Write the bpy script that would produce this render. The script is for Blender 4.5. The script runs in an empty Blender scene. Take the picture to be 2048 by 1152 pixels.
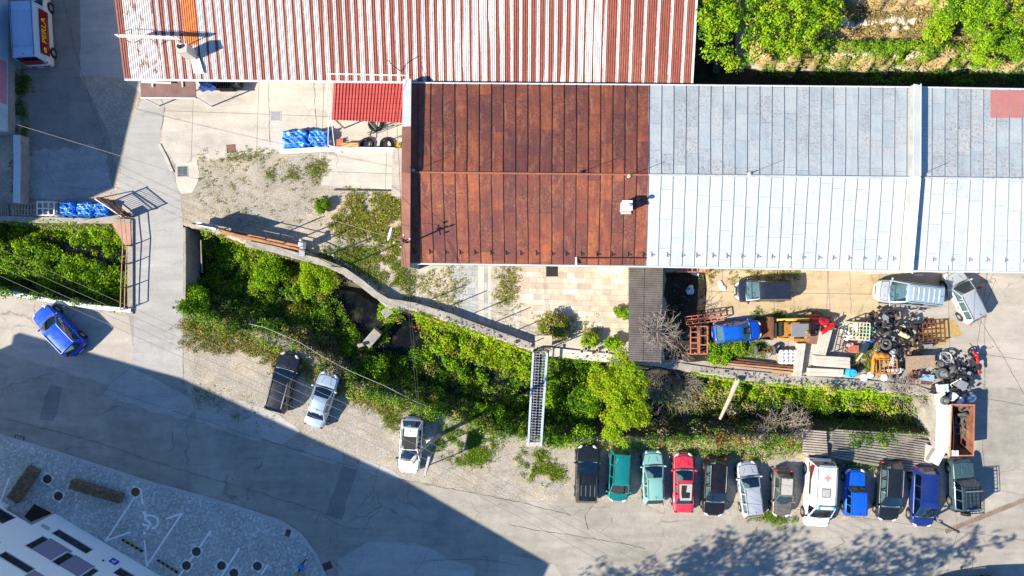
import bpy, math, random
import numpy as np
from mathutils import Vector, Matrix, Quaternion
random.seed(7); RS = np.random.RandomState(11)
C = bpy.context.scene.collection
SC = bpy.context.scene
# ---------------------------------------------------------------- camera, sky, sun, exposure
S, H = 25.0, 55.0                     # photo pixels per metre on the ground, flying height
cam = bpy.data.objects.new('camera', bpy.data.cameras.new('camera')); C.objects.link(cam)
cam.location = (0, 0, H); cam.rotation_euler = (0, 0, 0)
cam.data.sensor_width = 36; cam.data.lens = 36*H/(2048/S)
cam.data.clip_start = 1; cam.data.clip_end = 2000
SC.camera = cam
SUN_EL, SUN_AZ = math.radians(36), math.radians(247.5)
wd = bpy.data.worlds.new('World'); SC.world = wd; wd.use_nodes = True
_nt = wd.node_tree; _bg = _nt.nodes['Background']
_sk = _nt.nodes.new('ShaderNodeTexSky'); _sk.sky_type = 'NISHITA'; _sk.sun_disc = False
_sk.sun_elevation = SUN_EL; _sk.sun_rotation = SUN_AZ; _sk.ozone_density = 3.0; _sk.air_density = 1.0; _sk.dust_density = 0.3
_tn = _nt.nodes.new('ShaderNodeMix'); _tn.data_type = 'RGBA'; _tn.blend_type = 'MULTIPLY'; _tn.inputs[0].default_value = 1.0; _tn.inputs[7].default_value = (.62, .96, 1.27, 1)
_nt.links.new(_sk.outputs[0], _tn.inputs[6]); _nt.links.new(_tn.outputs[2], _bg.inputs[0]); _bg.inputs[1].default_value = 0.077
sl = bpy.data.lights.new('sun', 'SUN'); sl.energy = 5.0; sl.angle = math.radians(0.5); sl.color = (1.0, 0.90, 0.72)
so = bpy.data.objects.new('sun', sl); C.objects.link(so)
_d = Vector((math.cos(SUN_EL)*0.924, math.cos(SUN_EL)*0.383, -math.sin(SUN_EL)))
so.rotation_euler = _d.to_track_quat('-Z', 'Y').to_euler(); so.location = (-60, -30, 60)
SC.view_settings.view_transform = 'Standard'; SC.view_settings.look = 'None'
SC.view_settings.exposure = 0.95; SC.view_settings.gamma = 1.0
SC.cycles.max_bounces = 6; SC.cycles.transparent_max_bounces = 12

def W(px, py, z=0.0):
    """the place seen at a photo pixel, for a thing whose height above the ground is z"""
    k = (H-z)/H/S
    return Vector(((px-1024)*k, (576-py)*k, z))
# ---------------------------------------------------------------- mesh building
class MB:
    def __init__(s): s.v = []; s.f = []; s.m = []; s.cur = 0
    def add(s, vs, fs):
        o = len(s.v); s.v += [tuple(v) for v in vs]; s.f += [tuple(i+o for i in f) for f in fs]; s.m += [s.cur]*len(fs); return s
    def box(s, c, d, rz=0, M=None, top=1.0):
        x, y, z = d[0]/2, d[1]/2, d[2]/2
        R = M if M is not None else Matrix.Rotation(rz, 3, 'Z')
        vs = [(-x,-y,-z),(x,-y,-z),(x,y,-z),(-x,y,-z),(-x*top,-y*top,z),(x*top,-y*top,z),(x*top,y*top,z),(-x*top,y*top,z)]
        c = Vector(c)
        return s.add([c+R@Vector(v) for v in vs], [(3,2,1,0),(4,5,6,7),(0,1,5,4),(1,2,6,5),(2,3,7,6),(3,0,4,7)])
    def bar(s, a, b, w, h=None):                     # a square bar from a to b
        a, b = Vector(a), Vector(b); d = b-a; l = d.length
        if l < 1e-6: return s
        return s.box((a+b)/2, (l, w, h or w), M=d.to_track_quat('X', 'Z').to_matrix())
    def cyl(s, a, b, r0, r1=None, n=10, cap=True):
        return s.tube([a, b], [r0, r0 if r1 is None else r1], n, cap)
    def tube(s, pts, r, n=6, cap=True):
        pts = [Vector(p) for p in pts]; k = len(pts)
        rs = r if isinstance(r, (list, tuple)) else [r]*k
        vs = []; fs = []; up = None
        for i, p in enumerate(pts):
            t = (pts[min(i+1, k-1)]-pts[max(i-1, 0)])
            t = t.normalized() if t.length > 1e-9 else Vector((0, 0, 1))
            if up is None: up = Vector((1, 0, 0)) if abs(t.z) > .7 else Vector((0, 0, 1))
            a = t.cross(up)
            if a.length < 1e-4: a = t.orthogonal()
            a.normalize(); b = a.cross(t)
            for j in range(n):
                q = 2*math.pi*j/n; vs.append(p+(a*math.cos(q)+b*math.sin(q))*rs[i])
        for i in range(k-1):
            for j in range(n):
                fs.append((i*n+j, i*n+(j+1) % n, (i+1)*n+(j+1) % n, (i+1)*n+j))
        if cap: fs.append(tuple(range(n))[::-1]); fs.append(tuple((k-1)*n+j for j in range(n)))
        return s.add(vs, fs)
    def prism(s, pts, z0, z1):                       # flat outline (x, y) raised from z0 to z1
        n = len(pts); a = sum(pts[i][0]*pts[(i+1) % n][1]-pts[(i+1) % n][0]*pts[i][1] for i in range(n))
        if a < 0: pts = pts[::-1]
        vs = [(p[0], p[1], z0) for p in pts]+[(p[0], p[1], z1) for p in pts]
        fs = [tuple(range(n))[::-1], tuple(range(n, 2*n))]+[(i, (i+1) % n, n+(i+1) % n, n+i) for i in range(n)]
        return s.add(vs, fs)
    def torus(s, c, R, r, M=None, n=24, m=8):
        M = M or Matrix.Identity(3); c = Vector(c); vs = []; fs = []
        for i in range(n):
            a = 2*math.pi*i/n
            for j in range(m):
                b = 2*math.pi*j/m; q = R+r*math.cos(b)
                vs.append(c+M@Vector((q*math.cos(a), q*math.sin(a), r*1.05*math.sin(b))))
        for i in range(n):
            for j in range(m):
                fs.append((i*m+j, ((i+1) % n)*m+j, ((i+1) % n)*m+(j+1) % m, i*m+(j+1) % m))
        return s.add(vs, fs)
    def ball(s, c, r, n=14, m=8, M=None, jit=0):
        r = r if isinstance(r, (tuple, list)) else (r, r, r); c = Vector(c); M = M or Matrix.Identity(3); vs = []; fs = []
        for i in range(m+1):
            t = math.pi*i/m
            for j in range(n):
                p = 2*math.pi*j/n; k = 1+(random.uniform(-jit, jit) if jit else 0)
                vs.append(c+M@Vector((k*r[0]*math.sin(t)*math.cos(p), k*r[1]*math.sin(t)*math.sin(p), k*r[2]*math.cos(t))))
        for i in range(m):
            for j in range(n):
                fs.append((i*n+j, (i+1)*n+j, (i+1)*n+(j+1) % n, i*n+(j+1) % n))
        return s.add(vs, fs)
    def wallpath(s, pts, w, z0, z1):                 # a wall of width w along ground points; z1 may be a list
        pts = [Vector((p[0], p[1])) for p in pts]; k = len(pts); L = []; R = []
        zt = z1 if isinstance(z1, (list, tuple)) else [z1]*k
        for i in range(k):
            d = pts[min(i+1, k-1)]-pts[max(i-1, 0)]; d.normalize(); nrm = Vector((-d.y, d.x))*w/2
            L.append(pts[i]+nrm); R.append(pts[i]-nrm)
        vs = []
        for i in range(k): vs += [(*R[i], z0), (*L[i], z0), (*L[i], zt[i]), (*R[i], zt[i])]
        fs = []
        for i in range(k-1):
            a, b = 4*i, 4*i+4
            for j in range(4): fs.append((a+j, a+(j+1) % 4, b+(j+1) % 4, b+j))
        fs += [(3, 2, 1, 0), (4*k-4, 4*k-3, 4*k-2, 4*k-1)]
        return s.add(vs, [f[::-1] for f in fs])
    def build(s, name, mat, parent=None, smooth=None, world=True, bevel=0, org=None):
        used = sorted({i for f in s.f for i in f})
        if len(used) < len(s.v):
            mp = {k: j for j, k in enumerate(used)}; s.v = [s.v[i] for i in used]; s.f = [tuple(mp[i] for i in f) for f in s.f]
        me = bpy.data.meshes.new(name)
        o = bpy.data.objects.new(name, me); C.objects.link(o)
        off = Vector((0, 0, 0))
        if parent is not None:
            o.parent = parent
            if world:
                q = parent
                while q is not None: off += q.location; q = q.parent
        elif org is not None: off = Vector(org); o.location = off
        elif world and s.v:
            a = np.array(s.v); off = Vector(((a[:, 0].min()+a[:, 0].max())/2, (a[:, 1].min()+a[:, 1].max())/2, a[:, 2].min())); o.location = off
        me.from_pydata([(v[0]-off.x, v[1]-off.y, v[2]-off.z) for v in s.v], [], s.f)
        for m in (mat if isinstance(mat, (list, tuple)) else [mat]): me.materials.append(m)
        if any(s.m): me.polygons.foreach_set('material_index', s.m)
        if smooth is not None:
            me.polygons.foreach_set('use_smooth', [True]*len(s.f)); me.set_sharp_from_angle(angle=math.radians(smooth))
        me.update()
        if bevel:
            b = o.modifiers.new('bevel', 'BEVEL'); b.width = bevel; b.segments = 2; b.limit_method = 'ANGLE'
        return o
def tag(o, label=None, cat=None, group=None, kind=None):
    if label: o['label'] = label
    if cat: o['category'] = cat
    if group: o['group'] = group
    if kind: o['kind'] = kind
    return o
def thing(name, label, cat, loc=(0, 0, 0), rz=0, group=None):
    o = bpy.data.objects.new(name, None); C.objects.link(o); o.empty_display_size = .3
    o.location = loc; o.rotation_euler = (0, 0, rz)
    return tag(o, label, cat, group)
def copy_tree(o, parent=None):
    c = o.copy(); C.objects.link(c)
    if parent is not None: c.parent = parent
    for ch in list(o.children): copy_tree(ch, c)
    return c
# ---------------------------------------------------------------- materials
class NT:
    def __init__(s, name, rough=.8, spec=.3, metal=0.0):
        s.mat = bpy.data.materials.new(name); s.mat.use_nodes = True; s.nt = s.mat.node_tree
        s.b = s.nt.nodes['Principled BSDF']; s.out = s.nt.nodes['Material Output']
        s.b.inputs['Roughness'].default_value = rough; s.b.inputs['Specular IOR Level'].default_value = spec; s.b.inputs['Metallic'].default_value = metal
        s._p = None
    def n(s, t, ins=None, **kw):
        k = s.nt.nodes.new('ShaderNode'+t)
        for a, v in kw.items(): setattr(k, a, v)
        for a, v in (ins or {}).items(): s.set(k.inputs[a], v)
        return k
    def set(s, sock, v):
        if isinstance(v, bpy.types.NodeSocket): s.nt.links.new(v, sock)
        elif isinstance(v, (tuple, list)) and sock.type == 'RGBA': sock.default_value = (*v, 1) if len(v) == 3 else v
        elif v is not None: sock.default_value = v
    def pos(s, kind='world'):
        if kind == 'world':
            if s._p is None: s._p = s.n('NewGeometry').outputs['Position']
            return s._p
        return s.n('TexCoord').outputs[kind]
    def noise(s, scale, detail=5, rough=.6, vec=None, dist=0):
        return s.n('TexNoise', {'Vector': vec if vec is not None else s.pos(), 'Scale': scale, 'Detail': detail, 'Roughness': rough, 'Distortion': dist}).outputs[0]
    def voro(s, scale, vec=None, feature='F1', out=0):
        return s.n('TexVoronoi', {'Vector': vec if vec is not None else s.pos(), 'Scale': scale}, feature=feature).outputs[out]
    def ramp(s, fac, stops, const=False):
        r = s.n('ValToRGB', {0: fac}); e = r.color_ramp.elements
        if const: r.color_ramp.interpolation = 'CONSTANT'
        while len(e) < len(stops): e.new(.5)
        for k, (p, c) in zip(e, stops):
            k.position = p; k.color = (*c, 1) if isinstance(c, (tuple, list)) else (c, c, c, 1)
        return r.outputs[0]
    def mix(s, f, a, b, mode='MIX'):
        m = s.n('Mix', data_type='RGBA', blend_type=mode); s.set(m.inputs[0], f); s.set(m.inputs[6], a); s.set(m.inputs[7], b)
        return m.outputs[2]
    def math(s, op, a, b=None, c=None):
        m = s.n('Math', operation=op)
        for i, v in enumerate((a, b, c)):
            if v is not None: s.set(m.inputs[i], v)
        return m.outputs[0]
    def vmul(s, vec, v): return s.n('VectorMath', {0: vec, 1: v}, operation='MULTIPLY').outputs[0]
    def rot(s, vec, deg, sc=(1, 1, 1)): return s.n('Mapping', {0: vec, 'Rotation': (0, 0, math.radians(deg)), 'Scale': sc}).outputs[0]
    def sep(s, vec):
        q = s.n('SeparateXYZ', {0: vec}).outputs; return q[0], q[1], q[2]
    def comb(s, x, y, z=0): return s.n('CombineXYZ', {0: x, 1: y, 2: z}).outputs[0]
    def white(s, vec): return s.n('TexWhiteNoise', {0: vec}).outputs[0]
    def col(s, c): s.set(s.b.inputs['Base Color'], c); return s
    def bump(s, h, st=.5, d=.02):
        k = s.n('Bump', {'Strength': st, 'Distance': d, 'Height': h}); s.set(s.b.inputs['Normal'], k.outputs[0]); return s
def surf(name, c1, c2, scale=.4, fine=12, fst=.35, rough=.85, bump=.4, bd=.01, spec=.25, metal=0, vec='world', spots=None):
    """two-tone weathered surface with fine grain"""
    t = NT(name, rough, spec, metal); p = t.pos(vec)
    a = t.ramp(t.noise(scale, 6, .65, p), [(.32, c1), (.68, c2)])
    g = t.noise(fine, 6, .7, p)
    c = t.mix(fst, a, t.ramp(g, [(.25, .12), (.5, .5), (.75, .95)]), 'OVERLAY')
    if spots:
        c = t.mix(t.ramp(t.noise(spots[1], 4, .7, p), [(spots[2], 0), (spots[2]+.06, spots[3])]), c, spots[0])
    t.col(c)
    if bump: t.bump(g, bump, bd)
    return t.mat
def flat(name, c, rough=.6, spec=.4, metal=0, var=.12, scale=5, bump=.1):
    return surf(name, tuple(x*(1-var) for x in c), tuple(min(1, x*(1+var)) for x in c), scale, scale*9, .18, rough, bump, .004, spec, metal, 'Object')
def leafm(name, cs, tr=.35):
    t = NT(name, .8, .08); r = t.n('NewGeometry').outputs['Random Per Island']
    c = t.ramp(r, [(i/max(1, len(cs)-1), q) for i, q in enumerate(cs)])
    t.col(c)
    tl = t.n('BsdfTranslucent', {0: t.mix(1.0, c, (1.0, .95, .45), 'MULTIPLY')})
    mx = t.n('MixShader', {0: tr, 1: t.b.outputs[0], 2: tl.outputs[0]})
    t.nt.links.new(mx.outputs[0], t.out.inputs[0]); return t.mat
LF = dict(
    bright=leafm('leaves_bright', [(.18, .40, .014), (.30, .54, .02), (.42, .60, .024), (.10, .26, .012)]),
    yellow=leafm('leaves_yellow', [(.36, .50, .016), (.46, .56, .022), (.26, .42, .014), (.42, .46, .03)]),
    mid=leafm('leaves_mid', [(.10, .26, .015), (.18, .37, .02), (.25, .42, .026), (.06, .17, .012)]),
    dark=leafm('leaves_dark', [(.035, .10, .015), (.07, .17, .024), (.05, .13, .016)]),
    olive=leafm('leaves_olive', [(.24, .28, .05), (.33, .35, .07), (.17, .21, .04)]),
    dry=leafm('leaves_dry', [(.42, .31, .13), (.55, .43, .20), (.32, .23, .09)], .2),
    rust=leafm('leaves_rust', [(.42, .16, .04), (.28, .10, .03), (.5, .26, .07)], .25),
    twig=leafm('leaves_twig', [(.24, .20, .15), (.34, .30, .24), (.14, .11, .08)], .05))
def lm(*k): return [LF[q] for q in k]
GRAVEL_C = None
def ground_mat():
    t = NT('ground_soil_gravel', .95, .15); p = t.pos()
    big = t.noise(.11, 5, .6); mid = t.noise(.9, 6, .7); fine = t.noise(9, 5, .75); st = t.voro(7)
    g = t.ramp(big, [(.35, (.47, .41, .33)), (.5, (.38, .36, .33)), (.62, (.55, .47, .37))])
    g = t.mix(t.ramp(mid, [(.40, 0), (.66, .55)]), g, (.25, .21, .15))
    g = t.mix(.55, g, t.ramp(fine, [(.28, .1), (.5, .5), (.72, .92)]), 'OVERLAY')
    g = t.mix(.35, g, t.ramp(st, [(.1, .75), (.5, .35)]), 'OVERLAY')
    x, y, z = t.sep(p)
    soil = t.ramp(mid, [(.3, (.05, .042, .03)), (.7, (.12, .10, .07))])
    bed = t.math('LESS_THAN', z, t.math('MULTIPLY_ADD', mid, .5, -.45))
    g = t.mix(bed, g, soil)
    hillc = t.ramp(t.noise(1.6, 6, .75), [(.3, (.20, .16, .08)), (.5, (.42, .30, .15)), (.7, (.50, .42, .27))])
    hillc = t.mix(.5, hillc, t.ramp(fine, [(.28, .1), (.5, .5), (.72, .9)]), 'OVERLAY')
    g = t.mix(t.math('GREATER_THAN', z, t.math('MULTIPLY_ADD', mid, .6, .1)), g, hillc)
    t.col(g); t.bump(fine, .8, .04); return t.mat
def paved(name, c1, c2, crack=.5, slab=None, stain=None, fine=7, fst=.3):
    """old asphalt or concrete: blotches, grain, cracks, optional slab joints"""
    t = NT(name, .88, .25); p = t.pos()
    big = t.noise(.22, 6, .62); med = t.noise(1.3, 6, .7); fn = t.noise(fine*3, 4, .7)
    c = t.ramp(t.math('MULTIPLY_ADD', med, .4, t.math('MULTIPLY', big, .6)), [(.36, c1), (.64, c2)])
    c = t.mix(fst, c, t.ramp(fn, [(.3, .15), (.5, .5), (.7, .88)]), 'OVERLAY')
    wear = t.noise(.55, 5, .65, t.rot(p, 16, (.35, 2.2, 1)), .6); c = t.mix(.34, c, t.ramp(wear, [(.32, .30), (.5, .5), (.68, .66)]), 'OVERLAY')
    c = t.mix(t.ramp(t.noise(2.6, 5, .75), [(.58, 0), (.74, .30)]), c, tuple(q*.6 for q in c1))
    if stain: c = t.mix(t.ramp(t.noise(.5, 5, .7, t.vmul(p, (1, 1.6, 1))), [(.56, 0), (.7, .6)]), c, stain)
    if crack:
        w = t.n('VectorMath', {0: p, 1: t.n('VectorMath', {0: t.n('TexNoise', {'Vector': p, 'Scale': .9, 'Detail': 5.0}).outputs[1], 1: (1.6, 1.6, 0)}, operation='MULTIPLY').outputs[0]}, operation='ADD').outputs[0]
        cr = t.n('TexVoronoi', {'Vector': w, 'Scale': .16}, feature='DISTANCE_TO_EDGE').outputs[0]
        m = t.math('MULTIPLY', t.ramp(cr, [(.0, .7), (.008, 0)]), t.ramp(t.noise(.3, 2), [(.45, 0), (.6, crack)]))
        c = t.mix(m, c, (.06, .055, .05))
    if slab:
        q = t.rot(p, slab[2]); b = t.n('TexBrick', {'Vector': q, 'Color1': (1, 1, 1), 'Color2': (.88, .88, .88), 'Mortar': (.35, .33, .3), 'Scale': 1.0, 'Mortar Size': .025, 'Brick Width': slab[0], 'Row Height': slab[1]}, offset=0.0)
        c = t.mix(.8, c, b.outputs[0], 'MULTIPLY')
    t.col(c); t.bump(fn, .5, .008); return t.mat
M_ASPH = paved('old_asphalt', (.25, .235, .21), (.41, .375, .33), .8, fine=9, fst=.45)
M_DRIVE = paved('drive_asphalt', (.33, .325, .32), (.40, .395, .385), .3)
M_APRON = paved('apron_asphalt', (.36, .33, .295), (.46, .42, .375), .8)
M_PATCH = paved('asphalt_patch_light', (.34, .33, .31), (.46, .45, .43), .5, fst=.5)
M_DARKP = paved('asphalt_patch_dark', (.18, .175, .165), (.26, .25, .235), .1)
M_CONC = paved('forecourt_concrete', (.41, .39, .36), (.58, .54, .485), .7, (5.2, 4.4, 2))
M_CONC2 = paved('pale_concrete', (.48, .44, .39), (.60, .55, .49), .2)
M_YARD = paved('yard_slab', (.44, .34, .21), (.58, .47, .32), .5, (4.2, 6.5, 1), (.30, .20, .09))
M_YARD2 = paved('yard_concrete', (.36, .325, .285), (.46, .415, .365), .9, (7.5, 9, 8))
M_WALLC = surf('weathered_concrete', (.25, .23, .20), (.40, .37, .33), .8, 9, .4, .9, .6)
M_CURB = surf('kerb_concrete', (.42, .41, .40), (.52, .51, .50), 1.2, 14, .3)
M_WHITE = flat('white_paint', (.80, .80, .79), .5, .4)
M_BLACK = flat('black_rubber', (.022, .022, .023), .75, .3, 0, .25, 8)
M_DARK = flat('dark_metal', (.05, .05, .052), .5, .5, .3, .3)
M_STEEL = flat('galvanised_steel', (.48, .50, .52), .42, .5, .6, .1)
M_RUST = surf('rusty_steel', (.085, .04, .028), (.22, .095, .05), 1.6, 14, .5, .85, .5, .004, .2, 0, 'world')
M_RUSTL = surf('pale_rust', (.36, .20, .12), (.52, .33, .22), 1.6, 12, .4, .85, .4)
M_WOOD = surf('weathered_wood', (.26, .20, .14), (.42, .34, .25), 3, 20, .45, .9, .5)
M_GREYW = surf('grey_plank', (.46, .42, .36), (.60, .55, .48), 2, 16, .35, .9, .4)
M_SOIL_SHADE = surf('soil_and_shade', (.02, .018, .014), (.05, .045, .035), .7, 6, .5, 1)  # soil, and the shade painted onto courtyard and yard ground
M_SILV = flat('bright_metal', (.62, .63, .64), .3, .5, .8, .1)
M_BROWN = flat('brown_paint', (.20, .10, .085), .6, .3)
M_RED = flat('red_paint', (.50, .012, .02), .4, .5)
M_ORANGE = surf('orange_paint', (.34, .15, .04), (.58, .25, .035), 2.2, 12, .3, .6, .2)
M_YELLOW = surf('yellow_paint', (.44, .27, .05), (.66, .42, .05), 2.2, 12, .3, .6, .2)
M_CREAM = flat('cream_paint', (.60, .54, .32), .55, .4, 0, .15)
M_ROXIDE = surf('red_oxide_paint', (.45, .13, .075), (.58, .22, .14), 2, 14, .35, .7, .2)
M_TEALP = flat('teal_paint', (.05, .27, .23), .5, .4, 0, .2)
M_BLUEP = flat('blue_plastic', (.02, .20, .62), .35, .5, 0, .1)
M_CYANP = flat('cyan_plastic', (.03, .42, .72), .4, .5, 0, .1)
M_GOLD = flat('gold_lettering', (.80, .52, .04), .5, .3, 0, .03)
M_SKIN = flat('skin', (.42, .24, .17), .6, .3, 0, .04)
def tarp_mat():
    t = NT('blue_tarpaulin', .32, .6); p = t.pos()
    n = t.noise(1.5, 4, .6, p, .9)
    t.col(t.ramp(n, [(.34, (.006, .08, .55)), (.48, (.008, .20, .80)), (.60, (.02, .40, .90)), (.64, (.72, .76, .80)), (.72, (.78, .79, .80))]))
    t.bump(t.noise(4, 4, .6, p, 1.5), .8, .08); return t.mat
M_TARP = tarp_mat()
# ---------------------------------------------------------------- terrain
NX = [-1200, -80, 0, 120, 265, 365, 420, 490, 610, 680, 740, 775, 830, 900, 990, 1060, 1150, 1240, 1330, 1420, 1520, 1640, 1740, 1830, 1872]
NY = [380, 415, 440, 446, 446, 452, 462, 488, 522, 545, 585, 616, 622, 645, 676, 702, 718, 724, 735, 750, 765, 775, 782, 790, 795]
SX = [-1200, -80, 0, 100, 250, 365, 430, 520, 600, 650, 700, 760, 830, 900, 1000, 1060, 1130, 1350, 1580, 1620, 1872]
SY = [560, 568, 578, 596, 618, 622, 650, 672, 700, 740, 770, 795, 812, 842, 872, 880, 882, 880, 872, 866, 868]
def sst(x): x = np.clip(x, 0, 1); return x*x*(3-2*x)
def terr_px(px, py):
    px = np.asarray(px, float); py = np.asarray(py, float)
    dn = py-np.interp(px, NX, NY); ds = np.interp(px, SX, SY)-py
    de = 1880-px
    sw = np.interp(px, [0, 300, 420, 800, 1100, 1600, 1872], [10, 10, 70, 60, 50, 30, 14])
    z = -2.9*np.minimum(np.minimum(sst(dn/13), sst(ds/sw)), sst(de/12))
    f = sst((px-1470)/70); px = px+7*np.sin(py*.11+1.3); py = py+5*np.sin(px*.043)+4*np.sin(px*.13+2)+2.5*np.sin(px*.31)
    z = z+f*(2.1*sst((143-py)/15)+.4*sst((90-py)/40)+1.0*sst((48-py)/22)+1.5*sst((0-py)/150))
    return z
def terr(x, y): return terr_px(np.asarray(x)*S+1024, 576-np.asarray(y)*S)
def make_ground():
    xs = np.concatenate([[-12000, -4000, -1500, -500, -150], np.arange(-60, 2112, 6.0), [2200, 2600, 4000, 12000]])
    ys = np.concatenate([[-12000, -4000, -1200, -300], np.arange(-60, 1214, 6.0), [1300, 1700, 4000, 12000]])
    PX, PY = np.meshgrid(xs, ys); Z = terr_px(PX, PY)
    v = np.stack([(PX-1024)/S, (576-PY)/S, Z], -1).reshape(-1, 3); nx, ny = len(xs), len(ys)
    i = np.arange(ny-1)[:, None]*nx+np.arange(nx-1)[None]
    f = np.stack([i, i+nx, i+nx+1, i+1], -1).reshape(-1, 4)
    me = bpy.data.meshes.new('ground'); me.from_pydata(v.tolist(), [], f.tolist()); me.materials.append(ground_mat())
    me.polygons.foreach_set('use_smooth', [True]*len(f))
    o = bpy.data.objects.new('ground', me); C.objects.link(o); tag(o, kind='structure')
make_ground()
def rough_edge(poly, jit, step=14):
    out = []
    n = len(poly)
    for i in range(n):
        a, b = poly[i], poly[(i+1) % n]; l = math.hypot(b[0]-a[0], b[1]-a[1]); k = max(1, min(120, int(l/step)))
        for j in range(k):
            t = j/k; q = jit*(0 if j == 0 else 1)
            out.append((a[0]+(b[0]-a[0])*t+random.uniform(-q, q), a[1]+(b[1]-a[1])*t+random.uniform(-q, q)))
    return out
def sheet(name, poly, z, mat, jit=2.0, kind='structure'):
    pts = rough_edge(poly, jit) if jit else poly
    w = [W(p[0], p[1], 0) for p in pts]
    m = MB(); a = sum(w[i].x*w[(i+1) % len(w)].y-w[(i+1) % len(w)].x*w[i].y for i in range(len(w)))
    if a < 0: w = w[::-1]
    m.add([(p.x, p.y, z) for p in w], [tuple(range(len(w)))])
    o = m.build(name, mat)
    return tag(o, kind=kind) if kind else o
def ribbon(name, lines, wd_, z, mat):
    m = MB()
    for ln in lines:
        pts = []
        for i in range(len(ln)-1):
            a, b = ln[i], ln[i+1]; k = max(1, int(math.hypot(b[0]-a[0], b[1]-a[1])/9))
            for j in range(k): pts.append((a[0]+(b[0]-a[0])*j/k+random.uniform(-1.2, 1.2), a[1]+(b[1]-a[1])*j/k+random.uniform(-1.2, 1.2)))
        pts.append(ln[-1])
        for i in range(len(pts)-1):
            a, b = W(*pts[i]), W(*pts[i+1]); d = (b-a); d.z = 0
            if d.length < 1e-5: continue
            d.normalize(); nrm = Vector((-d.y, d.x, 0))*wd_*random.uniform(.5, 1.2)/2; e = d*.02
            zz = Vector((0, 0, z+.0004*(i % 2)))
            m.add([a-e-nrm+zz, b+e-nrm+zz, b+e+nrm+zz, a-e+nrm+zz], [(0, 1, 2, 3)])
    return tag(m.build(name, mat), kind='structure')
# roads, yards, paving laid on the ground
sheet('road', [(-1500, 575), (-10, 590), (120, 612), (258, 634), (365, 634), (366, 760), (395, 838), (560, 890), (815, 961), (1030, 1002), (1120, 1000), (1250, 1005), (1400, 1028), (1560, 1036), (1700, 1040), (1866, 1040), (1892, 1000), (1895, 930), (1905, 800), (1925, 770), (2900, 770), (2900, 2200), (-1500, 2200)], .006, M_ASPH, 2.5)
sheet('parking_apron', [(-1500, 572), (-10, 588), (120, 610), (258, 632), (268, 700), (262, 735), (215, 770), (120, 740), (-10, 700), (-1500, 660)], .012, M_APRON, 2)
sheet('yard', [(1760, 541), (2900, 541), (2900, 775), (1925, 775), (1880, 790), (1700, 770), (1560, 752), (1400, 735), (1330, 722), (1328, 541)], .010, M_YARD2, 1)
sheet('yard_slabs', [(1409, 541), (1762, 541), (1772, 600), (1745, 640), (1700, 640), (1560, 628), (1412, 632)], .016, M_YARD, 2.5)
sheet('yard_stain', [(1795, 655), (1850, 640), (1905, 640), (1925, 670), (1890, 690), (1840, 705), (1800, 690)], .016, surf('oil_stained_concrete', (.33, .22, .07), (.42, .30, .14), .5, 7, .4), 5)
sheet('yard_soil_shade', [(1330, 545), (1410, 545), (1412, 632), (1460, 690), (1440, 725), (1330, 720)], .016, M_SOIL_SHADE, 3)  # dark soil sheet that also paints in the ribbed shed's shade
sheet('driveway', [(236, 400), (252, 260), (300, 168), (300, 160), (160, 150), (145, -700), (235, -700), (320, -700), (320, 130), (330, 200), (318, 285), (345, 340), (362, 395), (366, 452), (270, 452), (240, 430)], .006, M_DRIVE, 1.5)
sheet('bridge_approach', [(268, 612), (365, 612), (366, 640), (366, 755), (262, 735), (268, 690)], .018, M_DRIVE, .6)
sheet('forecourt', [(248, 158), (820, 158), (820, 300), (660, 298), (560, 304), (400, 322), (352, 330), (330, 300), (322, 285), (330, 215), (300, 200)], .012, M_CONC, 1.5)
sheet('concrete_pad', [(640, 300), (790, 298), (785, 378), (680, 376), (640, 370)], .012, M_CONC, 2)
sheet('concrete_patch', [(352, 330), (395, 322), (400, 352), (385, 385), (362, 388), (352, 360)], .018, M_CONC2, 3)
sheet('back_yard', [(40, -700), (165, -700), (160, 150), (215, 262), (232, 330), (228, 380), (150, 395), (40, 405)], .008, paved('back_yard_asphalt', (.20, .19, .17), (.30, .285, .26), .9, fst=.5), 2)
sheet('back_yard_concrete', [(50, 300), (120, 300), (190, 290), (215, 310), (228, 380), (120, 400), (55, 395)], .014, paved('broken_concrete', (.27, .265, .26), (.42, .41, .40), 1.0, fst=.6), 6)
sheet('courtyard', [(1385, -60), (1560, -60), (1545, 100), (1600, 130), (2100, 140), (2100, 181), (1385, 168)], .008, M_SOIL_SHADE, 4)  # near-black ground colour paints in the shade of the court and north eaves
for i, (poly, m) in enumerate([
    ([(222, 765), (262, 735), (300, 752), (385, 800), (388, 822), (372, 838), (300, 822), (206, 788)], M_PATCH),
    ([(392, 822), (430, 812), (520, 865), (522, 882), (470, 870), (392, 842)], M_PATCH),
    ([(480, 800), (560, 830), (600, 862), (560, 890), (500, 870), (478, 840)], M_PATCH),
    ([(606, 902), (640, 893), (684, 905), (684, 925), (665, 928), (600, 908)], M_PATCH),
    ([(722, 915), (760, 930), (815, 958), (800, 958), (718, 938)], M_PATCH),
    ([(675, 1118), (740, 1083), (830, 1085), (890, 1112), (950, 1135), (955, 1300), (680, 1300)], M_PATCH),
    ([(100, 770), (126, 775), (108, 842), (80, 838)], M_DARKP),
    ([(686, 930), (716, 938), (684, 1040), (650, 1030)], M_DARKP),
    ([(1000, 1105), (1110, 1130), (1200, 1250), (990, 1250)], M_APRON),
    ([(168, 36), (240, 20), (246, 108), (192, 112)], M_DRIVE)]):
    sheet('road_patch', poly, .012+.004*(i % 2), m, 2.5)
M_CRK = flat('crack_filler', (.085, .08, .075), .95, .1, 0, .3)
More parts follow.
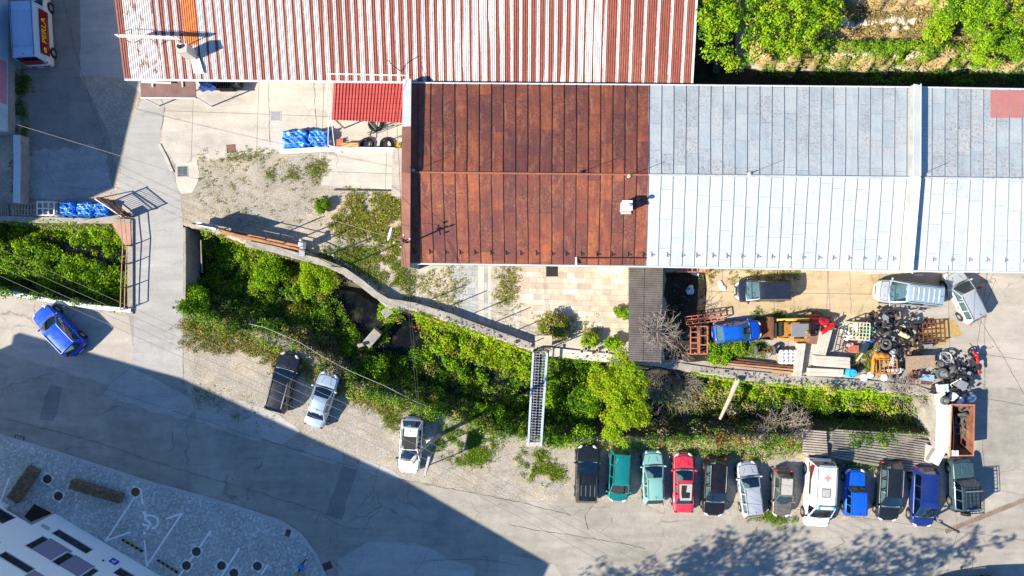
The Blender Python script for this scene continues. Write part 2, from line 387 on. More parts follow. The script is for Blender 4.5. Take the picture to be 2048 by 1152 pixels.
ribbon('road_cracks', [
    [(205, 776), (400, 838), (560, 890), (690, 928), (815, 961), (940, 985), (1030, 1002), (1140, 1030)],
    [(0, 835), (180, 880), (330, 930), (520, 985), (660, 1030)], [(345, 862), (348, 895), (335, 905)], [(745, 1003), (752, 950), (760, 930)],
    [(630, 1050), (638, 1026), (690, 1056), (735, 1058)], [(733, 1058), (740, 1035), (760, 1020)], [(815, 1010), (818, 965)],
    [(1020, 1050), (1070, 1060), (1150, 1072), (1250, 1088), (1290, 1098)], [(1176, 1060), (1170, 1030), (1185, 1010)], [(1200, 1065), (1225, 1045), (1222, 1035)],
    [(850, 1120), (960, 1118), (1040, 1130)], [(1905, 600), (1960, 640), (2010, 720), (2048, 790)], [(1960, 640), (1990, 560)], [(1910, 790), (1990, 800), (2048, 812)],
    [(310, 170), (330, 215), (322, 260)], [(100, 300), (92, 340), (110, 372)], [(130, 372), (190, 380), (215, 372)], [(128, 0), (150, 100), (180, 200), (205, 270)],
    [(628, 165), (636, 300)], [(536, 165), (540, 290)], [(1655, 541), (1662, 640)], [(1580, 541), (1590, 630)], [(1700, 541), (1702, 630)],
    [(1660, 1100), (1690, 1085), (1682, 1075)], [(1610, 1110), (1640, 1120), (1670, 1138)]], .024, .026, M_CRK)
# ---------------------------------------------------------------- roofs and buildings
def panel_mat(name, stops, streak, plen, rough=.55, metal=.0, lap=.4, spots=None, spec=.4, rw=.13):
    """sheet-metal strips: every sheet its own shade, streaks running down the slope, cross laps"""
    t = NT(name, rough, spec, metal); uv = t.pos('UV'); u, v, _ = t.sep(uv); p = t.pos()
    iu = t.math('FLOOR', u); off = t.white(t.comb(iu, 3.3, 0))
    vv = t.math('ADD', t.math('DIVIDE', v, plen), off); iv = t.math('FLOOR', vv)
    r = t.white(t.comb(iu, iv, 1.7))
    n1 = t.noise(.9, 6, .7); n2 = t.noise(2.2, 6, .72, t.comb(t.math('MULTIPLY', u, 1.6), t.math('MULTIPLY', v, .16), t.math('MULTIPLY', iu, 3.7)))
    k = t.math('ADD', t.math('MULTIPLY', r, rw), t.math('ADD', t.math('MULTIPLY', n1, (1-rw)*.55), t.math('MULTIPLY', n2, (1-rw)*.45)))
    c = t.ramp(k, stops)
    c = t.mix(streak, c, t.ramp(t.noise(11, 5, .75), [(.3, .2), (.5, .5), (.7, .85)]), 'OVERLAY')
    if name.startswith('rusty'):
        fu = t.math('FRACT', u); ns = t.noise(1.6, 6, .75, t.comb(t.math('MULTIPLY', u, .9), t.math('MULTIPLY', v, .5), 5.5)); ed = t.math('ADD', ns, t.math('MULTIPLY', t.math('POWER', t.math('SUBTRACT', 1.0, fu), 4.0), .13))
        c = t.mix(t.ramp(ed, [(.56, 0), (.72, .55)]), c, (.44, .19, .10)); c = t.mix(t.ramp(t.noise(.45, 4, .6), [(.50, 0), (.66, .5)]), c, (.10, .05, .05))
    if spots:
        sp = t.math('MULTIPLY', t.ramp(t.noise(6, 6, .8), [(.50, 0), (.60, 1)]), t.ramp(t.math('ADD', t.noise(.35, 4, .6), t.math('MULTIPLY', t.white(t.comb(iu, iv, 9.1)), .16)), [(.50, 0), (.68, spots[1])]))
        c = t.mix(sp, c, spots[0])
    fv = t.math('FRACT', vv); c = t.mix(t.math('MULTIPLY', t.math('LESS_THAN', fv, .014), lap), c, (.06, .05, .05))
    t.col(c); t.bump(t.noise(2.2, 4, .6), .5, .03); return t.mat
M_RPAN = panel_mat('rusty_sheet_roof', [(.36, (.11, .045, .045)), (.46, (.155, .054, .048)), (.54, (.21, .066, .046)), (.63, (.33, .105, .052))], .38, 3.7, .75, lap=.6, spots=((.42, .17, .07), .5), spec=.2, rw=.17)
M_GPAN = panel_mat('zinc_sheet_roof', [(.38, (.36, .42, .455)), (.5, (.44, .49, .515)), (.62, (.51, .53, .53))], .22, 2.2, .5, 0, .45, ((.28, .16, .12), .7), .45)
M_SEAMR = flat('rusty_seam', (.06, .026, .02), .8, .2); M_SEAMG = flat('zinc_seam', (.26, .28, .30), .5, .4)
def slope(name, e0, e1, r1, r0, mat, parent, n, rib=.04, ribw=.035, thick=.06, drop=0.0):
    """a sheet roof slope from eave e0-e1 to ridge r0-r1 with n standing-seam strips"""
    off = Vector((0, 0, 0)); q = parent
    while q is not None: off += q.location; q = q.parent
    vs, fs, uv = [], [], []
    L = ((r0-e0).length+(r1-e1).length)/2
    def quad(ps, us):
        o = len(vs); vs.extend(ps); uv.extend(us); fs.append((o, o+1, o+2, o+3))
    nrm = (e1-e0).cross(r0-e0).normalized()
    if nrm.z < 0: nrm = -nrm
    def P(s, t): return e0.lerp(e1, s).lerp(r0.lerp(r1, s), t)
    flip = (e1-e0).cross(r0-e0).z < 0
    def Q(a, b, c, d, ua):
        if flip: quad([d, c, b, a], ua[::-1])
        else: quad([a, b, c, d], ua)
    Q(e0, e1, r1, r0, [(0, 0), (n, 0), (n, L), (0, L)])
    dn = Vector((0, 0, -thick))
    quad([e0+dn, e1+dn, e1, e0] if not flip else [e0, e1, e1+dn, e0+dn], [(0, 0), (n, 0), (n, .05), (0, .05)])
    for i in range(n+1):
        s = i/n; w = (e1-e0).normalized()*ribw/2; h = nrm*rib; wob = random.uniform(-.0012, .0012)
        for j in range(3):
            a = P(s+wob*math.sin(j*2.1+i), j/3); b = P(s+wob*math.sin((j+1)*2.1+i), (j+1)/3)
            ua = (min(i, n-1)+.5, L*j/3+.3)
            U = [ua]*4
            Q(a-w+h, a+w+h, b+w+h, b-w+h, U)
            quad([a-w, a-w+h, b-w+h, b-w], U); quad([a+w, b+w, b+w+h, a+w+h], U)
        a = P(s, 0); quad([a-w, a+w, a+w+h, a-w+h], [(0, 0)]*4)
    me = bpy.data.meshes.new(name); me.from_pydata([tuple(v-off) for v in vs], [], fs)
    ul = me.uv_layers.new(name='uv'); lo = np.empty(len(me.loops), np.int32); me.loops.foreach_get('vertex_index', lo)
    ul.data.foreach_set('uv', np.array(uv)[lo].ravel()); me.materials.append(mat); me.materials.append(M_SEAMR if mat is M_RPAN else M_SEAMG)
    me.polygons.foreach_set('material_index', [0 if i < 2 else 1 for i in range(len(fs))])
    o = bpy.data.objects.new(name, me); C.objects.link(o); o.parent = parent; return o
def walls(parent, pts, z0, z1, mat, name='wall'):
    m = MB(); m.prism([(p[0], p[1]) for p in pts], z0, z1); return m.build(name, mat, parent)
M_REND = surf('grey_render', (.30, .29, .27), (.44, .42, .39), .8, 10, .35, .9, .4)
M_PARA = surf('brown_sheet_capping', (.22, .095, .07), (.33, .15, .11), .8, 12, .3, .7, .2)
M_ZINC = surf('zinc_capping', (.55, .58, .60), (.66, .68, .69), .8, 12, .15, .45, .1, .004, .5)
EZ, RZ = 5.0, 7.4
NE = [(812, 167), (1298, 171), (1838, 176), (2120, 181)]
RG = [(812, 344.5), (1297, 350), (1837, 355.5), (2120, 359)]
SE = [(820, 525), (1291, 531), (1822, 540), (2120, 543)]
def warehouse(i, name, label, mat, n, wl):
    r = thing(name, label, 'warehouse', W((SE[i][0]+SE[i+1][0])/2, 430, 0).to_tuple()[:2]+(0,))
    ne0, ne1 = W(*NE[i], EZ), W(*NE[i+1], EZ); r0, r1 = W(*RG[i], RZ), W(*RG[i+1], RZ); s0, s1 = W(*SE[i], EZ), W(*SE[i+1], EZ)
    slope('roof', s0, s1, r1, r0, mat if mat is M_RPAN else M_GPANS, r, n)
    slope('roof', ne0, ne1, r1, r0, mat, r, n)
    m = MB(); up = Vector((0, 0, .05)); m.bar(r0+up, r1+up, .12, .05); m.build('ridge_cap', mat, r)
    g = MB(); dy = Vector((0, -.07, -.06)); a, b = s0+dy, s1+dy
    g.tube([a, b], .07, 8); g.build('gutter', M_ZINC, r, 40); g = MB(); a2, b2 = ne0+Vector((0, .07, -.06)), ne1+Vector((0, .07, -.06)); g.tube([a2, b2], .07, 8)
    g.build('gutter', M_ZINC, r, 40)
    ins = .25
    w = MB(); pts = [s0+Vector((.02, ins, 0)), s1+Vector((-.02, ins, 0)), r1, ne1+Vector((-.02, -ins, 0)), ne0+Vector((.02, -ins, 0)), r0]
    bot = [(p.x, p.y, 0) for p in pts]; tops = [EZ-.15, EZ-.15, RZ-.1, EZ-.15, EZ-.15, RZ-.1]
    vs = bot+[(p.x, p.y, z) for p, z in zip(pts, tops)]
    w.add(vs, [(0, 1, 7, 6), (1, 2, 8, 7), (2, 3, 9, 8), (3, 4, 10, 9), (4, 5, 11, 10), (5, 0, 6, 11)])
    w.build('wall', wl, r)
    # a plain row of windows and a door on the south wall
    for k in range(max(2, n//4)):
        f = (k+.5)/max(2, n//4); p = s0.lerp(s1, f); f_ = MB(); f_.box((p.x, p.y+ins-.02, 2.6), (1.5, .06, 1.1)); fr = f_.build('window', M_WHITE, r)
        g_ = MB(); g_.box((p.x, p.y+ins-.05, 2.6), (1.34, .03, .94)); g_.build('pane', M_GLASSD, fr)
    return r, s0, s1, r0, r1
M_GLASSD = flat('dark_window_glass', (.018, .026, .03), .08, .6, 0, .3, 2, 0)
WA = warehouse(0, 'rusty_roof_warehouse', 'long warehouse bay under a rust brown standing seam roof', M_RPAN, 20, M_REND)
M_GPANS = panel_mat('sunlit_zinc_sheet_roof', [(.38, (.41, .46, .48)), (.5, (.47, .515, .535)), (.62, (.52, .54, .545))], .16, 2.2, .5, 0, .5, ((.30, .20, .15), .28), .4)  # same zinc, fewer stains; south slope's sunlight painted in as lighter colour
WB = warehouse(1, 'grey_roof_warehouse', 'long warehouse bay under a pale zinc roof, between the rusty bay and the white firewall', M_GPAN, 22, M_REND)
WC = warehouse(2, 'grey_roof_warehouse', 'pale zinc roofed warehouse bay with a salmon red patch, right of the firewall', M_GPAN, 11, M_REND)
def at(wh, s, t):                                  # point on the south slope
    _, s0, s1, r0, r1 = wh; return s0.lerp(s1, s).lerp(r0.lerp(r1, s), t)
# salmon painted panels at the far end
def north(px0, px1, py0, py1, lift, mat, name, parent):
    m = MB(); vs = []
    for (x, y) in ((px0, py1), (px1, py1), (px1, py0), (px0, py0)):
        f = (x-NE[2][0])/(NE[3][0]-NE[2][0]); ye = NE[2][1]+(NE[3][1]-NE[2][1])*f; yr = RG[2][1]+(RG[3][1]-RG[2][1])*f
        z = EZ+(RZ-EZ)*(y-ye)/(yr-ye); p = W(x, y, z); vs.append(p+Vector((0, 0, lift)))
    m.add(vs, [(0, 1, 2, 3)]); m.build(name, mat, parent)
north(1980, 2110, 181.5, 236, .052, panel_mat('salmon_painted_sheet', [(.3, (.46, .17, .15)), (.7, (.56, .23, .20))], .2, 1.9, .7), 'painted_panel', WC[0])
# parapets
def parapet(name, label, pts, w, mats, up=.5):
    r = thing(name, label, 'parapet', W(pts[1][0], pts[1][1], 6)[:2]+(EZ-.3,) if False else (W(pts[1][0], pts[1][1], 6).x, W(pts[1][0], pts[1][1], 6).y, 0))
    zs = [EZ+up, RZ+up, EZ+up]
    P3 = [W(p[0], p[1], z) for p, z in zip(pts, zs)]
    m = MB(); m.wallpath([(p.x, p.y) for p in P3], w*.8, 0, [z-.05 for z in zs]); m.build('wall', M_REND, r)
    return r, P3, zs
def capping(r, P3, zs, w, i0, i1, mat, name='capping'):
    m = MB(); q = P3[i0:i1+1]; m.wallpath([(p.x, p.y) for p in q], w, zs[i0]-.049, zs[i0:i1+1])
    # sloping body: underside follows the top
    n = len(q)
    for k in range(n):
        for j in (0, 1): v = m.v[4*k+j]; m.v[4*k+j] = (v[0], v[1], zs[i0+k]-.07)
    m.build(name, mat, r)
pr, P3, zs = parapet('gable_parapet', 'brown gable parapet along the left end of the rusty roof', [(814, 158), (812, 345), (811, 534)], .62, None, .55)
capping(pr, P3, zs, .62, 1, 2, M_PARA); 
Pm = [P3[0], P3[0].lerp(P3[1], .52), P3[1]]; zm = [zs[0], zs[0]+(zs[1]-zs[0])*.52, zs[1]]
capping(pr, Pm, zm, .60, 0, 1, M_ZINC); capping(pr, Pm, zm, .62, 1, 2, M_PARA)
fr_, P3, zs = parapet('firewall', 'white metal capped firewall rising between the two pale roofs', [(1835, 169), (1834, 353), (1818, 545)], .5, None, .55)
capping(fr_, P3, zs, .5, 0, 1, M_ZINC); capping(fr_, P3, zs, .5, 1, 2, flat('white_capping', (.70, .71, .71), .45, .5, 0, .05))
fm = MB()
for k in (0, 1): fm.bar(P3[k]+Vector((.27, 0, -.25)), P3[k+1]+Vector((.27, 0, -.25)), .03, .5)
fm.build('flashing', M_ZINC, fr_)
# snow guards along the south eaves, chimneys, vents
M_BLK = flat('black_bracket', (.03, .03, .03), .6, .4)
def guards(wh, n, mat, a=.02, b=.985):
    src = None
    for k in range(n):
        p = at(wh, a+(b-a)*k/(n-1), .115); off = wh[0].location
        if src is None:
            m = MB(); sl_ = Vector((0, .97, .24))
            m.bar((0, -.1, .03), (0, .28, .10), .05); m.bar((0, -.1, .05), (.24, .02, .06), .03); m.bar((0, .14, .10), (.24, .02, .06), .03)
            m.box((0, .36, .10), (.24, .3, .035), M=Matrix.Rotation(.24, 3, 'X'))
            src = m.build('snow_guard', mat, wh[0], world=False); o = src
        else: o = src.copy(); C.objects.link(o); o.parent = wh[0]
        o.location = p-off+Vector((random.uniform(-.05, .05), 0, .005))
guards(WA, 16, M_BLK); guards(WB, 18, M_STEEL); guards(WC, 9, M_STEEL)
def onroof(px, py, wh=None):                        # height of the south or north slope under a pixel
    f = 0
    ri = np.interp(px, [p[0] for p in RG], [p[1] for p in RG]); se = np.interp(px, [p[0] for p in SE], [p[1] for p in SE]); ne = np.interp(px, [p[0] for p in NE], [p[1] for p in NE])
    z = EZ+(RZ-EZ)*((se-py)/(se-ri) if py > ri else (py-ne)/(ri-ne)); return z
z = onroof(1248, 416); p = W(1249, 415, z)
ch = thing('chimney', 'white square chimney with a round cowl on the rusty roof', 'chimney', p)
m = MB(); m.box((0, 0, .5), (.62, .62, 1.3)); m.box((.1, -.1, .02), (.72, .75, .06)); m.build('stack', M_CONC2, ch, world=False, bevel=.01)
m = MB(); m.box((0, 0, 1.2), (.70, .70, .10)); m.build('cap', M_WHITE, ch, world=False, bevel=.01)
m = MB(); m.cyl((.1, 0, 1.2), (.1, 0, 1.6), .08); m.ball((.1, 0, 1.72), (.16, .16, .14)); m.build('cowl', M_STEEL, ch, world=False, smooth=40)
for px, py, h, lab in ((1162, 345, 1.7, 'thin vent pipe on the ridge of the rusty roof'), (1258, 352, 1.7, 'thin vent pipe on a white base beside the rusty roof ridge'), (1498, 348, 1.6, 'thin vent pipe on the ridge of the pale roof left of the firewall'), (1838, 350, 1.5, 'thin vent pipe on the ridge at the firewall'), (826, 341, 1.6, 'thin vent pipe at the left end of the rusty roof ridge')):
    z = min(onroof(px, py), RZ); v = thing('vent_pipe', lab, 'vent pipe', W(px, py, z), group='vent pipes along the roof ridge')
    m = MB(); m.cyl((0, 0, -.1), (0, 0, h), .022, .018, 8); m.build('pipe', M_BLK, v, world=False, smooth=40)
    m = MB(); m.cyl((0, 0, -.05), (0, 0, .16), .14, .1, 10); m.build('base', M_ZINC if px != 1162 else M_BLK, v, world=False, smooth=40)
m = MB(); a, b = W(1155, 517, EZ+.33), W(1290, 517, EZ+.33); m.bar(a, b, .05, .12)
for k in range(6): q = a.lerp(b, k/5); m.bar(q, q-Vector((0, .05, .3)), .04)
o = m.build('snow_rail', M_RUST, WA[0])
m = MB(); m.box(W(1152, 522, EZ+.28), (.12, .55, .10)); m.build('eave_bracket', M_WHITE, WA[0])
# ------------------------- corrugated building at the top
def corr_mat():
    t = NT('striped_corrugated_sheet', .55, .35); p = t.pos('Object'); u, v, _ = t.sep(p)
    n = t.noise(.55, 5, .7, t.vmul(p, (1, .35, 1))); nf = t.noise(5, 5, .8, t.vmul(p, (1, .5, 1))); nb = t.noise(.22, 2, .5, t.vmul(p, (1, .1, 1)))
    per = t.math('FRACT', t.math('ADD', t.math('DIVIDE', u, .637), .12))
    w = t.math('ADD', t.math('MULTIPLY_ADD', nb, 1.5, -.27), t.math('MULTIPLY_ADD', nf, .22, -.11))
    w = t.math('ADD', w, t.math('MULTIPLY_ADD', n, .35, -.17))
    rust = t.math('LESS_THAN', per, w)
    rightp = t.math('FRACT', t.math('DIVIDE', u, .955))
    rr = t.math('LESS_THAN', t.math('ADD', rightp, t.math('MULTIPLY_ADD', nf, .10, -.05)), .78)
    isr = t.math('GREATER_THAN', u, 35.3); rust = t.mix(isr, rust, rr)
    isl = t.math('LESS_THAN', u, t.math('MULTIPLY_ADD', n, 1.2, 2.1)); lp = t.math('GREATER_THAN', t.noise(1.1, 6, .75, t.vmul(p, (1.5, .5, 1))), .58)
    edge = t.math('LESS_THAN', u, t.math('MULTIPLY_ADD', n, .9, .1))
    rust = t.mix(isl, rust, t.math('MAXIMUM', lp, edge))
    isn = t.math('MULTIPLY', t.math('GREATER_THAN', u, 4.75), t.math('LESS_THAN', u, t.math('MULTIPLY_ADD', nf, .3, 5.55)))
    isn = t.math('MULTIPLY', isn, t.math('GREATER_THAN', v, t.math('MULTIPLY_ADD', n, .6, 2.0)))
    rc = t.ramp(t.math('MULTIPLY_ADD', nf, .5, t.math('MULTIPLY', n, .5)), [(.3, (.19, .058, .045)), (.5, (.28, .09, .065)), (.7, (.40, .18, .125))])
    wc = t.ramp(nf, [(.28, (.42, .31, .27)), (.40, (.58, .54, .52)), (.62, (.68, .67, .66))])
    c = t.mix(rust, wc, rc); c = t.mix(isn, c, (.62, .20, .05))
    t.col(c); t.bump(nf, .2, .01); return t.mat
def corrugated(name, e0, e1, r0, r1, period, depth, mat, parent, segs=3):
    """sheets with trapezoid ribs running from the eave e0-e1 up to r0-r1"""
    off = Vector((0, 0, 0)); q = parent
    while q is not None: off += q.location; q = q.parent
    L = (e1-e0).length; n = int(L/period); vs, fs = [], []
    prof = [(0, 0), (.40, 0), (.5, 1), (.9, 1)]
    cols = [((i+a)/n, h) for i in range(n) for a, h in prof]+[(1, 0)]
    for j in range(segs+1):
        t = j/segs
        for s, h in cols: p = e0.lerp(e1, s).lerp(r0.lerp(r1, s), t); vs.append((p.x-off.x, p.y-off.y, p.z-off.z+h*depth))
    k = len(cols)
    for j in range(segs):
        for i in range(k-1): fs.append((j*k+i, j*k+i+1, (j+1)*k+i+1, (j+1)*k+i))
    me = bpy.data.meshes.new(name); me.from_pydata(vs, [], fs); me.materials.append(mat)
    o = bpy.data.objects.new(name, me); C.objects.link(o); o.parent = parent; return o
ce0, ce1 = W(248, 157, 4.5), W(1384, 168, 4.5)
cr0 = Vector((ce0.x, ce0.y+14, 4.5+3.2)); cr1 = Vector((ce1.x, ce1.y+14, 4.5+3.2))
cb = thing('corrugated_shed', 'huge shed with a red and white striped corrugated roof', 'shed', (ce0.x, ce0.y, 0))
corrugated('roof', ce0, ce1, cr0, cr1, .159, .042, corr_mat(), cb)
m = MB(); m.prism([(ce0.x+.1, ce0.y+1.3), (ce1.x-.1, ce1.y+1.3), (cr1.x-.1, cr1.y), (cr0.x+.1, cr0.y)], 0, 4.35)
m.add([(ce1.x-.1, ce1.y+.5, 4.35), (cr1.x-.1, cr1.y, 4.35), (cr1.x-.1, cr1.y, 7.5)], [(0, 1, 2)]); m.add([(ce0.x+.1, ce0.y+.5, 4.35), (cr0.x+.1, cr0.y, 7.5), (cr0.x+.1, cr0.y, 4.35)], [(0, 1, 2)])
m.build('wall', M_REND, cb)
m = MB(); dz = Vector((0, -.06, -.10)); m.bar(ce0+dz, ce1+dz, .14, .10); m.build('gutter', M_ZINC, cb)
m = MB(); m.bar(ce1+Vector((-.02, 0, .06)), cr1+Vector((-.02, 0, .06)), .16, .05); m.build('verge_flashing', M_ZINC, cb)
m = MB(); m.bar(W(652, 147.5, 4.68), W(818, 151, 4.68), .07); 
for k in range(6): q = W(655+32*k, 148+.6*k, 4.68); m.bar(q, q-Vector((0, -.1, .2)), .05)
m.build('eave_rail', M_WHITE, cb)
M_SIGNB = flat('white_sign_face', (.75, .73, .70), .6)
s1_, s2_ = W(243, 78, 6.0), W(366, 83, 6.0)
fr = thing('roof_sign_frame', 'long white sign board seen edge on, standing on the striped roof', 'sign', ((s1_.x+s2_.x)/2, (s1_.y+s2_.y)/2, 5.2))
m = MB(); m.bar(s1_+Vector((0, 0, .62)), s2_+Vector((0, 0, .62)), .05, .5); m.build('board', M_SIGNB, fr)
m = MB()
for f in (.06, .5, .94):
    q = s1_.lerp(s2_, f); m.bar(q+Vector((0, 0, -.8)), q+Vector((0, 0, .9)), .05); m.bar(q+Vector((0, .1, .8)), q+Vector((.1, .9, -.5)), .04)
m.build('brace', M_ROXIDE, fr)
q = W(378, 108, 5.1); ck = thing('chimney', 'white box chimney with a black flue standing on the striped roof', 'chimney', (q.x, q.y, 5.0))
m = MB(); m.box((.15, -.05, .6), (.75, .62, 1.9)); m.build('stack', M_CONC2, ck, world=False, bevel=.015)
m = MB(); m.cyl((.02, 0, 1.5), (.02, 0, 1.75), .13, .13, 14); m.build('flue', M_BLACK, ck, world=False, smooth=40)
m = MB(); m.add([W(382, 118, 5.0)+Vector((0, 0, .02)), W(398, 112, 5.0)+Vector((0, 0, .05)), W(408, 147, 4.75)+Vector((0, 0, .04)), W(388, 147, 4.75)+Vector((0, 0, .04))], [(0, 1, 2, 3)]); m.build('patch_panel', M_WHITE, cb)
# ------------------------- red tiled canopy
def tile_mat():
    t = NT('red_tile_sheet', .5, .35); p = t.pos('Object'); u, v, _ = t.sep(p)
    n = t.noise(1.2, 5, .6, p); c = t.ramp(n, [(.3, (.40, .055, .05)), (.7, (.50, .085, .07))])
    fv = t.math('FRACT', t.math('DIVIDE', v, .34)); c = t.mix(t.math('LESS_THAN', fv, .10), c, (.26, .035, .03)); t.col(c)
    t.bump(t.noise(9, 4, .6, p), .2, .01); return t.mat
k0, k1, k2, k3 = W(663, 240, 3.3), W(807, 246, 3.3), W(818, 156, 4.1), W(668, 151, 4.1)
kn = thing('red_tiled_canopy', 'red tile sheet canopy beside the rusty roof', 'canopy', ((k0.x+k1.x)/2, (k0.y+k2.y)/2, 0))
corrugated('roof', k0, k1, k3, k2, .235, .07, tile_mat(), kn, 12)
m = MB()
for q in (k0+Vector((.15, .15, 0)), k1+Vector((-.15, .15, 0)), k0.lerp(k1, .5)+Vector((0, .15, 0))): m.bar((q.x, q.y, 0), (q.x, q.y, q.z-.05), .1)
m.build('post', M_WOOD, kn)
m = MB(); m.prism([(k0.x+.3, k0.y+.9), (k1.x-.2, k1.y+.9), (k2.x-.2, k2.y-.1), (k3.x+.2, k3.y-.1)], 0, 3.1); m.build('lean_to', M_REND, kn)
m = MB(); g0 = W(655, 161, 3.6); g1 = W(651, 214, 3.0); g2 = W(664, 220, 3); g3 = W(658, 162, 3.6)
for a, b in ((g0, g1), (g1, g2), (g2, g3)): m.bar(a, b, .035)
h0, h1, h2, h3 = W(657, 222, 2.6), W(656, 290, 2.2), W(669, 294, 2.2), W(660, 220, 2.6)
for a, b in ((h0, h1), (h1, h2), (h3, h2)): m.bar(a, b, .04)
for a in (g1, g2, h1, h2, g0): m.bar((a.x, a.y, 0), a, .04)
tag(m.build('awning_frame', M_WHITE), 'thin white metal awning frame beside the red canopy', 'frame')
# brown awning at the shed front
a0, a1, a2, a3 = W(282, 196, 2.7), W(392, 197, 2.7), W(390, 160, 3.1), W(280, 158, 3.1)
aw = thing('brown_awning', 'flat brown awning over the striped shed doorway', 'awning', ((a0.x+a1.x)/2, a2.y, 0))
m = MB(); m.add([a0, a1, a2, a3, a0-Vector((0, 0, .08)), a1-Vector((0, 0, .08)), a2-Vector((0, 0, .08)), a3-Vector((0, 0, .08))], [(0, 1, 2, 3), (7, 6, 5, 4), (4, 5, 1, 0), (5, 6, 2, 1), (6, 7, 3, 2), (7, 4, 0, 3)])
m.build('roof', surf('brown_felt', (.16, .095, .09), (.22, .135, .125), 1.5, 20, .3), aw)
m = MB(); m.bar(a0+Vector((0, 0, .02)), a1+Vector((0, 0, .02)), .08, .10); m.bar(W(283, 164, 3.3), W(342, 166, 3.3), .12, .06)
for x in (304, 364): m.bar(W(x, 158, 3.2), W(x+1, 174, 3.05), .06)
m.build('trim', M_WHITE, aw)
m = MB()
for q in (a0, a1): m.bar((q.x, q.y+.1, 0), (q.x, q.y+.1, q.z-.05), .08)
m.build('post', M_WHITE, aw)
# ------------------------- small lean-to strips
b0, b1, b2, b3 = W(783, 392, 2.4), W(803, 393, 3.0), W(804, 296, 3.0), W(785, 296, 2.4)
sh = thing('ribbed_lean_to', 'narrow grey ribbed lean-to against the rusty bay gable', 'lean-to', ((b0.x+b1.x)/2, (b0.y+b2.y)/2, 0))
corrugated('roof', b0, b3, b1, b2, .16, .03, surf('grey_ribbed_sheet', (.24, .22, .20), (.34, .31, .28), 1.5, 14, .3, .7, .2), sh)
walls(sh, [(b0.x+.1, b0.y+.1), (b1.x, b1.y+.1), (b2.x, b2.y-.1), (b3.x+.1, b3.y-.1)], 0, 2.3, M_REND)
d0, d1, d2, d3 = W(1257, 722, 2.7), W(1322, 724, 2.6), W(1326, 536, 2.8), W(1258, 534, 2.9)
ds = thing('dark_ribbed_shed', 'long low shed with a dark ribbed roof between terrace and scrap yard', 'shed', ((d0.x+d1.x)/2, (d0.y+d2.y)/2, 0))
mdk = surf('dark_fibre_cement', (.115, .10, .095), (.18, .16, .15), 1.1, 14, .35, .9, .4)
corrugated('roof', d0.lerp(d1, .42), d3.lerp(d2, .42), d1, d2, .17, .045, mdk, ds)
corrugated('roof', d0, d3, d0.lerp(d1, .44)+Vector((0, 0, .03)), d3.lerp(d2, .44)+Vector((0, 0, .03)), .17, .045, mdk, ds)
walls(ds, [(d0.x+.75, d0.y+.5), (d1.x-.1, d1.y+.5), (d2.x-.1, d2.y), (d3.x+.75, d3.y)], 0, 2.5, M_WOOD)
# ------------------------- white office block (lower left), seen on its street face
FB, FD = Vector((112, 1026)), Vector((.8585, .5128))
def fac(px, py):                                  # photo pixel on the street face -> (distance along it in px, height)
    qx, qy = px-1024, py-576; bx, by = FB.x-1024, FB.y-576
    det = qx*(-FD.y)-qy*(-FD.x); k = (bx*(-FD.y)-by*(-FD.x))/det; sd = (k*qx-bx)/FD.x
    return sd, H*(1-k)
def fpt(sd, z, out=0.0):
    x = FB.x+FD.x*sd-1024; y = 576-(FB.y+FD.y*sd); n = Vector((FD.y, FD.x))
    return Vector((x/S+n.x*out, y/S+n.y*out, z))
M_FACADE = surf('white_facade', (.86, .87, .88), (.89, .90, .90), .5, 8, .08, .8, .1)
M_PURP = flat('violet_panel', (.26, .23, .33), .5, .3, 0, .06)
ob = thing('white_office_block', 'white rendered office block with strip windows and violet panels', 'building', fpt(220, 0, -6).to_tuple())
def fslab(name, mat, s0, s1, z0, z1, o0, o1, parent=None):
    m = MB(); a, b, c, d = fpt(s0, 0, o0), fpt(s1, 0, o0), fpt(s1, 0, o1), fpt(s0, 0, o1)
    m.prism([(a.x, a.y), (b.x, b.y), (c.x, c.y), (d.x, d.y)], z0, z1); return m.build(name, mat, parent or ob)
fslab('wall', M_FACADE, 0, 640, 0, 2.8, -9, 0); fslab('wall', M_FACADE, -85, 640, 2.8, 13.5, -9, 0)
fslab('wall', M_FACADE, -80, 0, 0, 2.8, -9, -2.2)
sp_ = [(-405, 849), (-83, 940), (370, 1147), (655, 1312), (640, 1345), (560, 1600), (-500, 1300)]
m = MB(); m.prism([tuple(W(*p))[:2] for p in sp_], 13.6, 14.0); m.build('roof', M_ZINC, ob)
m = MB(); m.prism([tuple(W(*p))[:2] for p in [(-395, 862), (-80, 956), (20, 1010), (-100, 1300), (-490, 1290)]], 0, 13.6); m.build('wall', M_FACADE, ob)
def fwin(p0, p1, panel=None):
    s0, z0 = fac(*p0); s1, z1 = fac(*p1); a, b = min(s0, s1), max(s0, s1); lo, hi = min(z0, z1), max(z0, z1)
    w = fslab('window', M_DARK, a, b, lo, hi, -.01, .012)
    fslab('pane', M_GLASSD, a+2, b-2, lo+.07, hi-.07, .0, .022, w); fslab('sill', M_ZINC, a-1, b+1, lo-.05, lo-.003, -.01, .07, w)
    fslab('reveal', M_FACADE, a-1.5, a-.1, lo, hi, -.01, .05, w); fslab('head', M_ZINC, a-1, b+1, hi+.003, hi+.05, -.01, .05, w)
fwin((117, 1059.5), (171.5, 1108)); fwin((85, 1073), (63, 1099.5)); fwin((134, 1104.5), (117, 1132)); fwin((186, 1136.5), (168, 1162))
fwin((10, 1104), (54, 1147)); fwin((-30, 1000), (4, 1048)); fwin((240, 1136), (300, 1190)); fwin((-40, 1062), (-8, 1090))
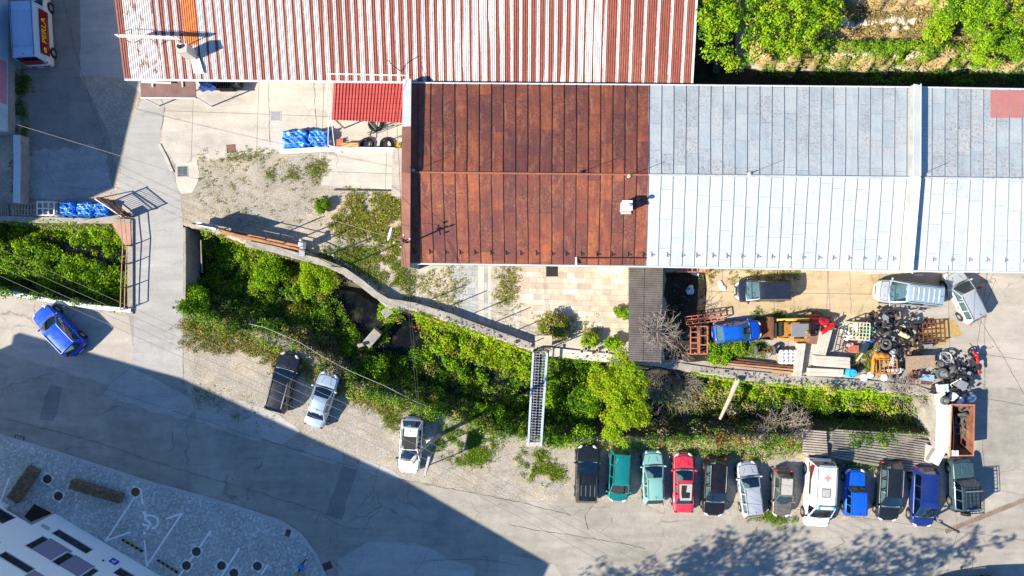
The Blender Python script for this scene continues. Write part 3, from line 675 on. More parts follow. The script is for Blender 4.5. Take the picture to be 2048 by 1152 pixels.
for p0, p1 in (((100, 1083.5), (101, 1121)), ((151, 1116.5), (153, 1151)), ((69, 1140), (60, 1175))):
    s0, z0 = fac(*p0); s1, z1 = fac(*p1); fslab('panel', M_PURP, s0, s1, min(z0, z1), max(z0, z1), -.01, .014)
fslab('panel', M_PURP, fac(101, 1076.5)[0], fac(118, 1119.5)[0], fac(101, 1076.5)[1], fac(64, 1099)[1], -.01, .013)
fslab('panel', M_PURP, fac(151, 1110)[0], fac(170, 1148)[0], fac(151, 1110)[1], fac(118, 1131)[1], -.01, .013)
s0, z0 = fac(90, 1056); bx = fslab('wall_lamp', M_CURB, s0-8, s0+8, z0-.12, z0+.12, 0, .16)
s0, z0 = fac(206, 1121.5); m = MB(); q = fpt(s0, z0); nn = Vector((FD.y, FD.x, 0)); m.cyl(q, q+nn*.05, .09, .09, 12); m.build('wall_vent', M_DARK, ob)
def text_mesh(body, size, M, parent, mat, name='lettering', ext=.004, spacing=1.0, shear=0, bold=0, sx=1.0):
    cu = bpy.data.curves.new(name, 'FONT'); cu.body = body; cu.size = size; cu.extrude = ext; cu.align_x = 'CENTER'; cu.align_y = 'CENTER'; cu.space_character = spacing; cu.shear = shear; cu.offset = bold
    o = bpy.data.objects.new(name, cu); C.objects.link(o); dg = bpy.context.evaluated_depsgraph_get(); dg.update()
    me = bpy.data.meshes.new_from_object(o.evaluated_get(dg)); bpy.data.objects.remove(o); me.materials.clear(); me.materials.append(mat)
    for v in me.vertices: v.co.x *= sx
    r = bpy.data.objects.new(name, me); C.objects.link(r); r.parent = parent; r.matrix_local = M; return r
s0, z0 = fac(228, 1123.5); pl = thing('parking_sign', 'small blue P parking sign on the white office block face', 'sign', fpt(s0, z0, .03).to_tuple())
fx, fz = Vector((FD.x, -FD.y, 0)), Vector((0, 0, 1)); fn = Vector((FD.y, FD.x, 0))
R3 = Matrix((fx, fz, fn)).transposed()
if R3.determinant() < 0: fx = -fx; R3 = Matrix((fx, fz, fn)).transposed()
m = MB(); m.box((0, 0, 0), (.62, .62, .05), M=R3); m.build('plate', flat('traffic_blue', (.01, .05, .55), .4), pl, world=False)
text_mesh('P', .55, Matrix.Translation(fn*.03) @ R3.to_4x4(), pl, M_WHITE, 'letter', bold=.012)
# ------------------------- left edge building and the off-frame block whose shade fills the back yard
lb = thing('blue_white_building', 'pale blue and pink rendered building at the left edge', 'building', (W(25, 100).x-4, W(25, 100).y, 0))
lx = W(31, 0).x; y0, y1 = W(0, 268).y, W(0, -500).y
def pf():
    t = NT('blue_white_render', .8, .2); p = t.pos(); n = t.noise(.5, 5, .6)
    t.col(t.ramp(n, [(.35, (.36, .52, .68)), (.65, (.62, .70, .76))])); return t.mat
m = MB(); m.prism([(lx, y0), (lx, y1), (lx-9, y1), (lx-9, y0)], .8, 6.2); m.build('wall', pf(), lb)
m = MB(); m.prism([(lx+.06, y0-.02), (lx+.06, y1), (lx-9.05, y1), (lx-9.05, y0-.02)], 0, .82); m.build('plinth', M_REND, lb)
m = MB(); m.box((lx, (W(0, 133).y+W(0, 216).y)/2, 3.6), (.06, W(0, 133).y-W(0, 216).y, 5.2)); m.build('pink_panel', flat('pink_render', (.58, .25, .36), .8, .2), lb)
m = MB(); m.prism([(lx+.15, y0-.15), (lx+.15, y1), (lx-9.1, y1), (lx-9.1, y0-.15)], 6.2, 6.45); m.build('roof', M_ZINC, lb)
ab = [(-217, 561), (-29, -227), (-330, -420), (-900, -300), (-900, 561)]
t = thing('apartment_block', 'tall plain apartment block just beyond the left edge', 'building', tuple(W(-560, 200)))
walls(t, [tuple(W(*p)) for p in ab], 0, 13.7, M_FACADE); m = MB(); m.prism([tuple(W(*p))[:2] for p in ab], 13.7, 14.0); m.build('roof', M_ZINC, t)
# ---------------------------------------------------------------- vehicles
def paint(name, c, metal=.25, rough=.28, dirt=.12, flakes=None):
    t = NT('paint_'+name, rough, .5, metal); p = t.pos('Object')
    n = t.noise(1.6, 5, .7, p); cc = t.mix(t.ramp(n, [(.45, 0), (.75, dirt)]), c, (.30, .26, .21))
    if flakes: cc = t.mix(t.ramp(t.noise(1.5, 6, .8, p), [(.635, 0), (.65, .9)]), cc, flakes)
    t.col(cc)
    t.set(t.b.inputs['Roughness'], t.ramp(n, [(.3, rough), (.8, min(1, rough+.2))]))
    t.b.inputs['Coat Weight'].default_value = .6; t.b.inputs['Coat Roughness'].default_value = .08
    return t.mat
def glass_mat():
    t = NT('tinted_glass', .04, .5); nt = t.nt
    g = t.n('BsdfGlossy', {'Color': (1, 1, 1), 'Roughness': .03}); tr = t.n('BsdfTransparent', {0: (.74, .90, .93)})
    f = t.n('Fresnel', {0: 1.95}); mx = t.n('MixShader', {0: f.outputs[0], 1: tr.outputs[0], 2: g.outputs[0]})
    nt.links.new(mx.outputs[0], t.out.inputs[0]); return t.mat
M_GLASS = glass_mat()
M_TRIM = flat('black_trim', (.02, .02, .021), .55, .4, 0, .1)
M_LAMP = flat('headlamp_lens', (.72, .74, .76), .15, .6, .2, .05)
M_TAIL = flat('tail_lamp_lens', (.45, .012, .012), .2, .6, 0, .1)
M_CABIN = flat('cabin_lining', (.22, .28, .30), .9, .2, 0, .2)
M_SEAT = flat('seat_fabric', (.52, .53, .54), .9, .2, 0, .2)
M_PLATE = flat('white_plate', (.75, .75, .74), .5)
M_RIM = flat('alloy_rim', (.42, .43, .44), .35, .5, .7, .1)
STY = dict(  # rear base, rear roof, front roof, cowl (fraction of length from the rear), belt and bonnet height (of height), roof width, belt width
    hatch=(.03, .15, .52, .755, .60, .52, .70, .92), sedan=(.15, .30, .56, .745, .62, .55, .70, .90), estate=(.025, .10, .56, .755, .61, .52, .72, .92),
    suv=(.02, .09, .54, .735, .58, .54, .76, .93), mpv=(.02, .08, .62, .83, .56, .50, .76, .93), ambul=(.02, .07, .66, .845, .52, .46, .80, .95),
    cargo=(.005, .03, .77, .895, .50, .42, .88, .97), jeep=(.02, .07, .56, .645, .58, .545, .80, .93), mini=(.03, .13, .50, .70, .60, .53, .72, .92))
def lerp2(a, b, t): return (a[0]+(b[0]-a[0])*t, a[1]+(b[1]-a[1])*t)
def car(label, px, py, head, L, Wd, Ht, pm, st='hatch', name='parked_car', cat='car', group='cars parked around the creek', rails=None, ribs=0, ribm=None, ribax='x', sunroof=None, seat=None, sidewin=True, roofcol=None, mirror=True, lampm=None, antenna=True, wmul=1.0, zoff=0.0, plate=True):
    r = thing(name, label, cat, W(px, py, 0)+Vector((0, 0, zoff)), math.atan2(-head[1], head[0]), group)
    a, b, c, d, fzb, fzh, frw, fbw = STY[st]; X = lambda f: -L/2+f*L
    zb, zh, zr, hw = Ht*fzb, Ht*fzh, Ht, Wd/2
    round_ = .66 if st not in ('jeep', 'cargo') else .86
    wx = [0, .006, .03, .07, .13, .2, .74, .86, .91, .95, .975, .992, 1]; wy = [.70, .80, .90, .955, .985, 1, 1, .975, .94, .87, .77, .62, .45]
    if st in ('cargo', 'jeep', 'ambul'): wy = [.92, .95, .97, .985, .99, 1, 1, .99, .98, .96, .93, .89, .84]
    zx = [0, .008, .03, a+.02, d, .93, .965, .985, 1]; zz = [zb*.78, zb*.95, zb, zb, zb, zh, zh-.05, zh-.12, zh-.24]
    if st == 'sedan': zz[2] = zb*.97
    wf = lambda f: hw*np.interp(f, wx, wy); zf = lambda f: np.interp(f, zx, zz)
    crown = lambda f: .035 if f > d+.01 else (.02 if st == 'sedan' and f < a else 0.0)
    fs_ = [0, .006, .03, .07, .13, .2, .3, .4, .5, .6, .68, d, d+.03, .82, .87, .91, .945, .97, .985, .995, 1]; fs_ = sorted(set(round(f, 4) for f in fs_))
    ring = lambda f: (lambda w, t, k: [(0, .2), (.85*w, .2), (.97*w, .28), (w, .42*t+.12), (.985*w, .75*t), (.955*w, t-.07), (.88*w, t-.012), (.6*w, t+.5*k), (0, t+k)])(wf(f), zf(f), crown(f))
    m = MB(); vs, fc = [], []
    for f in fs_:
        R = ring(f); full = [(y, z) for y, z in R]+[(-y, z) for y, z in R[-2:0:-1]]
        vs += [(X(f), y, z) for y, z in full]
    k = 16
    for i in range(len(fs_)-1):
        for j in range(k): fc.append((i*k+j, i*k+(j+1) % k, (i+1)*k+(j+1) % k, (i+1)*k+j))
    fc.append(tuple(range(k))[::-1]); fc.append(tuple((len(fs_)-1)*k+j for j in range(k)))
    m.add(vs, fc); body = m.build('body', pm, r, 50, world=False)
    bp = lambda f, q, dz=0: (X(f), q*wf(f)*.88, zf(f)+crown(f)*(1-q*q)+dz)
    # bonnet panel
    m = MB(); f0, f1 = d+.008, .955; n1, n2 = 7, 8
    g = [[bp(f0+(f1-f0)*i/n1-.03*((2*j/n2-1)**2)*(i/n1), .93*(2*j/n2-1), .012) for j in range(n2+1)] for i in range(n1+1)]
    m.add([p for row in g for p in row], [(i*(n2+1)+j, (i+1)*(n2+1)+j, (i+1)*(n2+1)+j+1, i*(n2+1)+j+1)[::-1] for i in range(n1) for j in range(n2)])
    m.build('bonnet', pm, r, 40, world=False)
    m = MB(); dd = .012
    ln = lambda p, q, w: m.bar(Vector(p), Vector(q), w, .01)
    for sg in (-1, 1):
        for i in range(6): u0, u1 = f0+(f1-f0)*i/6, f0+(f1-f0)*(i+1)/6; ln(bp(u0, sg*.955, .012), bp(u1, sg*.955, .012), .022)
        ln(bp(f0+.05, sg*.52, .018), bp(f1-.05, sg*.36, .018), .018)
    for i in range(6): q0, q1 = -.95+1.9*i/6, -.95+1.9*(i+1)/6; ln(bp(f1-.03*q0*q0+.004, q0, .008), bp(f1-.03*q1*q1+.004, q1, .008), .022)
    m.build('panel_gap', M_TRIM, r, world=False)
    m = MB(); m.add([bp(d-.016, -.93, .030), bp(d+.010, -.93, .016), bp(d+.018, 0, .022), bp(d+.010, .93, .016), bp(d-.016, .93, .030), bp(d-.004, 0, .030)], [(0, 1, 2, 5), (5, 2, 3, 4)]); m.build('cowl', M_TRIM, r, world=False)
    # greenhouse
    A, B_, C_, D_ = (X(a), zb), (X(b), zr-.03), (X(c), zr-.03), (X(d), zb)
    sx0, sx1 = X(b)+.03*L, X(c)
    stn = [(*A, 'R'), (*lerp2(A, B_, .12), 'r'), (*lerp2(A, B_, .5), 'r'), (*lerp2(A, B_, .86), 'R'), (*B_, 'S')]
    npil = 1 if (sx1-sx0) < 1.5 else 2
    cuts = [sx0]
    seg = (sx1-sx0)/(npil+.35)
    for q in range(npil): cuts += [sx0+seg*(q+.85)-.05, sx0+seg*(q+.85)+.05]
    for i, x in enumerate(cuts): stn.append((x, zr-.03+.02*math.sin(math.pi*(x-X(b))/(X(c)-X(b))), 'g' if i % 2 == 0 else 'S'))
    stn += [(*C_, 'g'), (*lerp2(C_, D_, .10), 'W'), (*lerp2(C_, D_, .4), 'W'), (*lerp2(C_, D_, .72), 'w'), (*lerp2(C_, D_, .93), 'S'), (*D_, 'S')]
    vr = .0
    cross = [(1, 1.0), (1, .9), (1, .10), (1, 0.0), (.90, 0), (.5, 0), (0, 0), (-.5, 0), (-.90, 0), (-1, 0.0), (-1, .10), (-1, .9), (-1, 1.0)]
    wb, wt = hw*fbw, hw*frw
    def gp(x, z, y, s):
        h = max(0, min(1, (z-zb)/(zr-.03-zb))); w = wb+(wt-wb)*h; e = (X(b) <= x <= X(c))
        zz_ = z-(.05*h)*(y*y)+(.02*h)
        bow = 0
        if x > X(c): bow = .10*(1-y*y)*(1-h)*(1 if s == 0 else 0)+.0
        if x < X(b): bow = -.05*(1-y*y)*(1-h) if s == 0 else 0
        if s == 0: return (x+bow, y*w, zz_)
        return (x, (1 if y > 0 else -1)*(w+(wb-w)*s*1.0), (z-.05*h+.02*h)+(zb-(z-.03*h))*s)
    P = [[gp(x, z, y, s) for y, s in cross] for x, z, _ in stn]
    ncr = len(cross); gv = [p for row in P for p in row]
    pf_, front, rear, sideL, sideR = [], [], [], [], []
    for i in range(len(stn)-1):
        tg = stn[i][2]
        for j in range(ncr-1):
            q = (i*ncr+j, i*ncr+j+1, (i+1)*ncr+j+1, (i+1)*ncr+j)
            inner = 4 <= j <= 7
            side = j in (1, 10)
            if tg == 'r' and inner: rear.append(q)
            elif tg in 'Ww' and inner: front.append(q)
            elif tg in ('g', 'W') and side and (sidewin is True or (sidewin == 'front' and stn[i][0] > X(c)-.55)): (sideL if j == 1 else sideR).append(q)
            else: pf_.append(q)
    fl = lambda F: [q[::-1] for q in F]
    m = MB(); m.add(gv, pf_); m.build('roof', roofcol or pm, r, 38, world=False)
    for nm, F in (('windscreen', front), ('rear_window', rear), ('side_window', sideL), ('side_window', sideR)):
        if F: m = MB(); m.add(gv, F); m.build(nm, M_GLASS if sidewin != 'stripe' or nm == 'windscreen' else M_GLASSD, r, 60, world=False)
    # cabin
    m = MB(); m.prism([(X(a)+.06, -wb+.05), (X(d)-.02, -wb+.08), (X(d)-.02, wb-.08), (X(a)+.06, wb-.05)], zb+.004, zb+.02)
    m.box((X(d)-.22, 0, zb+.05), (.36, wb*1.7, .08)); m.build('cabin', M_CABIN, r, world=False)
    m = MB(); xs = X(c)-.28
    for x in (xs, xs-.95):
        for y in (-.36, .36): m.box((x, y*hw/.85, zb+.14), (.14, .42, .40), top=.85); m.ball((x-.02, y*hw/.85, zb+.39), (.06, .13, .10), 8, 5)
    m.build('seat', seat or M_SEAT, r, 40, world=False, bevel=.03)
    m = MB(); m.torus((X(d)-.48, .36*hw/.85, zb+.10), .18, .018, Matrix.Rotation(-1.1, 3, 'Y'), 16, 6); m.build('steering_wheel', M_TRIM, r, 40, world=False)
    # lamps, trims, plates
    lz = zh-.16
    for sgn in (-1, 1):
        m = MB(); fq = .962; m.ball((X(fq)-.03, sgn*wf(.962)*.78, zf(.962)-.075), (.29, .14, .09), 12, 8, Matrix.Rotation(-sgn*.7, 3, 'Z')); m.build('headlight', lampm or M_LAMP, r, 50, world=False)
        m = MB(); m.ball((X(.02), sgn*wf(.02)*.86, zb*.86), (.10, .13, .16), 10, 8); m.build('tail_light', M_TAIL, r, 50, world=False)
        if mirror:
            m = MB(); m.ball((X(d)-.12, sgn*(hw*.95+.12), zb+.06), (.085, .12, .075), 10, 6); m.bar((X(d)-.10, sgn*hw*.86, zb), (X(d)-.11, sgn*(hw*.95+.06), zb+.04), .05); m.build('mirror', pm if pm is not P_WHITE else M_TRIM, r, 45, world=False)
        m = MB()
        for fx_ in (.36, .60): m.box((X(fx_), sgn*hw*.99, zb*.84), (.2, .03, .035))
        m.build('door_handle', M_TRIM, r, world=False)
    m = MB(); m.box((X(1)-.045, 0, zh-.33), (.12, wf(1)*1.5, .12)); m.build('grille', M_TRIM, r, world=False, bevel=.02)
    m = MB(); m.box((X(0)-.01, 0, .46), (.10, Wd*.72, .14)); m.build('rear_bumper', pm if st in ('hatch', 'sedan', 'estate', 'mini') else M_TRIM, r, world=False, bevel=.03)
    if plate:
        for x in (X(1)+.02, X(0)-.065): m = MB(); m.box((x, 0, .45 if x > 0 else .47), (.012, .5, .11)); m.build('number_plate', M_PLATE, r, world=False)
    m = MB()
    for y in (.12, -.38): m.bar((X(d)+.03, y*hw*1.1, zb+.05), (X(d)-.18, (y+.34)*hw*1.1, zb+.155), .02)
    m.build('wiper', M_TRIM, r, world=False)
    if antenna: m = MB(); m.bar((X(b)+.22, 0, zr+.0), (X(b)+.0, 0, zr+.16), .015); m.box((X(b)+.22, 0, zr), (.07, .05, .03)); m.build('antenna', M_TRIM, r, world=False)
    # wheels
    R = .33 if Ht < 1.6 else .37; xf, xr = X(.815), X(.185)
    for x in (xf, xr):
        for sgn in (-1, 1):
            m = MB(); m.tube([(x, sgn*(hw-.2), R), (x, sgn*(hw+.012), R)], [R, R], 18); m.tube([(x, sgn*(hw+.010), R), (x, sgn*(hw+.02), R)], [R*.97, R*.86], 18); w = m.build('wheel', M_BLACK, r, 40, world=False)
            m = MB(); m.tube([(x, sgn*(hw+.012), R), (x, sgn*(hw+.026), R)], [R*.64, R*.58], 14); m.tube([(x, sgn*(hw+.02), R), (x, sgn*(hw+.034), R)], [R*.2, R*.16], 8); m.build('rim', M_RIM, w, 40, world=False)
            m = MB(); m.torus((x, sgn*(hw-.02), R), R+.045, .038, Matrix.Rotation(math.pi/2, 3, 'X'), 18, 6); m.build('wheel_arch', M_TRIM, r, 50, world=False)
    m = MB()
    for sg in (-1, 1): m.bar((X(b)+.05, sg*wt*.905, zr-.045+.02), (X(c)-.03, sg*wt*.905, zr-.045+.02), .028, .02)
    m.build('roof_ditch', M_TRIM, r, world=False)
    # roof furniture
    zt = zr-.01
    if rails:
        for sgn in (-1, 1):
            m = MB(); y = sgn*wt*.93; m.tube([(X(b)+.05, y, zt-.02), (X(b)+.16, y, zt+.045), (X(c)-.2, y, zt+.045), (X(c)-.06, y, zt-.02)], .026, 6); m.build('roof_rail', rails, r, 40, world=False)
    if ribs:
        m = MB(); x0, x1 = X(b)+.2, X(c)-.15
        for i in range(ribs):
            if ribax == 'x': m.box(((x0+x1)/2 if ribs > 5 else x0+(x1-x0)*.35, wt*.75*(2*i/(ribs-1)-1), zt+.004), ((x1-x0)*(.95 if ribs > 5 else .5), .035, .03))
            else: m.box((x0+(x1-x0)*(i+.5)/ribs, 0, zt+.012), (.045, wt*1.35, .03))
        m.build('roof_rib', ribm or roofcol or pm, r, world=False)
    if sunroof:
        x0, x1, mt = sunroof; m = MB(); m.box((X(x0)/2+X(x1)/2, 0, zt+.012), (X(x1)-X(x0), wt*1.5, .03)); m.build('sunroof', mt, r, world=False, bevel=.02)
    r['_'] = 0; del r['_']
    return r, X, dict(wt=wt, wb=wb, zr=zr, zb=zb, hw=hw, wf=wf, zf=zf, b=b, c=c, d=d)
P_WHITE = paint('white', (.74, .75, .75), 0, .3, .06); P_SILVER = paint('silver', (.56, .60, .64), .45, .32, .06); P_ICE_SKY = paint('ice_silver_sky', (.40, .52, .64), .4, .3, .05)
P_BLACK = paint('black', (.012, .014, .018), .1, .2, .03); P_GRAPH = paint('graphite', (.016, .020, .028), .3, .25, .02); P_NAVY = paint('navy', (.022, .032, .055), .3, .25, .04)
P_BLUE = paint('blue', (.004, .08, .62), .2, .22, .02); P_BLUE2 = paint('mid_blue', (.006, .12, .66), .2, .25, .03); P_TEAL = paint('teal', (.006, .22, .22), .3, .25, .05, (.55, .62, .62))
P_MINT = paint('mint', (.30, .60, .55), .35, .28, .05); P_RED = paint('red', (.58, .035, .065), .05, .35, .06); P_BROWN = paint('dark_brown', (.016, .014, .015), .3, .22, .02)
P_TAUPE = paint('taupe', (.17, .155, .14), .3, .4, .35); P_PURPLE = paint('purple_blue', (.014, .04, .22), .35, .25, .05); P_JEEP = paint('slate', (.05, .10, .13), .2, .3, .08)
M_PEBBLE = flat('faded_grey_panel', (.42, .40, .38), .5, .3)
G = 'cars parked in the row along the creek'
car('bright blue off-roader with white roof rails parked alone by the creek wall', 130, 659, (-80, -83), 4.5, 1.85, 1.72, P_BLUE, 'suv', rails=M_WHITE)
car('dark grey estate with silver roof rails and red tail lights', 571, 763, (30, -112), 4.75, 1.86, 1.5, P_GRAPH, 'estate', rails=M_SILV)
car('silver blue saloon parked beside the dark estate', 648, 797, (33, -104), 4.4, 1.76, 1.42, P_ICE_SKY, 'sedan')
car('white hatchback with a dark glass roof beside the lamp pole', 824, 887, (-8, 112), 4.35, 1.8, 1.5, P_WHITE, 'hatch', rails=M_DARK, sunroof=(.30, .53, M_TRIM))
car('black off-roader with roof ribs at the left end of the row', 1172, 943, (3, -112), 4.55, 1.86, 1.68, P_BLACK, 'suv', group=G, ribs=4, ribm=M_SILV, rails=M_TRIM)
car('teal green van nose down next to the black off-roader', 1236, 944, (-7, 108), 4.25, 1.7, 1.8, P_TEAL, 'mpv', group=G)
car('mint green hatchback with a pale roof', 1303, 951, (-4, -108), 4.25, 1.75, 1.48, P_MINT, 'hatch', group=G)
rc, X_, I_ = car('old red boxy hatchback with a big open sunroof', 1363, 961, (1, -120), 4.7, 1.72, 1.38, P_RED, 'sedan', group=G)
m = MB(); m.prism([(X_(.25), -.44), (X_(.52), -.50), (X_(.52), .50), (X_(.25), .44)], 1.37, 1.40); sr = m.build('sunroof', M_PEBBLE, rc, world=False)
m = MB(); m.prism([(X_(.29), -.30), (X_(.38), -.34), (X_(.39), -.02), (X_(.50), -.10), (X_(.50), .33), (X_(.36), .36), (X_(.29), .30)], 1.402, 1.408); m.build('opening', M_TRIM, sr, world=False)
car('dark brown estate with silver trim, nose down beside the red hatchback', 1425, 968, (-6, 115), 4.7, 1.84, 1.48, P_BROWN, 'estate', group=G, rails=M_SILV)
car('pale silver hatchback parked askew in the row', 1494, 974, (-14, -110), 4.4, 1.76, 1.45, P_SILVER, 'estate', group=G)
car('small dusty taupe car with a grey roof panel', 1558, 980, (-5, 90), 3.7, 1.6, 1.55, P_TAUPE, 'mini', group=G, sunroof=(.14, .48, M_PEBBLE))
am, AX, I_ = car('white ambulance with a red cross on its roof and a blue light bar', 1628, 979, (-7, 132), 5.35, 1.98, 2.2, P_WHITE, 'ambul', 'ambulance', 'ambulance', G, sidewin='front')
m = MB(); zz = I_['zr']+.012; m.box((AX(.22), 0, zz), (.5, .17, .014)); m.box((AX(.22), 0, zz+.002), (.17, .5, .014)); m.build('red_cross', flat('faded_red', (.72, .24, .22), .6), am, world=False)
m = MB(); m.box((AX(.43), -.05, zz+.02), (.6, .58, .05)); w = m.build('roof_hatch', M_PEBBLE, am, world=False, bevel=.04)
m = MB(); m.box((AX(.43), -.05, zz+.0), (.68, .66, .04)); m.build('hatch_frame', M_TRIM, am, world=False, bevel=.04)
m = MB(); m.box((AX(.645), 0, zz+.06), (.22, 1.25, .14)); lbx = m.build('light_bar', M_WHITE, am, world=False, bevel=.03)
for y in (-.56, .56): m = MB(); m.box((AX(.645), y, zz+.07), (.23, .2, .13)); m.build('blue_lamp', M_CYANP, lbx, world=False, bevel=.03)
for sg in (-1, 1):
    m = MB()
    for p in (((AX(.06), 1.32), (AX(.06), 1.85), (AX(.30), 1.42)), ((AX(.10), .75), (AX(.02), 1.2), (AX(.20), 1.1))):
        q = [(x, sg*(I_['wb']+(I_['wt']-I_['wb'])*max(0, (z-I_['zb'])/(I_['zr']-.03-I_['zb']))+.012), z) for x, z in p]; m.add(q+[(a, b-sg*.01, c) for a, b, c in q], [(0, 1, 2), (2, 1, 0), (3, 4, 5), (5, 4, 3)])
    m.build('red_chevron', M_RED, am, world=False)
    m = MB(); m.box((AX(.30), sg*(I_['hw']*.945), 1.32), (2.2, .03, .26)); m.build('dark_stripe', flat('olive_stripe', (.05, .055, .02), .3), am, world=False)
m = MB(); m.box((AX(.805), .35, I_['zb']+.10), (.22, .5, .02)); m.build('red_jacket', flat('orange_cloth', (.75, .12, .04), .8), am, world=False)
m = MB(); m.box((AX(.05), 0, zz-.02), (.14, 1.3, .03)); m.build('rear_spoiler', P_ICE_SKY, am, world=False, bevel=.01)
car('small bright blue car with a ribbed roof between the ambulance and the dark estate', 1701, 980, (3, -89), 3.65, 1.62, 1.55, P_BLUE2, 'jeep', group=G, ribs=6)
car('dark navy estate with silver rails, nose down', 1769, 977, (-6, 116), 4.75, 1.82, 1.5, P_GRAPH, 'estate', group=G, rails=M_SILV)
car('purple blue people carrier, nose down', 1836, 988, (-5, 116), 4.75, 1.84, 1.66, P_PURPLE, 'mpv', group=G)
jp, JX, I_ = car('slate off-roader with a chequered roof rack beside the skip', 1913, 965, (-5, -102), 4.1, 1.78, 1.85, P_JEEP, 'jeep', group=G, lampm=M_TRIM)
m = MB(); zt = I_['zr']+.14; x0, x1, y0_, y1_ = JX(.06), JX(.55), -.72, .72
for i in range(8): m.bar((x0+(x1-x0)*i/7, y0_, zt), (x0+(x1-x0)*i/7, y1_, zt), .03)
for i in range(6): m.bar((x0, y0_+(y1_-y0_)*i/5, zt-.02), (x1, y0_+(y1_-y0_)*i/5, zt-.02), .03)
for x in (x0, x1):
    for y in (y0_, y1_): m.bar((x, y, zt-.18), (x, y, zt+.12), .04)
for a, b in (((x0, y0_), (x1, y0_)), ((x1, y0_), (x1, y1_)), ((x1, y1_), (x0, y1_)), ((x0, y1_), (x0, y0_))): m.bar((*a, zt+.12), (*b, zt+.12), .03)
m.build('roof_rack', M_TRIM, jp, world=False)
m = MB()
for x in (JX(.12), JX(.47)): m.box((x, 0, zt+.04), (.09, 1.4, .03))
m.build('rack_bar', M_SILV, jp, world=False)
m = MB(); m.box((JX(.80), .1, I_['zf'](.8)+.06), (.45, .3, .05)); m.build('bonnet_scoop', P_JEEP, jp, world=False, bevel=.03)
m = MB(); m.cyl((JX(0)-.24, 0, .95), (JX(0)-.03, 0, .95), .36, .36, 18); sw = m.build('spare_wheel', M_BLACK, jp, 40, world=False)
m = MB(); m.cyl((JX(0)-.262, 0, .95), (JX(0)-.235, 0, .95), .22, .22, 14); m.build('cover', M_SILV, sw, 40, world=False)
Y_ = 'cars in the scrap yard'
car('navy car facing left in the yard below the pale roof', 1521, 581, (-109, 1), 4.35, 1.76, 1.5, P_NAVY, 'mpv', group=Y_)
car('long silver van with roof ribs parked across the yard', 1806, 587, (-131, -14), 5.1, 1.9, 1.9, P_SILVER, 'mpv', 'parked_van', 'van', Y_, ribs=6, ribm=M_WHITE, ribax='y', roofcol=P_ICE_SKY)  # bluish roof colour carries the reflected sky, painted over the silver
car('silver hatchback parked at an angle right of the long van', 1917, 592, (-50, -100), 4.45, 1.78, 1.5, P_SILVER, 'estate', group=Y_)
car('bright blue small car wedged between rack frames and the loader', 1469, 662, (93, -10), 3.75, 1.62, 1.5, P_BLUE, 'hatch', group=Y_, roofcol=P_BLUE2)
car('white car mostly cut off at the bottom edge, only its tail showing', 1958, 1196, (0, 100), 4.6, 1.85, 1.5, P_WHITE, 'hatch', group=Y_) if False else None
car('white car mostly cut off by the lower right corner', 1925, 1176, (-100, 4), 5.4, 1.95, 2.2, P_WHITE, 'mpv', 'parked_van', 'van', 'cars parked around the creek')
vn, VX, I_ = car('white delivery van with a dark red PERLA panel at the top left', 86, 66, (-8, -140), 5.7, 2.0, 2.45, paint('van_white', (.62, .66, .66), 0, .4, .08), 'cargo', 'delivery_van', 'van', 'vans', sidewin='front', ribs=0, roofcol=paint('van_roof', (.36, .52, .72), 0, .5, .05))
y_ = -(I_['hw']+.022)
m = MB(); m.box((VX(.405), y_, 1.36), (3.45, .03, .98)); sg = m.build('sign_panel', flat('dark_red_panel', (.20, .004, .012), .5, .3, 0, .06), vn, world=False)
RX = Matrix(((1, 0, 0), (0, 0, -1), (0, 1, 0))).to_4x4()
text_mesh('PERLA', .72, Matrix.Translation((VX(.43), y_-.02, 1.46)) @ RX, sg, M_GOLD, 'lettering', bold=.012, sx=1.02)
m = MB()
for i, (x, z) in enumerate(((-.16, 0), (-.08, .05), (0, .10), (.08, .05), (.16, 0))): m.ball((VX(.165)+x, y_-.02, 1.42+z), (.05, .012, .11), 8, 6)
m.box((VX(.165), y_-.02, 1.30), (.42, .02, .08)); m.build('emblem', M_GOLD, sg, world=False)
m = MB(); m.box((VX(.40), y_-.018, 1.08), (2.6, .012, .035)); m.box((VX(.40), y_-.018, .98), (2.2, .012, .025)); m.build('gold_line', flat('dull_gold', (.42, .18, .08), .5), sg, world=False)
m = MB()
for i in range(9): m.box((VX(.40), (2*i/8-1)*.66, I_['zr']-.004), (2.9, .03, .02))
m.box((VX(.17), 0, I_['zr']-.006), (.03, 1.5, .03)); m.build('roof_rib', flat('van_roof_rib', (.30, .44, .62), .5), vn, world=False)
m = MB(); m.box((VX(.003)-.02, 0, 1.45), (.05, 1.5, .8)); m.build('rear_panel', flat('red_rear_panel', (.28, .01, .02), .5), vn, world=False)
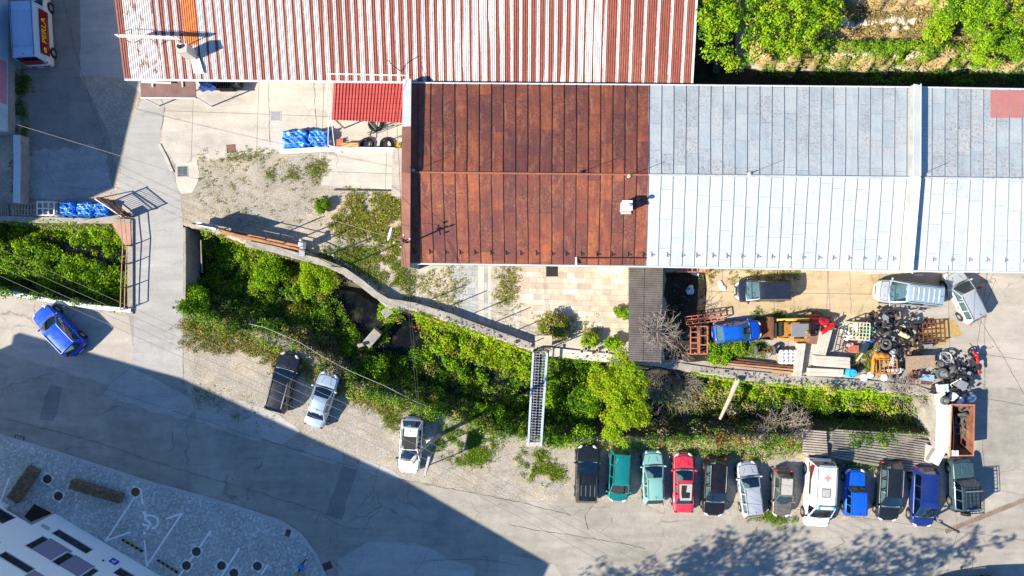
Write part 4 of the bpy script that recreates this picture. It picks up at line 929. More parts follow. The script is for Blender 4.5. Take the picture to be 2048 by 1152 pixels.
# ---------------------------------------------------------------- vegetation
def leaf_mesh(name, P, N, size, mats, mi, parent=None, asp=.5, org=None):
    """many leaf-sized rhombs: centres P, facing N"""
    n = len(P); up = RS.normal(size=(n, 3)); t = np.cross(N, up); t /= np.linalg.norm(t, axis=1)[:, None]+1e-9; b = np.cross(N, t)
    a = (size*(.6+.8*RS.rand(n)))[:, None]; c = P.mean(0) if org is None else np.array(org)
    q = P-c; v = np.stack([q-t*a, q-b*a*asp+N*a*.15, q+t*a, q+b*a*asp+N*a*.15], 1).reshape(-1, 3)
    me = bpy.data.meshes.new(name); me.vertices.add(4*n); me.vertices.foreach_set('co', v.astype(np.float32).ravel())
    me.loops.add(4*n); me.loops.foreach_set('vertex_index', np.arange(4*n, dtype=np.int32))
    me.polygons.add(n); me.polygons.foreach_set('loop_start', np.arange(0, 4*n, 4, dtype=np.int32)); me.polygons.foreach_set('loop_total', np.full(n, 4, np.int32))
    for m in mats: me.materials.append(m)
    me.polygons.foreach_set('material_index', np.asarray(mi, np.int32)); me.update(calc_edges=True)
    o = bpy.data.objects.new(name, me); C.objects.link(o); o.location = c
    if parent is not None:
        o.parent = parent; o.location = Vector(c)-parent.location
    return o
def in_poly(px, py, poly):
    r = np.zeros(len(px), bool); n = len(poly)
    for i in range(n):
        x0, y0 = poly[i]; x1, y1 = poly[(i+1) % n]
        if y0 == y1: continue
        k = ((y0 > py) != (y1 > py)) & (px < (x1-x0)*(py-y0)/(y1-y0)+x0); r ^= k
    return r
def pts_in(poly, n):
    a = np.array(poly, float); lo, hi = a.min(0), a.max(0); out = np.zeros((0, 2))
    while len(out) < n:
        q = lo+(hi-lo)*RS.rand(n*3, 2); out = np.vstack([out, q[in_poly(q[:, 0], q[:, 1], poly)]])
    return out[:n]
def area(poly): return abs(sum(poly[i][0]*poly[(i+1) % len(poly)][1]-poly[(i+1) % len(poly)][0]*poly[i][1] for i in range(len(poly))))/2/S/S
def lump_leaves(c, r, h, n, jit=.5, low=-.1):
    d = RS.normal(size=(n, 3)); d /= np.linalg.norm(d, axis=1)[:, None]; d[:, 2] = np.where(d[:, 2] < low, -d[:, 2], d[:, 2])
    k = (.55+.5*np.sqrt(RS.rand(n)))[:, None]; p = c+d*k*np.array([r, r, h]); N = d+jit*RS.normal(size=(n, 3)); N[:, 2] = np.abs(N[:, 2])+.15
    return p, N/np.linalg.norm(N, axis=1)[:, None]
def vnoise(x, y, sc, seed=0):
    """smooth lattice noise, 0..1"""
    u, v = np.asarray(x)/sc+seed*17.3, np.asarray(y)/sc+seed*9.1; iu, iv = np.floor(u).astype(int), np.floor(v).astype(int); fu, fv = sst(u-iu), sst(v-iv)
    hsh = lambda a, b: np.abs(np.sin(a*127.1+b*311.7+seed*74.7)*43758.5453) % 1.0
    return (hsh(iu, iv)*(1-fu)+hsh(iu+1, iv)*fu)*(1-fv)+(hsh(iu, iv+1)*(1-fu)+hsh(iu+1, iv+1)*fu)*fv
VS = [1]
def veg_mass(name, label, cat, poly, lump_per_m2, r, h, mats, w, dens=230, leaf=.085, lift=.0, jit=.55, asp=.5):
    """uncountable growth: a billowing leafy carpet with gaps, and small leafy tufts rising from it"""
    VS[0] += 1; sd = VS[0]; A = area(poly); w = np.array(w, float)/sum(w); cw = np.cumsum(w)
    n = int(A*dens*.95); q = pts_in(poly, n)+RS.normal(size=(n, 2))*3.5; X = (q[:, 0]-1024)/S; Y = (576-q[:, 1])/S
    hf = lambda x, y: .5*vnoise(x, y, 1.15, sd)+.32*vnoise(x, y, .5, sd+40)+.18*vnoise(x, y, .24, sd+80)
    hn = hf(X, Y); e = .05; gx = (hf(X+e, Y)-hn)/e; gy = (hf(X, Y+e)-hn)/e; amp = (h[1]-h[0])*.6+.35
    keep = hn > .20+.12*RS.rand(n)-.06; zt = terr(X, Y); z = zt+lift*.6+h[0]*.35+amp*np.clip(hn-.25, 0, 1)*1.5-.28*RS.rand(n)**2*amp
    N = np.column_stack([-gx*amp*.9-.35, -gy*amp*.9-.15, np.ones(n)])+jit*1.0*RS.normal(size=(n, 3)); N[:, 2] = np.abs(N[:, 2])+.05; N /= np.linalg.norm(N, axis=1)[:, None]
    cn = np.clip((.55*vnoise(X, Y, 1.7, sd+120)+.45*vnoise(X, Y, .6, sd+160)-.5)*1.75+.5+.2*RS.normal(size=n), 0, .999); mi = np.searchsorted(cw, cn).clip(0, len(w)-1)
    Ps, Ns, Ms, Sz = [np.column_stack([X, Y, np.maximum(z, zt+.03)])[keep]], [N[keep]], [mi[keep]], [leaf*(.75+.5*RS.rand(keep.sum()))]
    nl = max(3, int(A*lump_per_m2*1.25)); pts = pts_in(poly, nl)
    for (x, y) in pts:
        rr = .72*(r[0]+(r[1]-r[0])*RS.rand()); X1 = (x-1024)/S; Y1 = (576-y)/S; h1 = float(hf(X1, Y1)); z1 = float(terr(X1, Y1))+lift*.6+h[0]*.35+amp*max(0, h1-.25)*1.3; k = RS.choice(len(w), p=w); m_ = int(dens*2.6*rr*rr)+6
        p, N1 = lump_leaves(np.array([X1, Y1, z1]), rr, rr*(.5+.5*RS.rand()), m_, jit+.1); p += RS.normal(size=p.shape)*rr*.13; zt1 = terr(p[:, 0], p[:, 1]); p[:, 2] = np.maximum(p[:, 2], zt1+.03)
        Ps.append(p); Ns.append(N1); mm = np.full(m_, k); sw = RS.rand(m_) < .25; mm[sw] = RS.choice(len(w), p=w, size=sw.sum()); Ms.append(mm); Sz.append(np.full(m_, leaf*(.8+.5*RS.rand())))
    o = leaf_mesh(name, np.vstack(Ps), np.vstack(Ns), np.concatenate(Sz), lm(*mats), np.concatenate(Ms), asp=asp)
    return tag(o, label, cat, None, 'stuff')
def grass(name, label, poly, n, hgt, mats, w, leaf=.09, cl=8, patchy=.9):
    """tufts of thin blades, many blades to a tuft, thinning out unevenly towards the edges"""
    VS[0] += 1; c = pts_in(poly, n)+RS.normal(size=(n, 2))*7; c = c[(.6*vnoise(c[:, 0], c[:, 1], 26, VS[0])+.4*vnoise(c[:, 0], c[:, 1], 9, VS[0]+50)) > .53-.24*RS.rand(len(c))]; n = len(c)
    w = np.array(w)/sum(w); nb = cl; P = np.repeat(c, nb, 0); P = np.stack([(P[:, 0]-1024)/S, (576-P[:, 1])/S], 1)+RS.normal(size=(n*nb, 2))*.09
    z = terr(P[:, 0], P[:, 1]); N = RS.normal(size=(n*nb, 3)); N[:, 2] = np.abs(N[:, 2])*.8+.35; N /= np.linalg.norm(N, axis=1)[:, None]
    P = np.column_stack([P, z+.03+hgt*(.2+.8*RS.rand(n*nb))]); k = np.repeat(RS.choice(len(w), p=w, size=n), nb); sw = RS.rand(n*nb) < .25; k[sw] = RS.choice(len(w), p=w, size=sw.sum())
    o = leaf_mesh(name, P, N, np.full(n*nb, leaf), lm(*mats), k, asp=.26); return tag(o, label, 'grass', 'grass and weed patches', 'stuff')
def trunk_mb(m, base, top, r0, r1, bend=.2, n=5):
    base, top = Vector(base), Vector(top); pts = []
    for i in range(n+1):
        t = i/n; q = base.lerp(top, t)
        if 0 < i < n: q += Vector((random.uniform(-bend, bend), random.uniform(-bend, bend), 0))
        pts.append(q)
    m.tube(pts, [r0+(r1-r0)*i/n for i in range(n+1)], 8); return pts
M_BARK = surf('bark', (.10, .075, .05), (.20, .155, .11), 3, 18, .5, .95, .8)
M_TWIG = surf('grey_twig', (.24, .20, .17), (.40, .35, .30), 3, 18, .4, .95, .4)
def tree(label, px, py, ground, hgt, crown_r, crown_h, mats, w, nclump=70, cr=(.5, 1.0), leaf=.11, dens=210, name='leafy_tree', cat='tree', group=None, sq=(1, 1), trunk_r=.16, zc=None):
    """px, py: where the crown's middle is seen; the trunk stands below it"""
    zc = zc or hgt-crown_h*.55; top = W(px, py, zc); b = Vector((top.x, top.y, ground)); r = thing(name, label, cat, b, 0, group)
    m = MB(); pts = trunk_mb(m, b, (top.x, top.y, zc), trunk_r, trunk_r*.4)
    cs = []
    nl = max(4, int(nclump/20)); lobes = []
    for i in range(nl):
        a = 6.283*(i+.7*RS.rand())/nl; k = (.25+.55*RS.rand()); lobes.append((k*math.cos(a), k*math.sin(a), .2+.55*RS.rand()*(1.1-k), .30+.22*RS.rand()))
    for i in range(nclump):
        lb_ = lobes[RS.randint(nl)]; d = RS.normal(size=3); d /= np.linalg.norm(d); d[2] = abs(d[2])-.3*(RS.rand() < .5); k = lb_[3]*(.45+.65*RS.rand()**.6)
        cs.append((np.array([top.x+(lb_[0]+d[0]*k)*crown_r*sq[0], top.y+(lb_[1]+d[1]*k)*crown_r*sq[1], zc+(lb_[2]+d[2]*k-.2)*crown_h*.75]), cr[0]+(cr[1]-cr[0])*RS.rand()**1.5))
    for i in range(min(9, nclump)):
        q = pts[2+i % 4]; m.tube([q, q.lerp(Vector(cs[i][0]), .5)+Vector((0, 0, .2)), Vector(cs[i][0])], [trunk_r*.42, trunk_r*.25, trunk_r*.08], 5)
    m.build('trunk', M_BARK, r, 50)
    Ps, Ns, Ms = [], [], []; w = np.array(w)/sum(w)
    for c, rr in cs:
        n = int(dens*rr*rr*3); p, N = lump_leaves(c, rr, rr*.75, n, .8, -.6); p += RS.normal(size=p.shape)*rr*.2; Ps.append(p); Ns.append(N); k = RS.choice(len(w), p=w); mm = np.full(n, k); sw = RS.rand(n) < .3; mm[sw] = RS.choice(len(w), p=w, size=sw.sum()); Ms.append(mm)
    P = np.vstack(Ps); P[:, 2] = np.maximum(P[:, 2], ground+.1)
    leaf_mesh('crown', P, np.vstack(Ns), leaf*(.6+.8*RS.rand(len(P))), lm(*mats), np.concatenate(Ms), r); return r
def bush(label, px, py, r_, h_, mats, w, group=None, leaf=.08, dens=260, name='bush', cat='bush', ground=None, sq=(1, 1)):
    g = float(terr_px(px, py)) if ground is None else ground
    return tree(label, px, py, g, h_+g, r_, h_, mats, w, int(40+44*r_), (.15*r_, .36*r_), leaf*.9, dens/max(.4, r_)*1.2, name, cat, group, sq, .04, g+h_*.5)
def dead_shrub(label, px, py, r_, h_, n=60, group='dead grey shrubs', ground=None, flat_=1.0, mat=None, dirx=0):
    g = float(terr_px(px, py)) if ground is None else ground; b = W(px, py, g); r = thing('dead_shrub', label, 'dead shrub', b, 0, group); m = MB()
    for i in range(n):
        q0 = random.uniform(0, 6.28); k0 = r_*.75*random.random()**.6; st = b+Vector((math.cos(q0)*k0, math.sin(q0)*k0, random.uniform(0, .25)*h_)); a = q0+random.uniform(-1.3, 1.3); l = r_*random.uniform(.25, .7)
        e = st+Vector((math.cos(a)*l+dirx*l*.6, math.sin(a)*l, h_*random.uniform(.1, .8)*flat_)); md = st.lerp(e, .5)+Vector((random.uniform(-.16, .16), random.uniform(-.16, .16), h_*.2)); m.tube([st, md, e], [.018, .013, .005], 4, False)
        for j in range(4):
            q = md.lerp(e, random.random()); m.tube([q, q+Vector((random.uniform(-.5, .5), random.uniform(-.5, .5), random.uniform(0, .25)))*r_*.45], [.009, .004], 3, False)
    m.build('branch', mat or M_TWIG, r); return r
# left creek arm, both banks
veg_mass('creek_growth', 'bright green creepers covering the creek bank left of the bridge, upper band', 'creepers', [(-60, 446), (120, 447), (262, 455), (264, 545), (200, 520), (120, 492), (60, 468), (-60, 470)], 1.6, (.35, .7), (.3, .7), ['bright', 'mid', 'yellow', 'dark'], [5, 3, 2, .6], 190, .085, .1)
veg_mass('creek_growth', 'dense green creepers filling the creek bed left of the bridge, lower band', 'creepers', [(-60, 480), (40, 478), (110, 510), (200, 535), (262, 550), (262, 600), (180, 590), (90, 575), (-60, 560)], 1.7, (.5, .9), (1.6, 2.6), ['bright', 'mid', 'dark'], [5, 3, .8], 180, .09, .2)
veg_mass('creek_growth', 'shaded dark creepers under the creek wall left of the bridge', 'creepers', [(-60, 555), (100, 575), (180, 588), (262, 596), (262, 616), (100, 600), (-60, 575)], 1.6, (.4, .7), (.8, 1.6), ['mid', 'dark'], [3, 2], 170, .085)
# bank below the fence (upper right of the bridge)
veg_mass('bank_growth', 'tangled yellow green growth on the creek bank below the metal fence', 'bank growth', [(376, 462), (430, 468), (500, 500), (610, 532), (668, 548), (660, 582), (600, 580), (520, 560), (450, 540), (400, 520), (372, 500)], 1.7, (.35, .75), (.4, 1.4), ['bright', 'yellow', 'mid', 'olive', 'dry'], [4, 3, 3, 1.2, .5], 190, .08, .2)
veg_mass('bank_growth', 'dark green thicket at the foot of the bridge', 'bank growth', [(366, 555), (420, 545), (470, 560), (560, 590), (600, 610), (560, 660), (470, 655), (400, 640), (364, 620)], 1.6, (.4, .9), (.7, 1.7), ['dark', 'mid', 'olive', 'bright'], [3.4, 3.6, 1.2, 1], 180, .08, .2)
veg_mass('bank_growth', 'brown and olive scrub on the near bank left of the pool', 'bank growth', [(430, 610), (520, 590), (600, 595), (650, 640), (700, 690), (730, 720), (690, 760), (620, 705), (520, 668), (440, 645)], 1.5, (.35, .8), (.5, 1.3), ['olive', 'dry', 'mid', 'twig', 'dark'], [3, 2.6, 2.4, 2, 2.4], 180, .07, .2)
veg_mass('bank_growth', 'green bushes on the near bank below the pool', 'bank growth', [(690, 745), (760, 720), (840, 735), (960, 770), (1060, 800), (1060, 880), (960, 862), (880, 832), (800, 800), (730, 790)], 1.5, (.4, .9), (.6, 1.6), ['mid', 'dark', 'olive', 'dry', 'bright'], [3.4, 3.4, 2, 1.2, .8], 190, .075, .2)
veg_mass('bank_growth', 'yellow green ivy hanging below the curved terrace wall', 'ivy', [(820, 622), (900, 645), (990, 678), (1062, 704), (1064, 772), (990, 745), (910, 715), (850, 700), (832, 660)], 2.0, (.4, .75), (1.0, 2.3), ['bright', 'yellow', 'mid', 'olive', 'rust'], [4, 3.5, 2, .8, .12], 190, .08, .6)
veg_mass('bank_growth', 'leafy growth in the creek right of the footbridge', 'bank growth', [(1095, 715), (1200, 725), (1195, 800), (1180, 880), (1092, 885), (1095, 800)], 1.5, (.45, .95), (.8, 2.2), ['mid', 'dark', 'bright'], [4, 3, 1.6], 180, .085, .2)
veg_mass('bank_growth', 'ragged brush with red and brown stems below the scrap yard', 'bank growth', [(1285, 790), (1400, 770), (1470, 790), (1560, 830), (1600, 880), (1500, 890), (1400, 885), (1290, 890)], 1.5, (.35, .8), (.5, 1.5), ['mid', 'dark', 'dry', 'rust', 'olive', 'twig'], [3, 2, 1.3, .9, 1.5, 1.6], 160, .075, .2)
veg_mass('bank_growth', 'sunlit green growth hanging below the scrap yard wall', 'bank growth', [(1380, 745), (1500, 762), (1640, 772), (1760, 785), (1870, 800), (1868, 850), (1800, 850), (1700, 830), (1600, 815), (1500, 800), (1400, 785)], 1.9, (.4, .8), (.9, 2.6), ['bright', 'yellow', 'mid', 'dry', 'dark', 'twig'], [4, 2, 3, 1.5, .8, .6], 190, .085, .0)
veg_mass('bank_growth', 'low weeds on the bank behind the parked row', 'weeds', [(1090, 880), (1200, 880), (1340, 872), (1600, 880), (1610, 905), (1500, 925), (1330, 905), (1100, 895)], 1.3, (.25, .55), (.2, .7), ['mid', 'olive', 'dry', 'bright'], [3, 2, 2, 1], 170, .07)
veg_mass('bank_growth', 'brambles along the white pipe rail above the gravel lot', 'weeds', [(380, 640), (480, 655), (590, 705), (660, 745), (720, 780), (800, 800), (880, 835), (860, 850), (780, 815), (690, 790), (610, 720), (500, 680), (370, 660)], 1.6, (.25, .5), (.2, .6), ['olive', 'mid', 'dry', 'bright'], [3, 3, 1.5, 1.5], 170, .07)
veg_mass('creek_growth', 'green growth closing over the narrow water below the terrace wall', 'creepers', [(840, 700), (920, 722), (1000, 752), (1062, 776), (1062, 815), (980, 800), (900, 765), (850, 745)], 1.5, (.35, .7), (.7, 1.5), ['mid', 'bright', 'dark'], [4, 2, 2], 180, .08, .1)
veg_mass('creek_growth', 'dark green growth in the creek bed along the right hand stretch', 'creepers', [(1290, 760), (1400, 790), (1560, 812), (1700, 835), (1860, 850), (1862, 868), (1700, 862), (1560, 850), (1400, 830), (1290, 800)], 1.2, (.3, .6), (.4, 1.0), ['mid', 'dark', 'olive'], [3, 3, 1], 150, .075, .1)
veg_mass('creek_growth', 'green growth between the bridge and the pool', 'creepers', [(385, 500), (470, 540), (560, 575), (640, 590), (660, 640), (640, 680), (560, 640), (450, 600), (385, 560)], 1.4, (.4, .8), (.9, 1.9), ['mid', 'dark', 'bright'], [4, 2, 2], 170, .085, .1)
veg_mass('creek_growth', 'dark scrub hanging over the near edge of the pool', 'creepers', [(620, 585), (665, 600), (690, 650), (720, 690), (745, 715), (720, 735), (670, 700), (630, 650)], 1.6, (.35, .7), (.9, 1.7), ['mid', 'dark', 'olive', 'dry'], [3, 3, 1.5, .8], 190, .075, .4)
veg_mass('creek_growth', 'weedy tongue between the two patches of dark water', 'creepers', [(748, 612), (800, 618), (795, 645), (770, 655), (765, 690), (740, 690), (752, 650)], 1.6, (.25, .5), (.6, 1.1), ['bright', 'mid', 'dry'], [3, 2, 1], 190, .07, .5)
veg_mass('creek_growth', 'growth closing the water at the lower end of the pool', 'creepers', [(745, 715), (800, 700), (850, 712), (860, 750), (800, 765), (745, 745)], 1.6, (.35, .7), (.9, 1.7), ['mid', 'dark', 'bright'], [3, 3, 1], 190, .075, .3)
grass('dry_grass', 'dry olive grass down the slope between bank and gravel lot', [(372, 650), (480, 668), (600, 722), (700, 775), (800, 812), (780, 830), (690, 795), (590, 740), (470, 690), (372, 672)], 1900, .15, ['olive', 'dry', 'mid'], [3, 3, 1], .09)
# right hand back slope
veg_mass('hedge_growth', 'green and yellow brambles along the terrace edge behind the pale roofs', 'brambles', [(1500, 112), (1620, 108), (1760, 112), (1900, 116), (2100, 120), (2100, 142), (1900, 138), (1700, 138), (1520, 134)], 2.0, (.3, .6), (.5, 1.3), ['mid', 'bright', 'olive', 'dark', 'dry'], [4, 2, 2, 1.4, .8], 420, .075, .8)
veg_mass('hedge_growth', 'shaded weeds along the foot of the pale roofed bays', 'weeds', [(1510, 138), (1700, 142), (2100, 146), (2100, 170), (1700, 168), (1600, 160), (1520, 150)], .9, (.3, .6), (.3, .8), ['dark', 'mid'], [3, 1], 150, .08)
grass('dry_grass', 'dry brown grass on the terrace behind the pale roofs', [(1560, 55), (1700, 45), (1850, 50), (1960, 60), (1950, 100), (1800, 104), (1600, 98)], 3800, .16, ['dry', 'olive', 'rust', 'twig'], [5, 1.4, .5, 1.2], .12)
tree('big yellow green tree overhanging the corner of the striped shed', 1525, 15, 1.5, 6.5, 4.6, 3.2, ['bright', 'yellow', 'mid', 'dark'], [4, 3, 2.2, .7], 250, (.22, .7), .095, 200, sq=(1.15, .95))
for lab, px, py, cr_, hh, ms, w in (
    ('green bush tree in front of the pale ledge at the top right', 1905, 22, 1.7, 3.4, ['bright', 'mid'], [3, 2]), ('tallest round bush tree of the top right cluster', 1958, 38, 2.0, 4.0, ['bright', 'mid', 'yellow'], [4, 3, 1]),
    ('yellowish bush tree at the very top right corner', 2038, 20, 1.7, 3.2, ['yellow', 'olive', 'bright'], [3, 2, 1]), ('green bush tree at the right edge beside the salmon panels', 2032, 82, 1.8, 3.0, ['mid', 'bright'], [3, 2]),
    ('light green bush tree left of the cluster at the dry grass', 1862, 58, 1.2, 2.2, ['bright', 'yellow'], [3, 2]), ('small bright bush tree at the terrace edge below the cluster', 1975, 105, 1.2, 2.0, ['yellow', 'bright'], [2, 2]),
    ('dark green bush tree between the two right edge bushes', 2005, 58, 1.3, 2.6, ['mid', 'dark', 'bright'], [3, 1, 1])):
    tree(lab, px, py, 2.2, 2.2+hh, cr_, hh*.6, ms, w, int(34*cr_), (.16, .48), .08, 250, 'bush_tree', 'tree', 'bush trees at the top right')
# the tall willow-like shrub in the creek
tree('tall yellow green willow growing out of the creek below the dark shed', 1244, 780, -2.0, 3.4, 2.15, 3.4, ['yellow', 'bright'], [7, 1.5], 240, (.22, .5), .065, 300, 'willow_tree', sq=(.95, 1.4), zc=1.4)
tree('lower yellow green shrub below the willow', 1228, 862, -1.4, 1.4, 1.25, 1.8, ['yellow', 'bright', 'mid'], [4, 2, 1], 60, (.2, .42), .065, 300, 'willow_shrub', 'shrub', zc=.6, sq=(.8, 1))
for lab, px, py, r_, h_, ms, w in (
    ('reedy bright clump hanging over the pool left of the wall', 632, 558, 1.5, 2.0, ['bright', 'yellow'], [3, 2]),
    ('bushy green clump below the middle of the fence', 540, 548, 1.5, 1.9, ['bright', 'mid'], [3, 2]),
    ('green bush at the near end of the footbridge, left side', 985, 835, 1.3, 1.5, ['mid', 'bright'], [3, 1]),
    ('large leafy bush in the creek between footbridge and willow', 1165, 800, 1.6, 2.2, ['mid', 'bright', 'dark'], [3, 1, 1]),
    ('dark bush right above the two parked saloons', 745, 745, 1.3, 1.6, ['mid', 'dark'], [3, 2]),
    ('olive bush beside the bridge, on the lot side', 395, 608, 1.3, 1.5, ['bright', 'mid', 'dark'], [2, 2, 1]),
    ('brown tipped bush on the bank above the lot', 595, 640, 1.3, 1.4, ['olive', 'mid', 'rust'], [3, 2, .6]),
    ('small green bush on the block in the pool', 775, 622, .8, .9, ['bright', 'mid'], [2, 2])):
    bush(lab, px, py, r_, h_, ms, w, 'bushes on the creek banks', ground=float(terr_px(px, py)) if 'pool' not in lab else -1.6)
for lab, px, py, r_, h_, ms, w in (
    ('olive weed bush at the foot of the terrace, above the footbridge gate', 1108, 650, 1.1, .9, ['olive', 'mid', 'dry'], [3, 1, 1]),
    ('yellow green potted shrub at the terrace corner', 1180, 676, .75, .9, ['yellow', 'mid'], [2, 2]),
    ('bright green shrub beside the dark shed at the terrace corner', 1222, 688, .7, .9, ['bright', 'mid'], [2, 1]),
    ('green shrub against the dark shed on the terrace', 1246, 626, .7, .8, ['mid', 'bright'], [2, 1]),
    ('lone green bush on the gravel above the fence', 642, 412, .7, .7, ['mid', 'olive'], [3, 1]),
    ('clump of weeds on the soil behind the blue car', 1440, 700, 1.0, .6, ['mid', 'bright'], [2, 1]),
    ('clump of weeds right of the rack frames', 1475, 690, .8, .5, ['mid', 'bright', 'olive'], [2, 1, 1])):
    bush(lab, px, py, r_, h_, ms, w, 'weed bushes', ground=0.0)
for lab, px, py, r_, h_, n in (('grey dead branches sprawled over the end of the dark shed', 1318, 660, 1.5, .6, 120), ('grey dead brushwood below the dark shed', 1340, 742, 2.8, .8, 230), ('dead brushwood right of the willow', 1330, 800, 2.4, 1.2, 170), ('grey dead bush left of the old corrugated sheets', 1565, 862, 2.0, 1.3, 170), ('pile of pale cut twigs at the end of the scrap yard wall', 1815, 788, 1.6, .6, 90), ('dead brushwood in the shade behind the rack frames', 1350, 690, 1.5, .7, 60)):
    dead_shrub(lab, px, py, r_, h_, n, ground=2.75 if 'over the end' in lab else (.0 if 'shade' in lab else None))
# grass and weeds
grass('dry_grass', 'yellow grass between fence and rusty roof', [(700, 392), (800, 396), (805, 500), (760, 520), (700, 480), (660, 450)], 2600, .2, ['olive', 'dry', 'yellow', 'mid'], [3, 2.6, 1.4, 1], .11)
grass('weeds', 'green weeds between wall and rusty roof', [(610, 505), (700, 495), (800, 520), (830, 560), (815, 600), (770, 580), (700, 535)], 1300, .15, ['mid', 'olive', 'dry'], [3, 2, 1], .09)
grass('weeds', 'sparse weeds on the gravel above the fence', [(390, 340), (640, 320), (660, 440), (560, 460), (440, 450), (380, 400)], 330, .1, ['olive', 'dry', 'mid'], [3, 2, 1], .08, 6)
for poly in ([(545, 340), (590, 340), (595, 362), (540, 362)], [(620, 310), (650, 310), (645, 352), (612, 350)], [(395, 318), (560, 305), (560, 312), (395, 326)]):
    grass('weeds', 'weed patches in the gravel and along the forecourt edge', poly, 240, .1, ['olive', 'mid', 'dry'], [3, 1.4, 1.5], .08, 6)
for poly, n, ms, w in (([(1050, 900), (1085, 905), (1095, 935), (1130, 945), (1125, 962), (1060, 955), (1040, 925)], 1000, ['mid', 'olive', 'yellow'], [2, 3, 1]), ([(880, 850), (1000, 870), (985, 905), (960, 930), (900, 920), (876, 900)], 1500, ['mid', 'bright', 'olive'], [2, 1, 2]),
    ([(365, 640), (480, 668), (590, 720), (560, 735), (470, 705), (366, 690)], 1500, ['olive', 'dry', 'mid'], [3, 3, 1]), ([(770, 800), (800, 815), (800, 860), (770, 850)], 300, ['olive', 'mid'], [2, 1]),
    ([(1490, 1015), (1525, 1025), (1600, 1040), (1560, 1045), (1490, 1030)], 300, ['mid', 'olive'], [2, 1]), ([(1410, 545), (1600, 545), (1600, 552), (1410, 556)], 260, ['olive', 'dry'], [2, 1]), ([(1510, 625), (1640, 625), (1640, 634), (1500, 640)], 260, ['mid', 'olive'], [1, 2]),
    ([(1440, 690), (1520, 685), (1540, 705), (1450, 720)], 400, ['mid', 'bright', 'olive'], [2, 1, 1]), ([(1700, 690), (1745, 690), (1750, 745), (1705, 740)], 400, ['olive', 'rust', 'mid'], [2, 1, 1])):
    grass('weeds', 'grass and weeds growing in patches on the gravel', poly, n, .13, ms, w, .085)
for poly, n in (([(890, 530), (935, 530), (925, 610), (895, 610)], 200), ([(995, 532), (1030, 532), (1030, 625), (995, 620)], 420), ([(835, 535), (900, 535), (895, 620), (835, 600)], 240), ([(1060, 640), (1150, 640), (1150, 668), (1070, 668)], 260), ([(1170, 640), (1205, 640), (1200, 665), (1165, 665)], 120)):
    grass('weeds', 'thin weeds growing through the terrace paving', poly, n, .12, ['olive', 'dry', 'yellow'], [3, 2, 1], .08, 6)
grass('weeds', 'dark weeds along the foot of the left wall', [(36, 145), (58, 150), (50, 300), (44, 400), (36, 400)], 700, .12, ['dark', 'mid'], [2, 2], .09)
grass('weeds', 'moss and weeds at the road edge in the shade', [(385, 765), (500, 800), (560, 845), (530, 860), (440, 830), (385, 800)], 170, .05, ['dark', 'olive'], [2, 1], .06, 6)
# off-frame trees whose dappled shade falls on the road
def shade_tree(label, sx, sy, zc, rx, ry, ncl, leaf=.16, cr=(.35, .7)):
    k = zc/math.tan(SUN_EL); x = (sx-1024)/S-.924*k; y = (576-sy)/S-.383*k; r = thing('leafy_tree', label, 'tree', (x, y, 0), 0, 'trees just below the frame'); m = MB(); trunk_mb(m, (x, y, 0), (x, y, zc), .22, .1, .15); cs = []
    for i in range(ncl):
        d = RS.normal(size=3); d /= np.linalg.norm(d); q = RS.rand()**.45; cs.append(np.array([x+d[0]*rx*q, y+d[1]*ry*q, zc+d[2]*1.6*q]))
    for i in range(12): m.tube([(x, y, zc-2+.15*i), tuple(cs[i])], [.07, .02], 5)
    m.build('trunk', M_BARK, r, 50); Ps, Ns = [], []
    for c in cs:
        rr = cr[0]+(cr[1]-cr[0])*RS.rand(); p, N = lump_leaves(c, rr, rr*.7, int(18*rr*rr*3)+4, .8, -.8); Ps.append(p); Ns.append(N)
    P = np.vstack(Ps); leaf_mesh('crown', P, np.vstack(Ns), np.full(len(P), leaf), lm('mid', 'bright'), RS.randint(0, 2, len(P)), r)
shade_tree('broad tree just below the frame whose shade dapples the road', 1510, 1128, 15, 8.5, 2.9, 135, .17, (.35, .85))
shade_tree('second tree just below the frame, further right, shading the road', 1770, 1135, 14.5, 7, 2.5, 85, .17, (.3, .8))
shade_tree('third small tree just below the frame', 1390, 1150, 14, 7, 1.5, 46, .15, (.2, .55))
shade_tree('fourth thin tree just below the frame, furthest left', 1285, 1146, 14, 5.5, 1.2, 34, .16, (.2, .5))
shade_tree('fifth thin tree just below the frame, furthest right', 1930, 1090, 14.5, 4, 1.5, 26, .17, (.2, .5))
# ---------------------------------------------------------------- creek water, walls, bridge, fences
def water_mat():
    t = NT('creek_water', .05, .5); n = t.noise(1.2, 4, .6); t.col(t.ramp(n, [(.35, (.004, .006, .008)), (.55, (.009, .011, .011)), (.72, (.045, .045, .028))])); t.b.inputs['Specular IOR Level'].default_value = .12; t.bump(t.noise(5, 3, .6), .15, .02); return t.mat
wp = [(-900, 470), (0, 478), (265, 500), (365, 500), (470, 540), (600, 570), (700, 585), (760, 625), (830, 655), (1000, 735), (1150, 770), (1400, 805), (1700, 825), (1868, 835),
      (1868, 855), (1700, 850), (1400, 850), (1150, 850), (1000, 830), (830, 765), (760, 745), (700, 715), (620, 640), (470, 610), (365, 590), (265, 590), (0, 560), (-900, 555)]
m = MB(); q = [W(*p) for p in wp][::-1]; m.add([(p.x, p.y, -2.35) for p in q], [tuple(range(len(q)))]); tag(m.build('water', water_mat()), kind='structure')
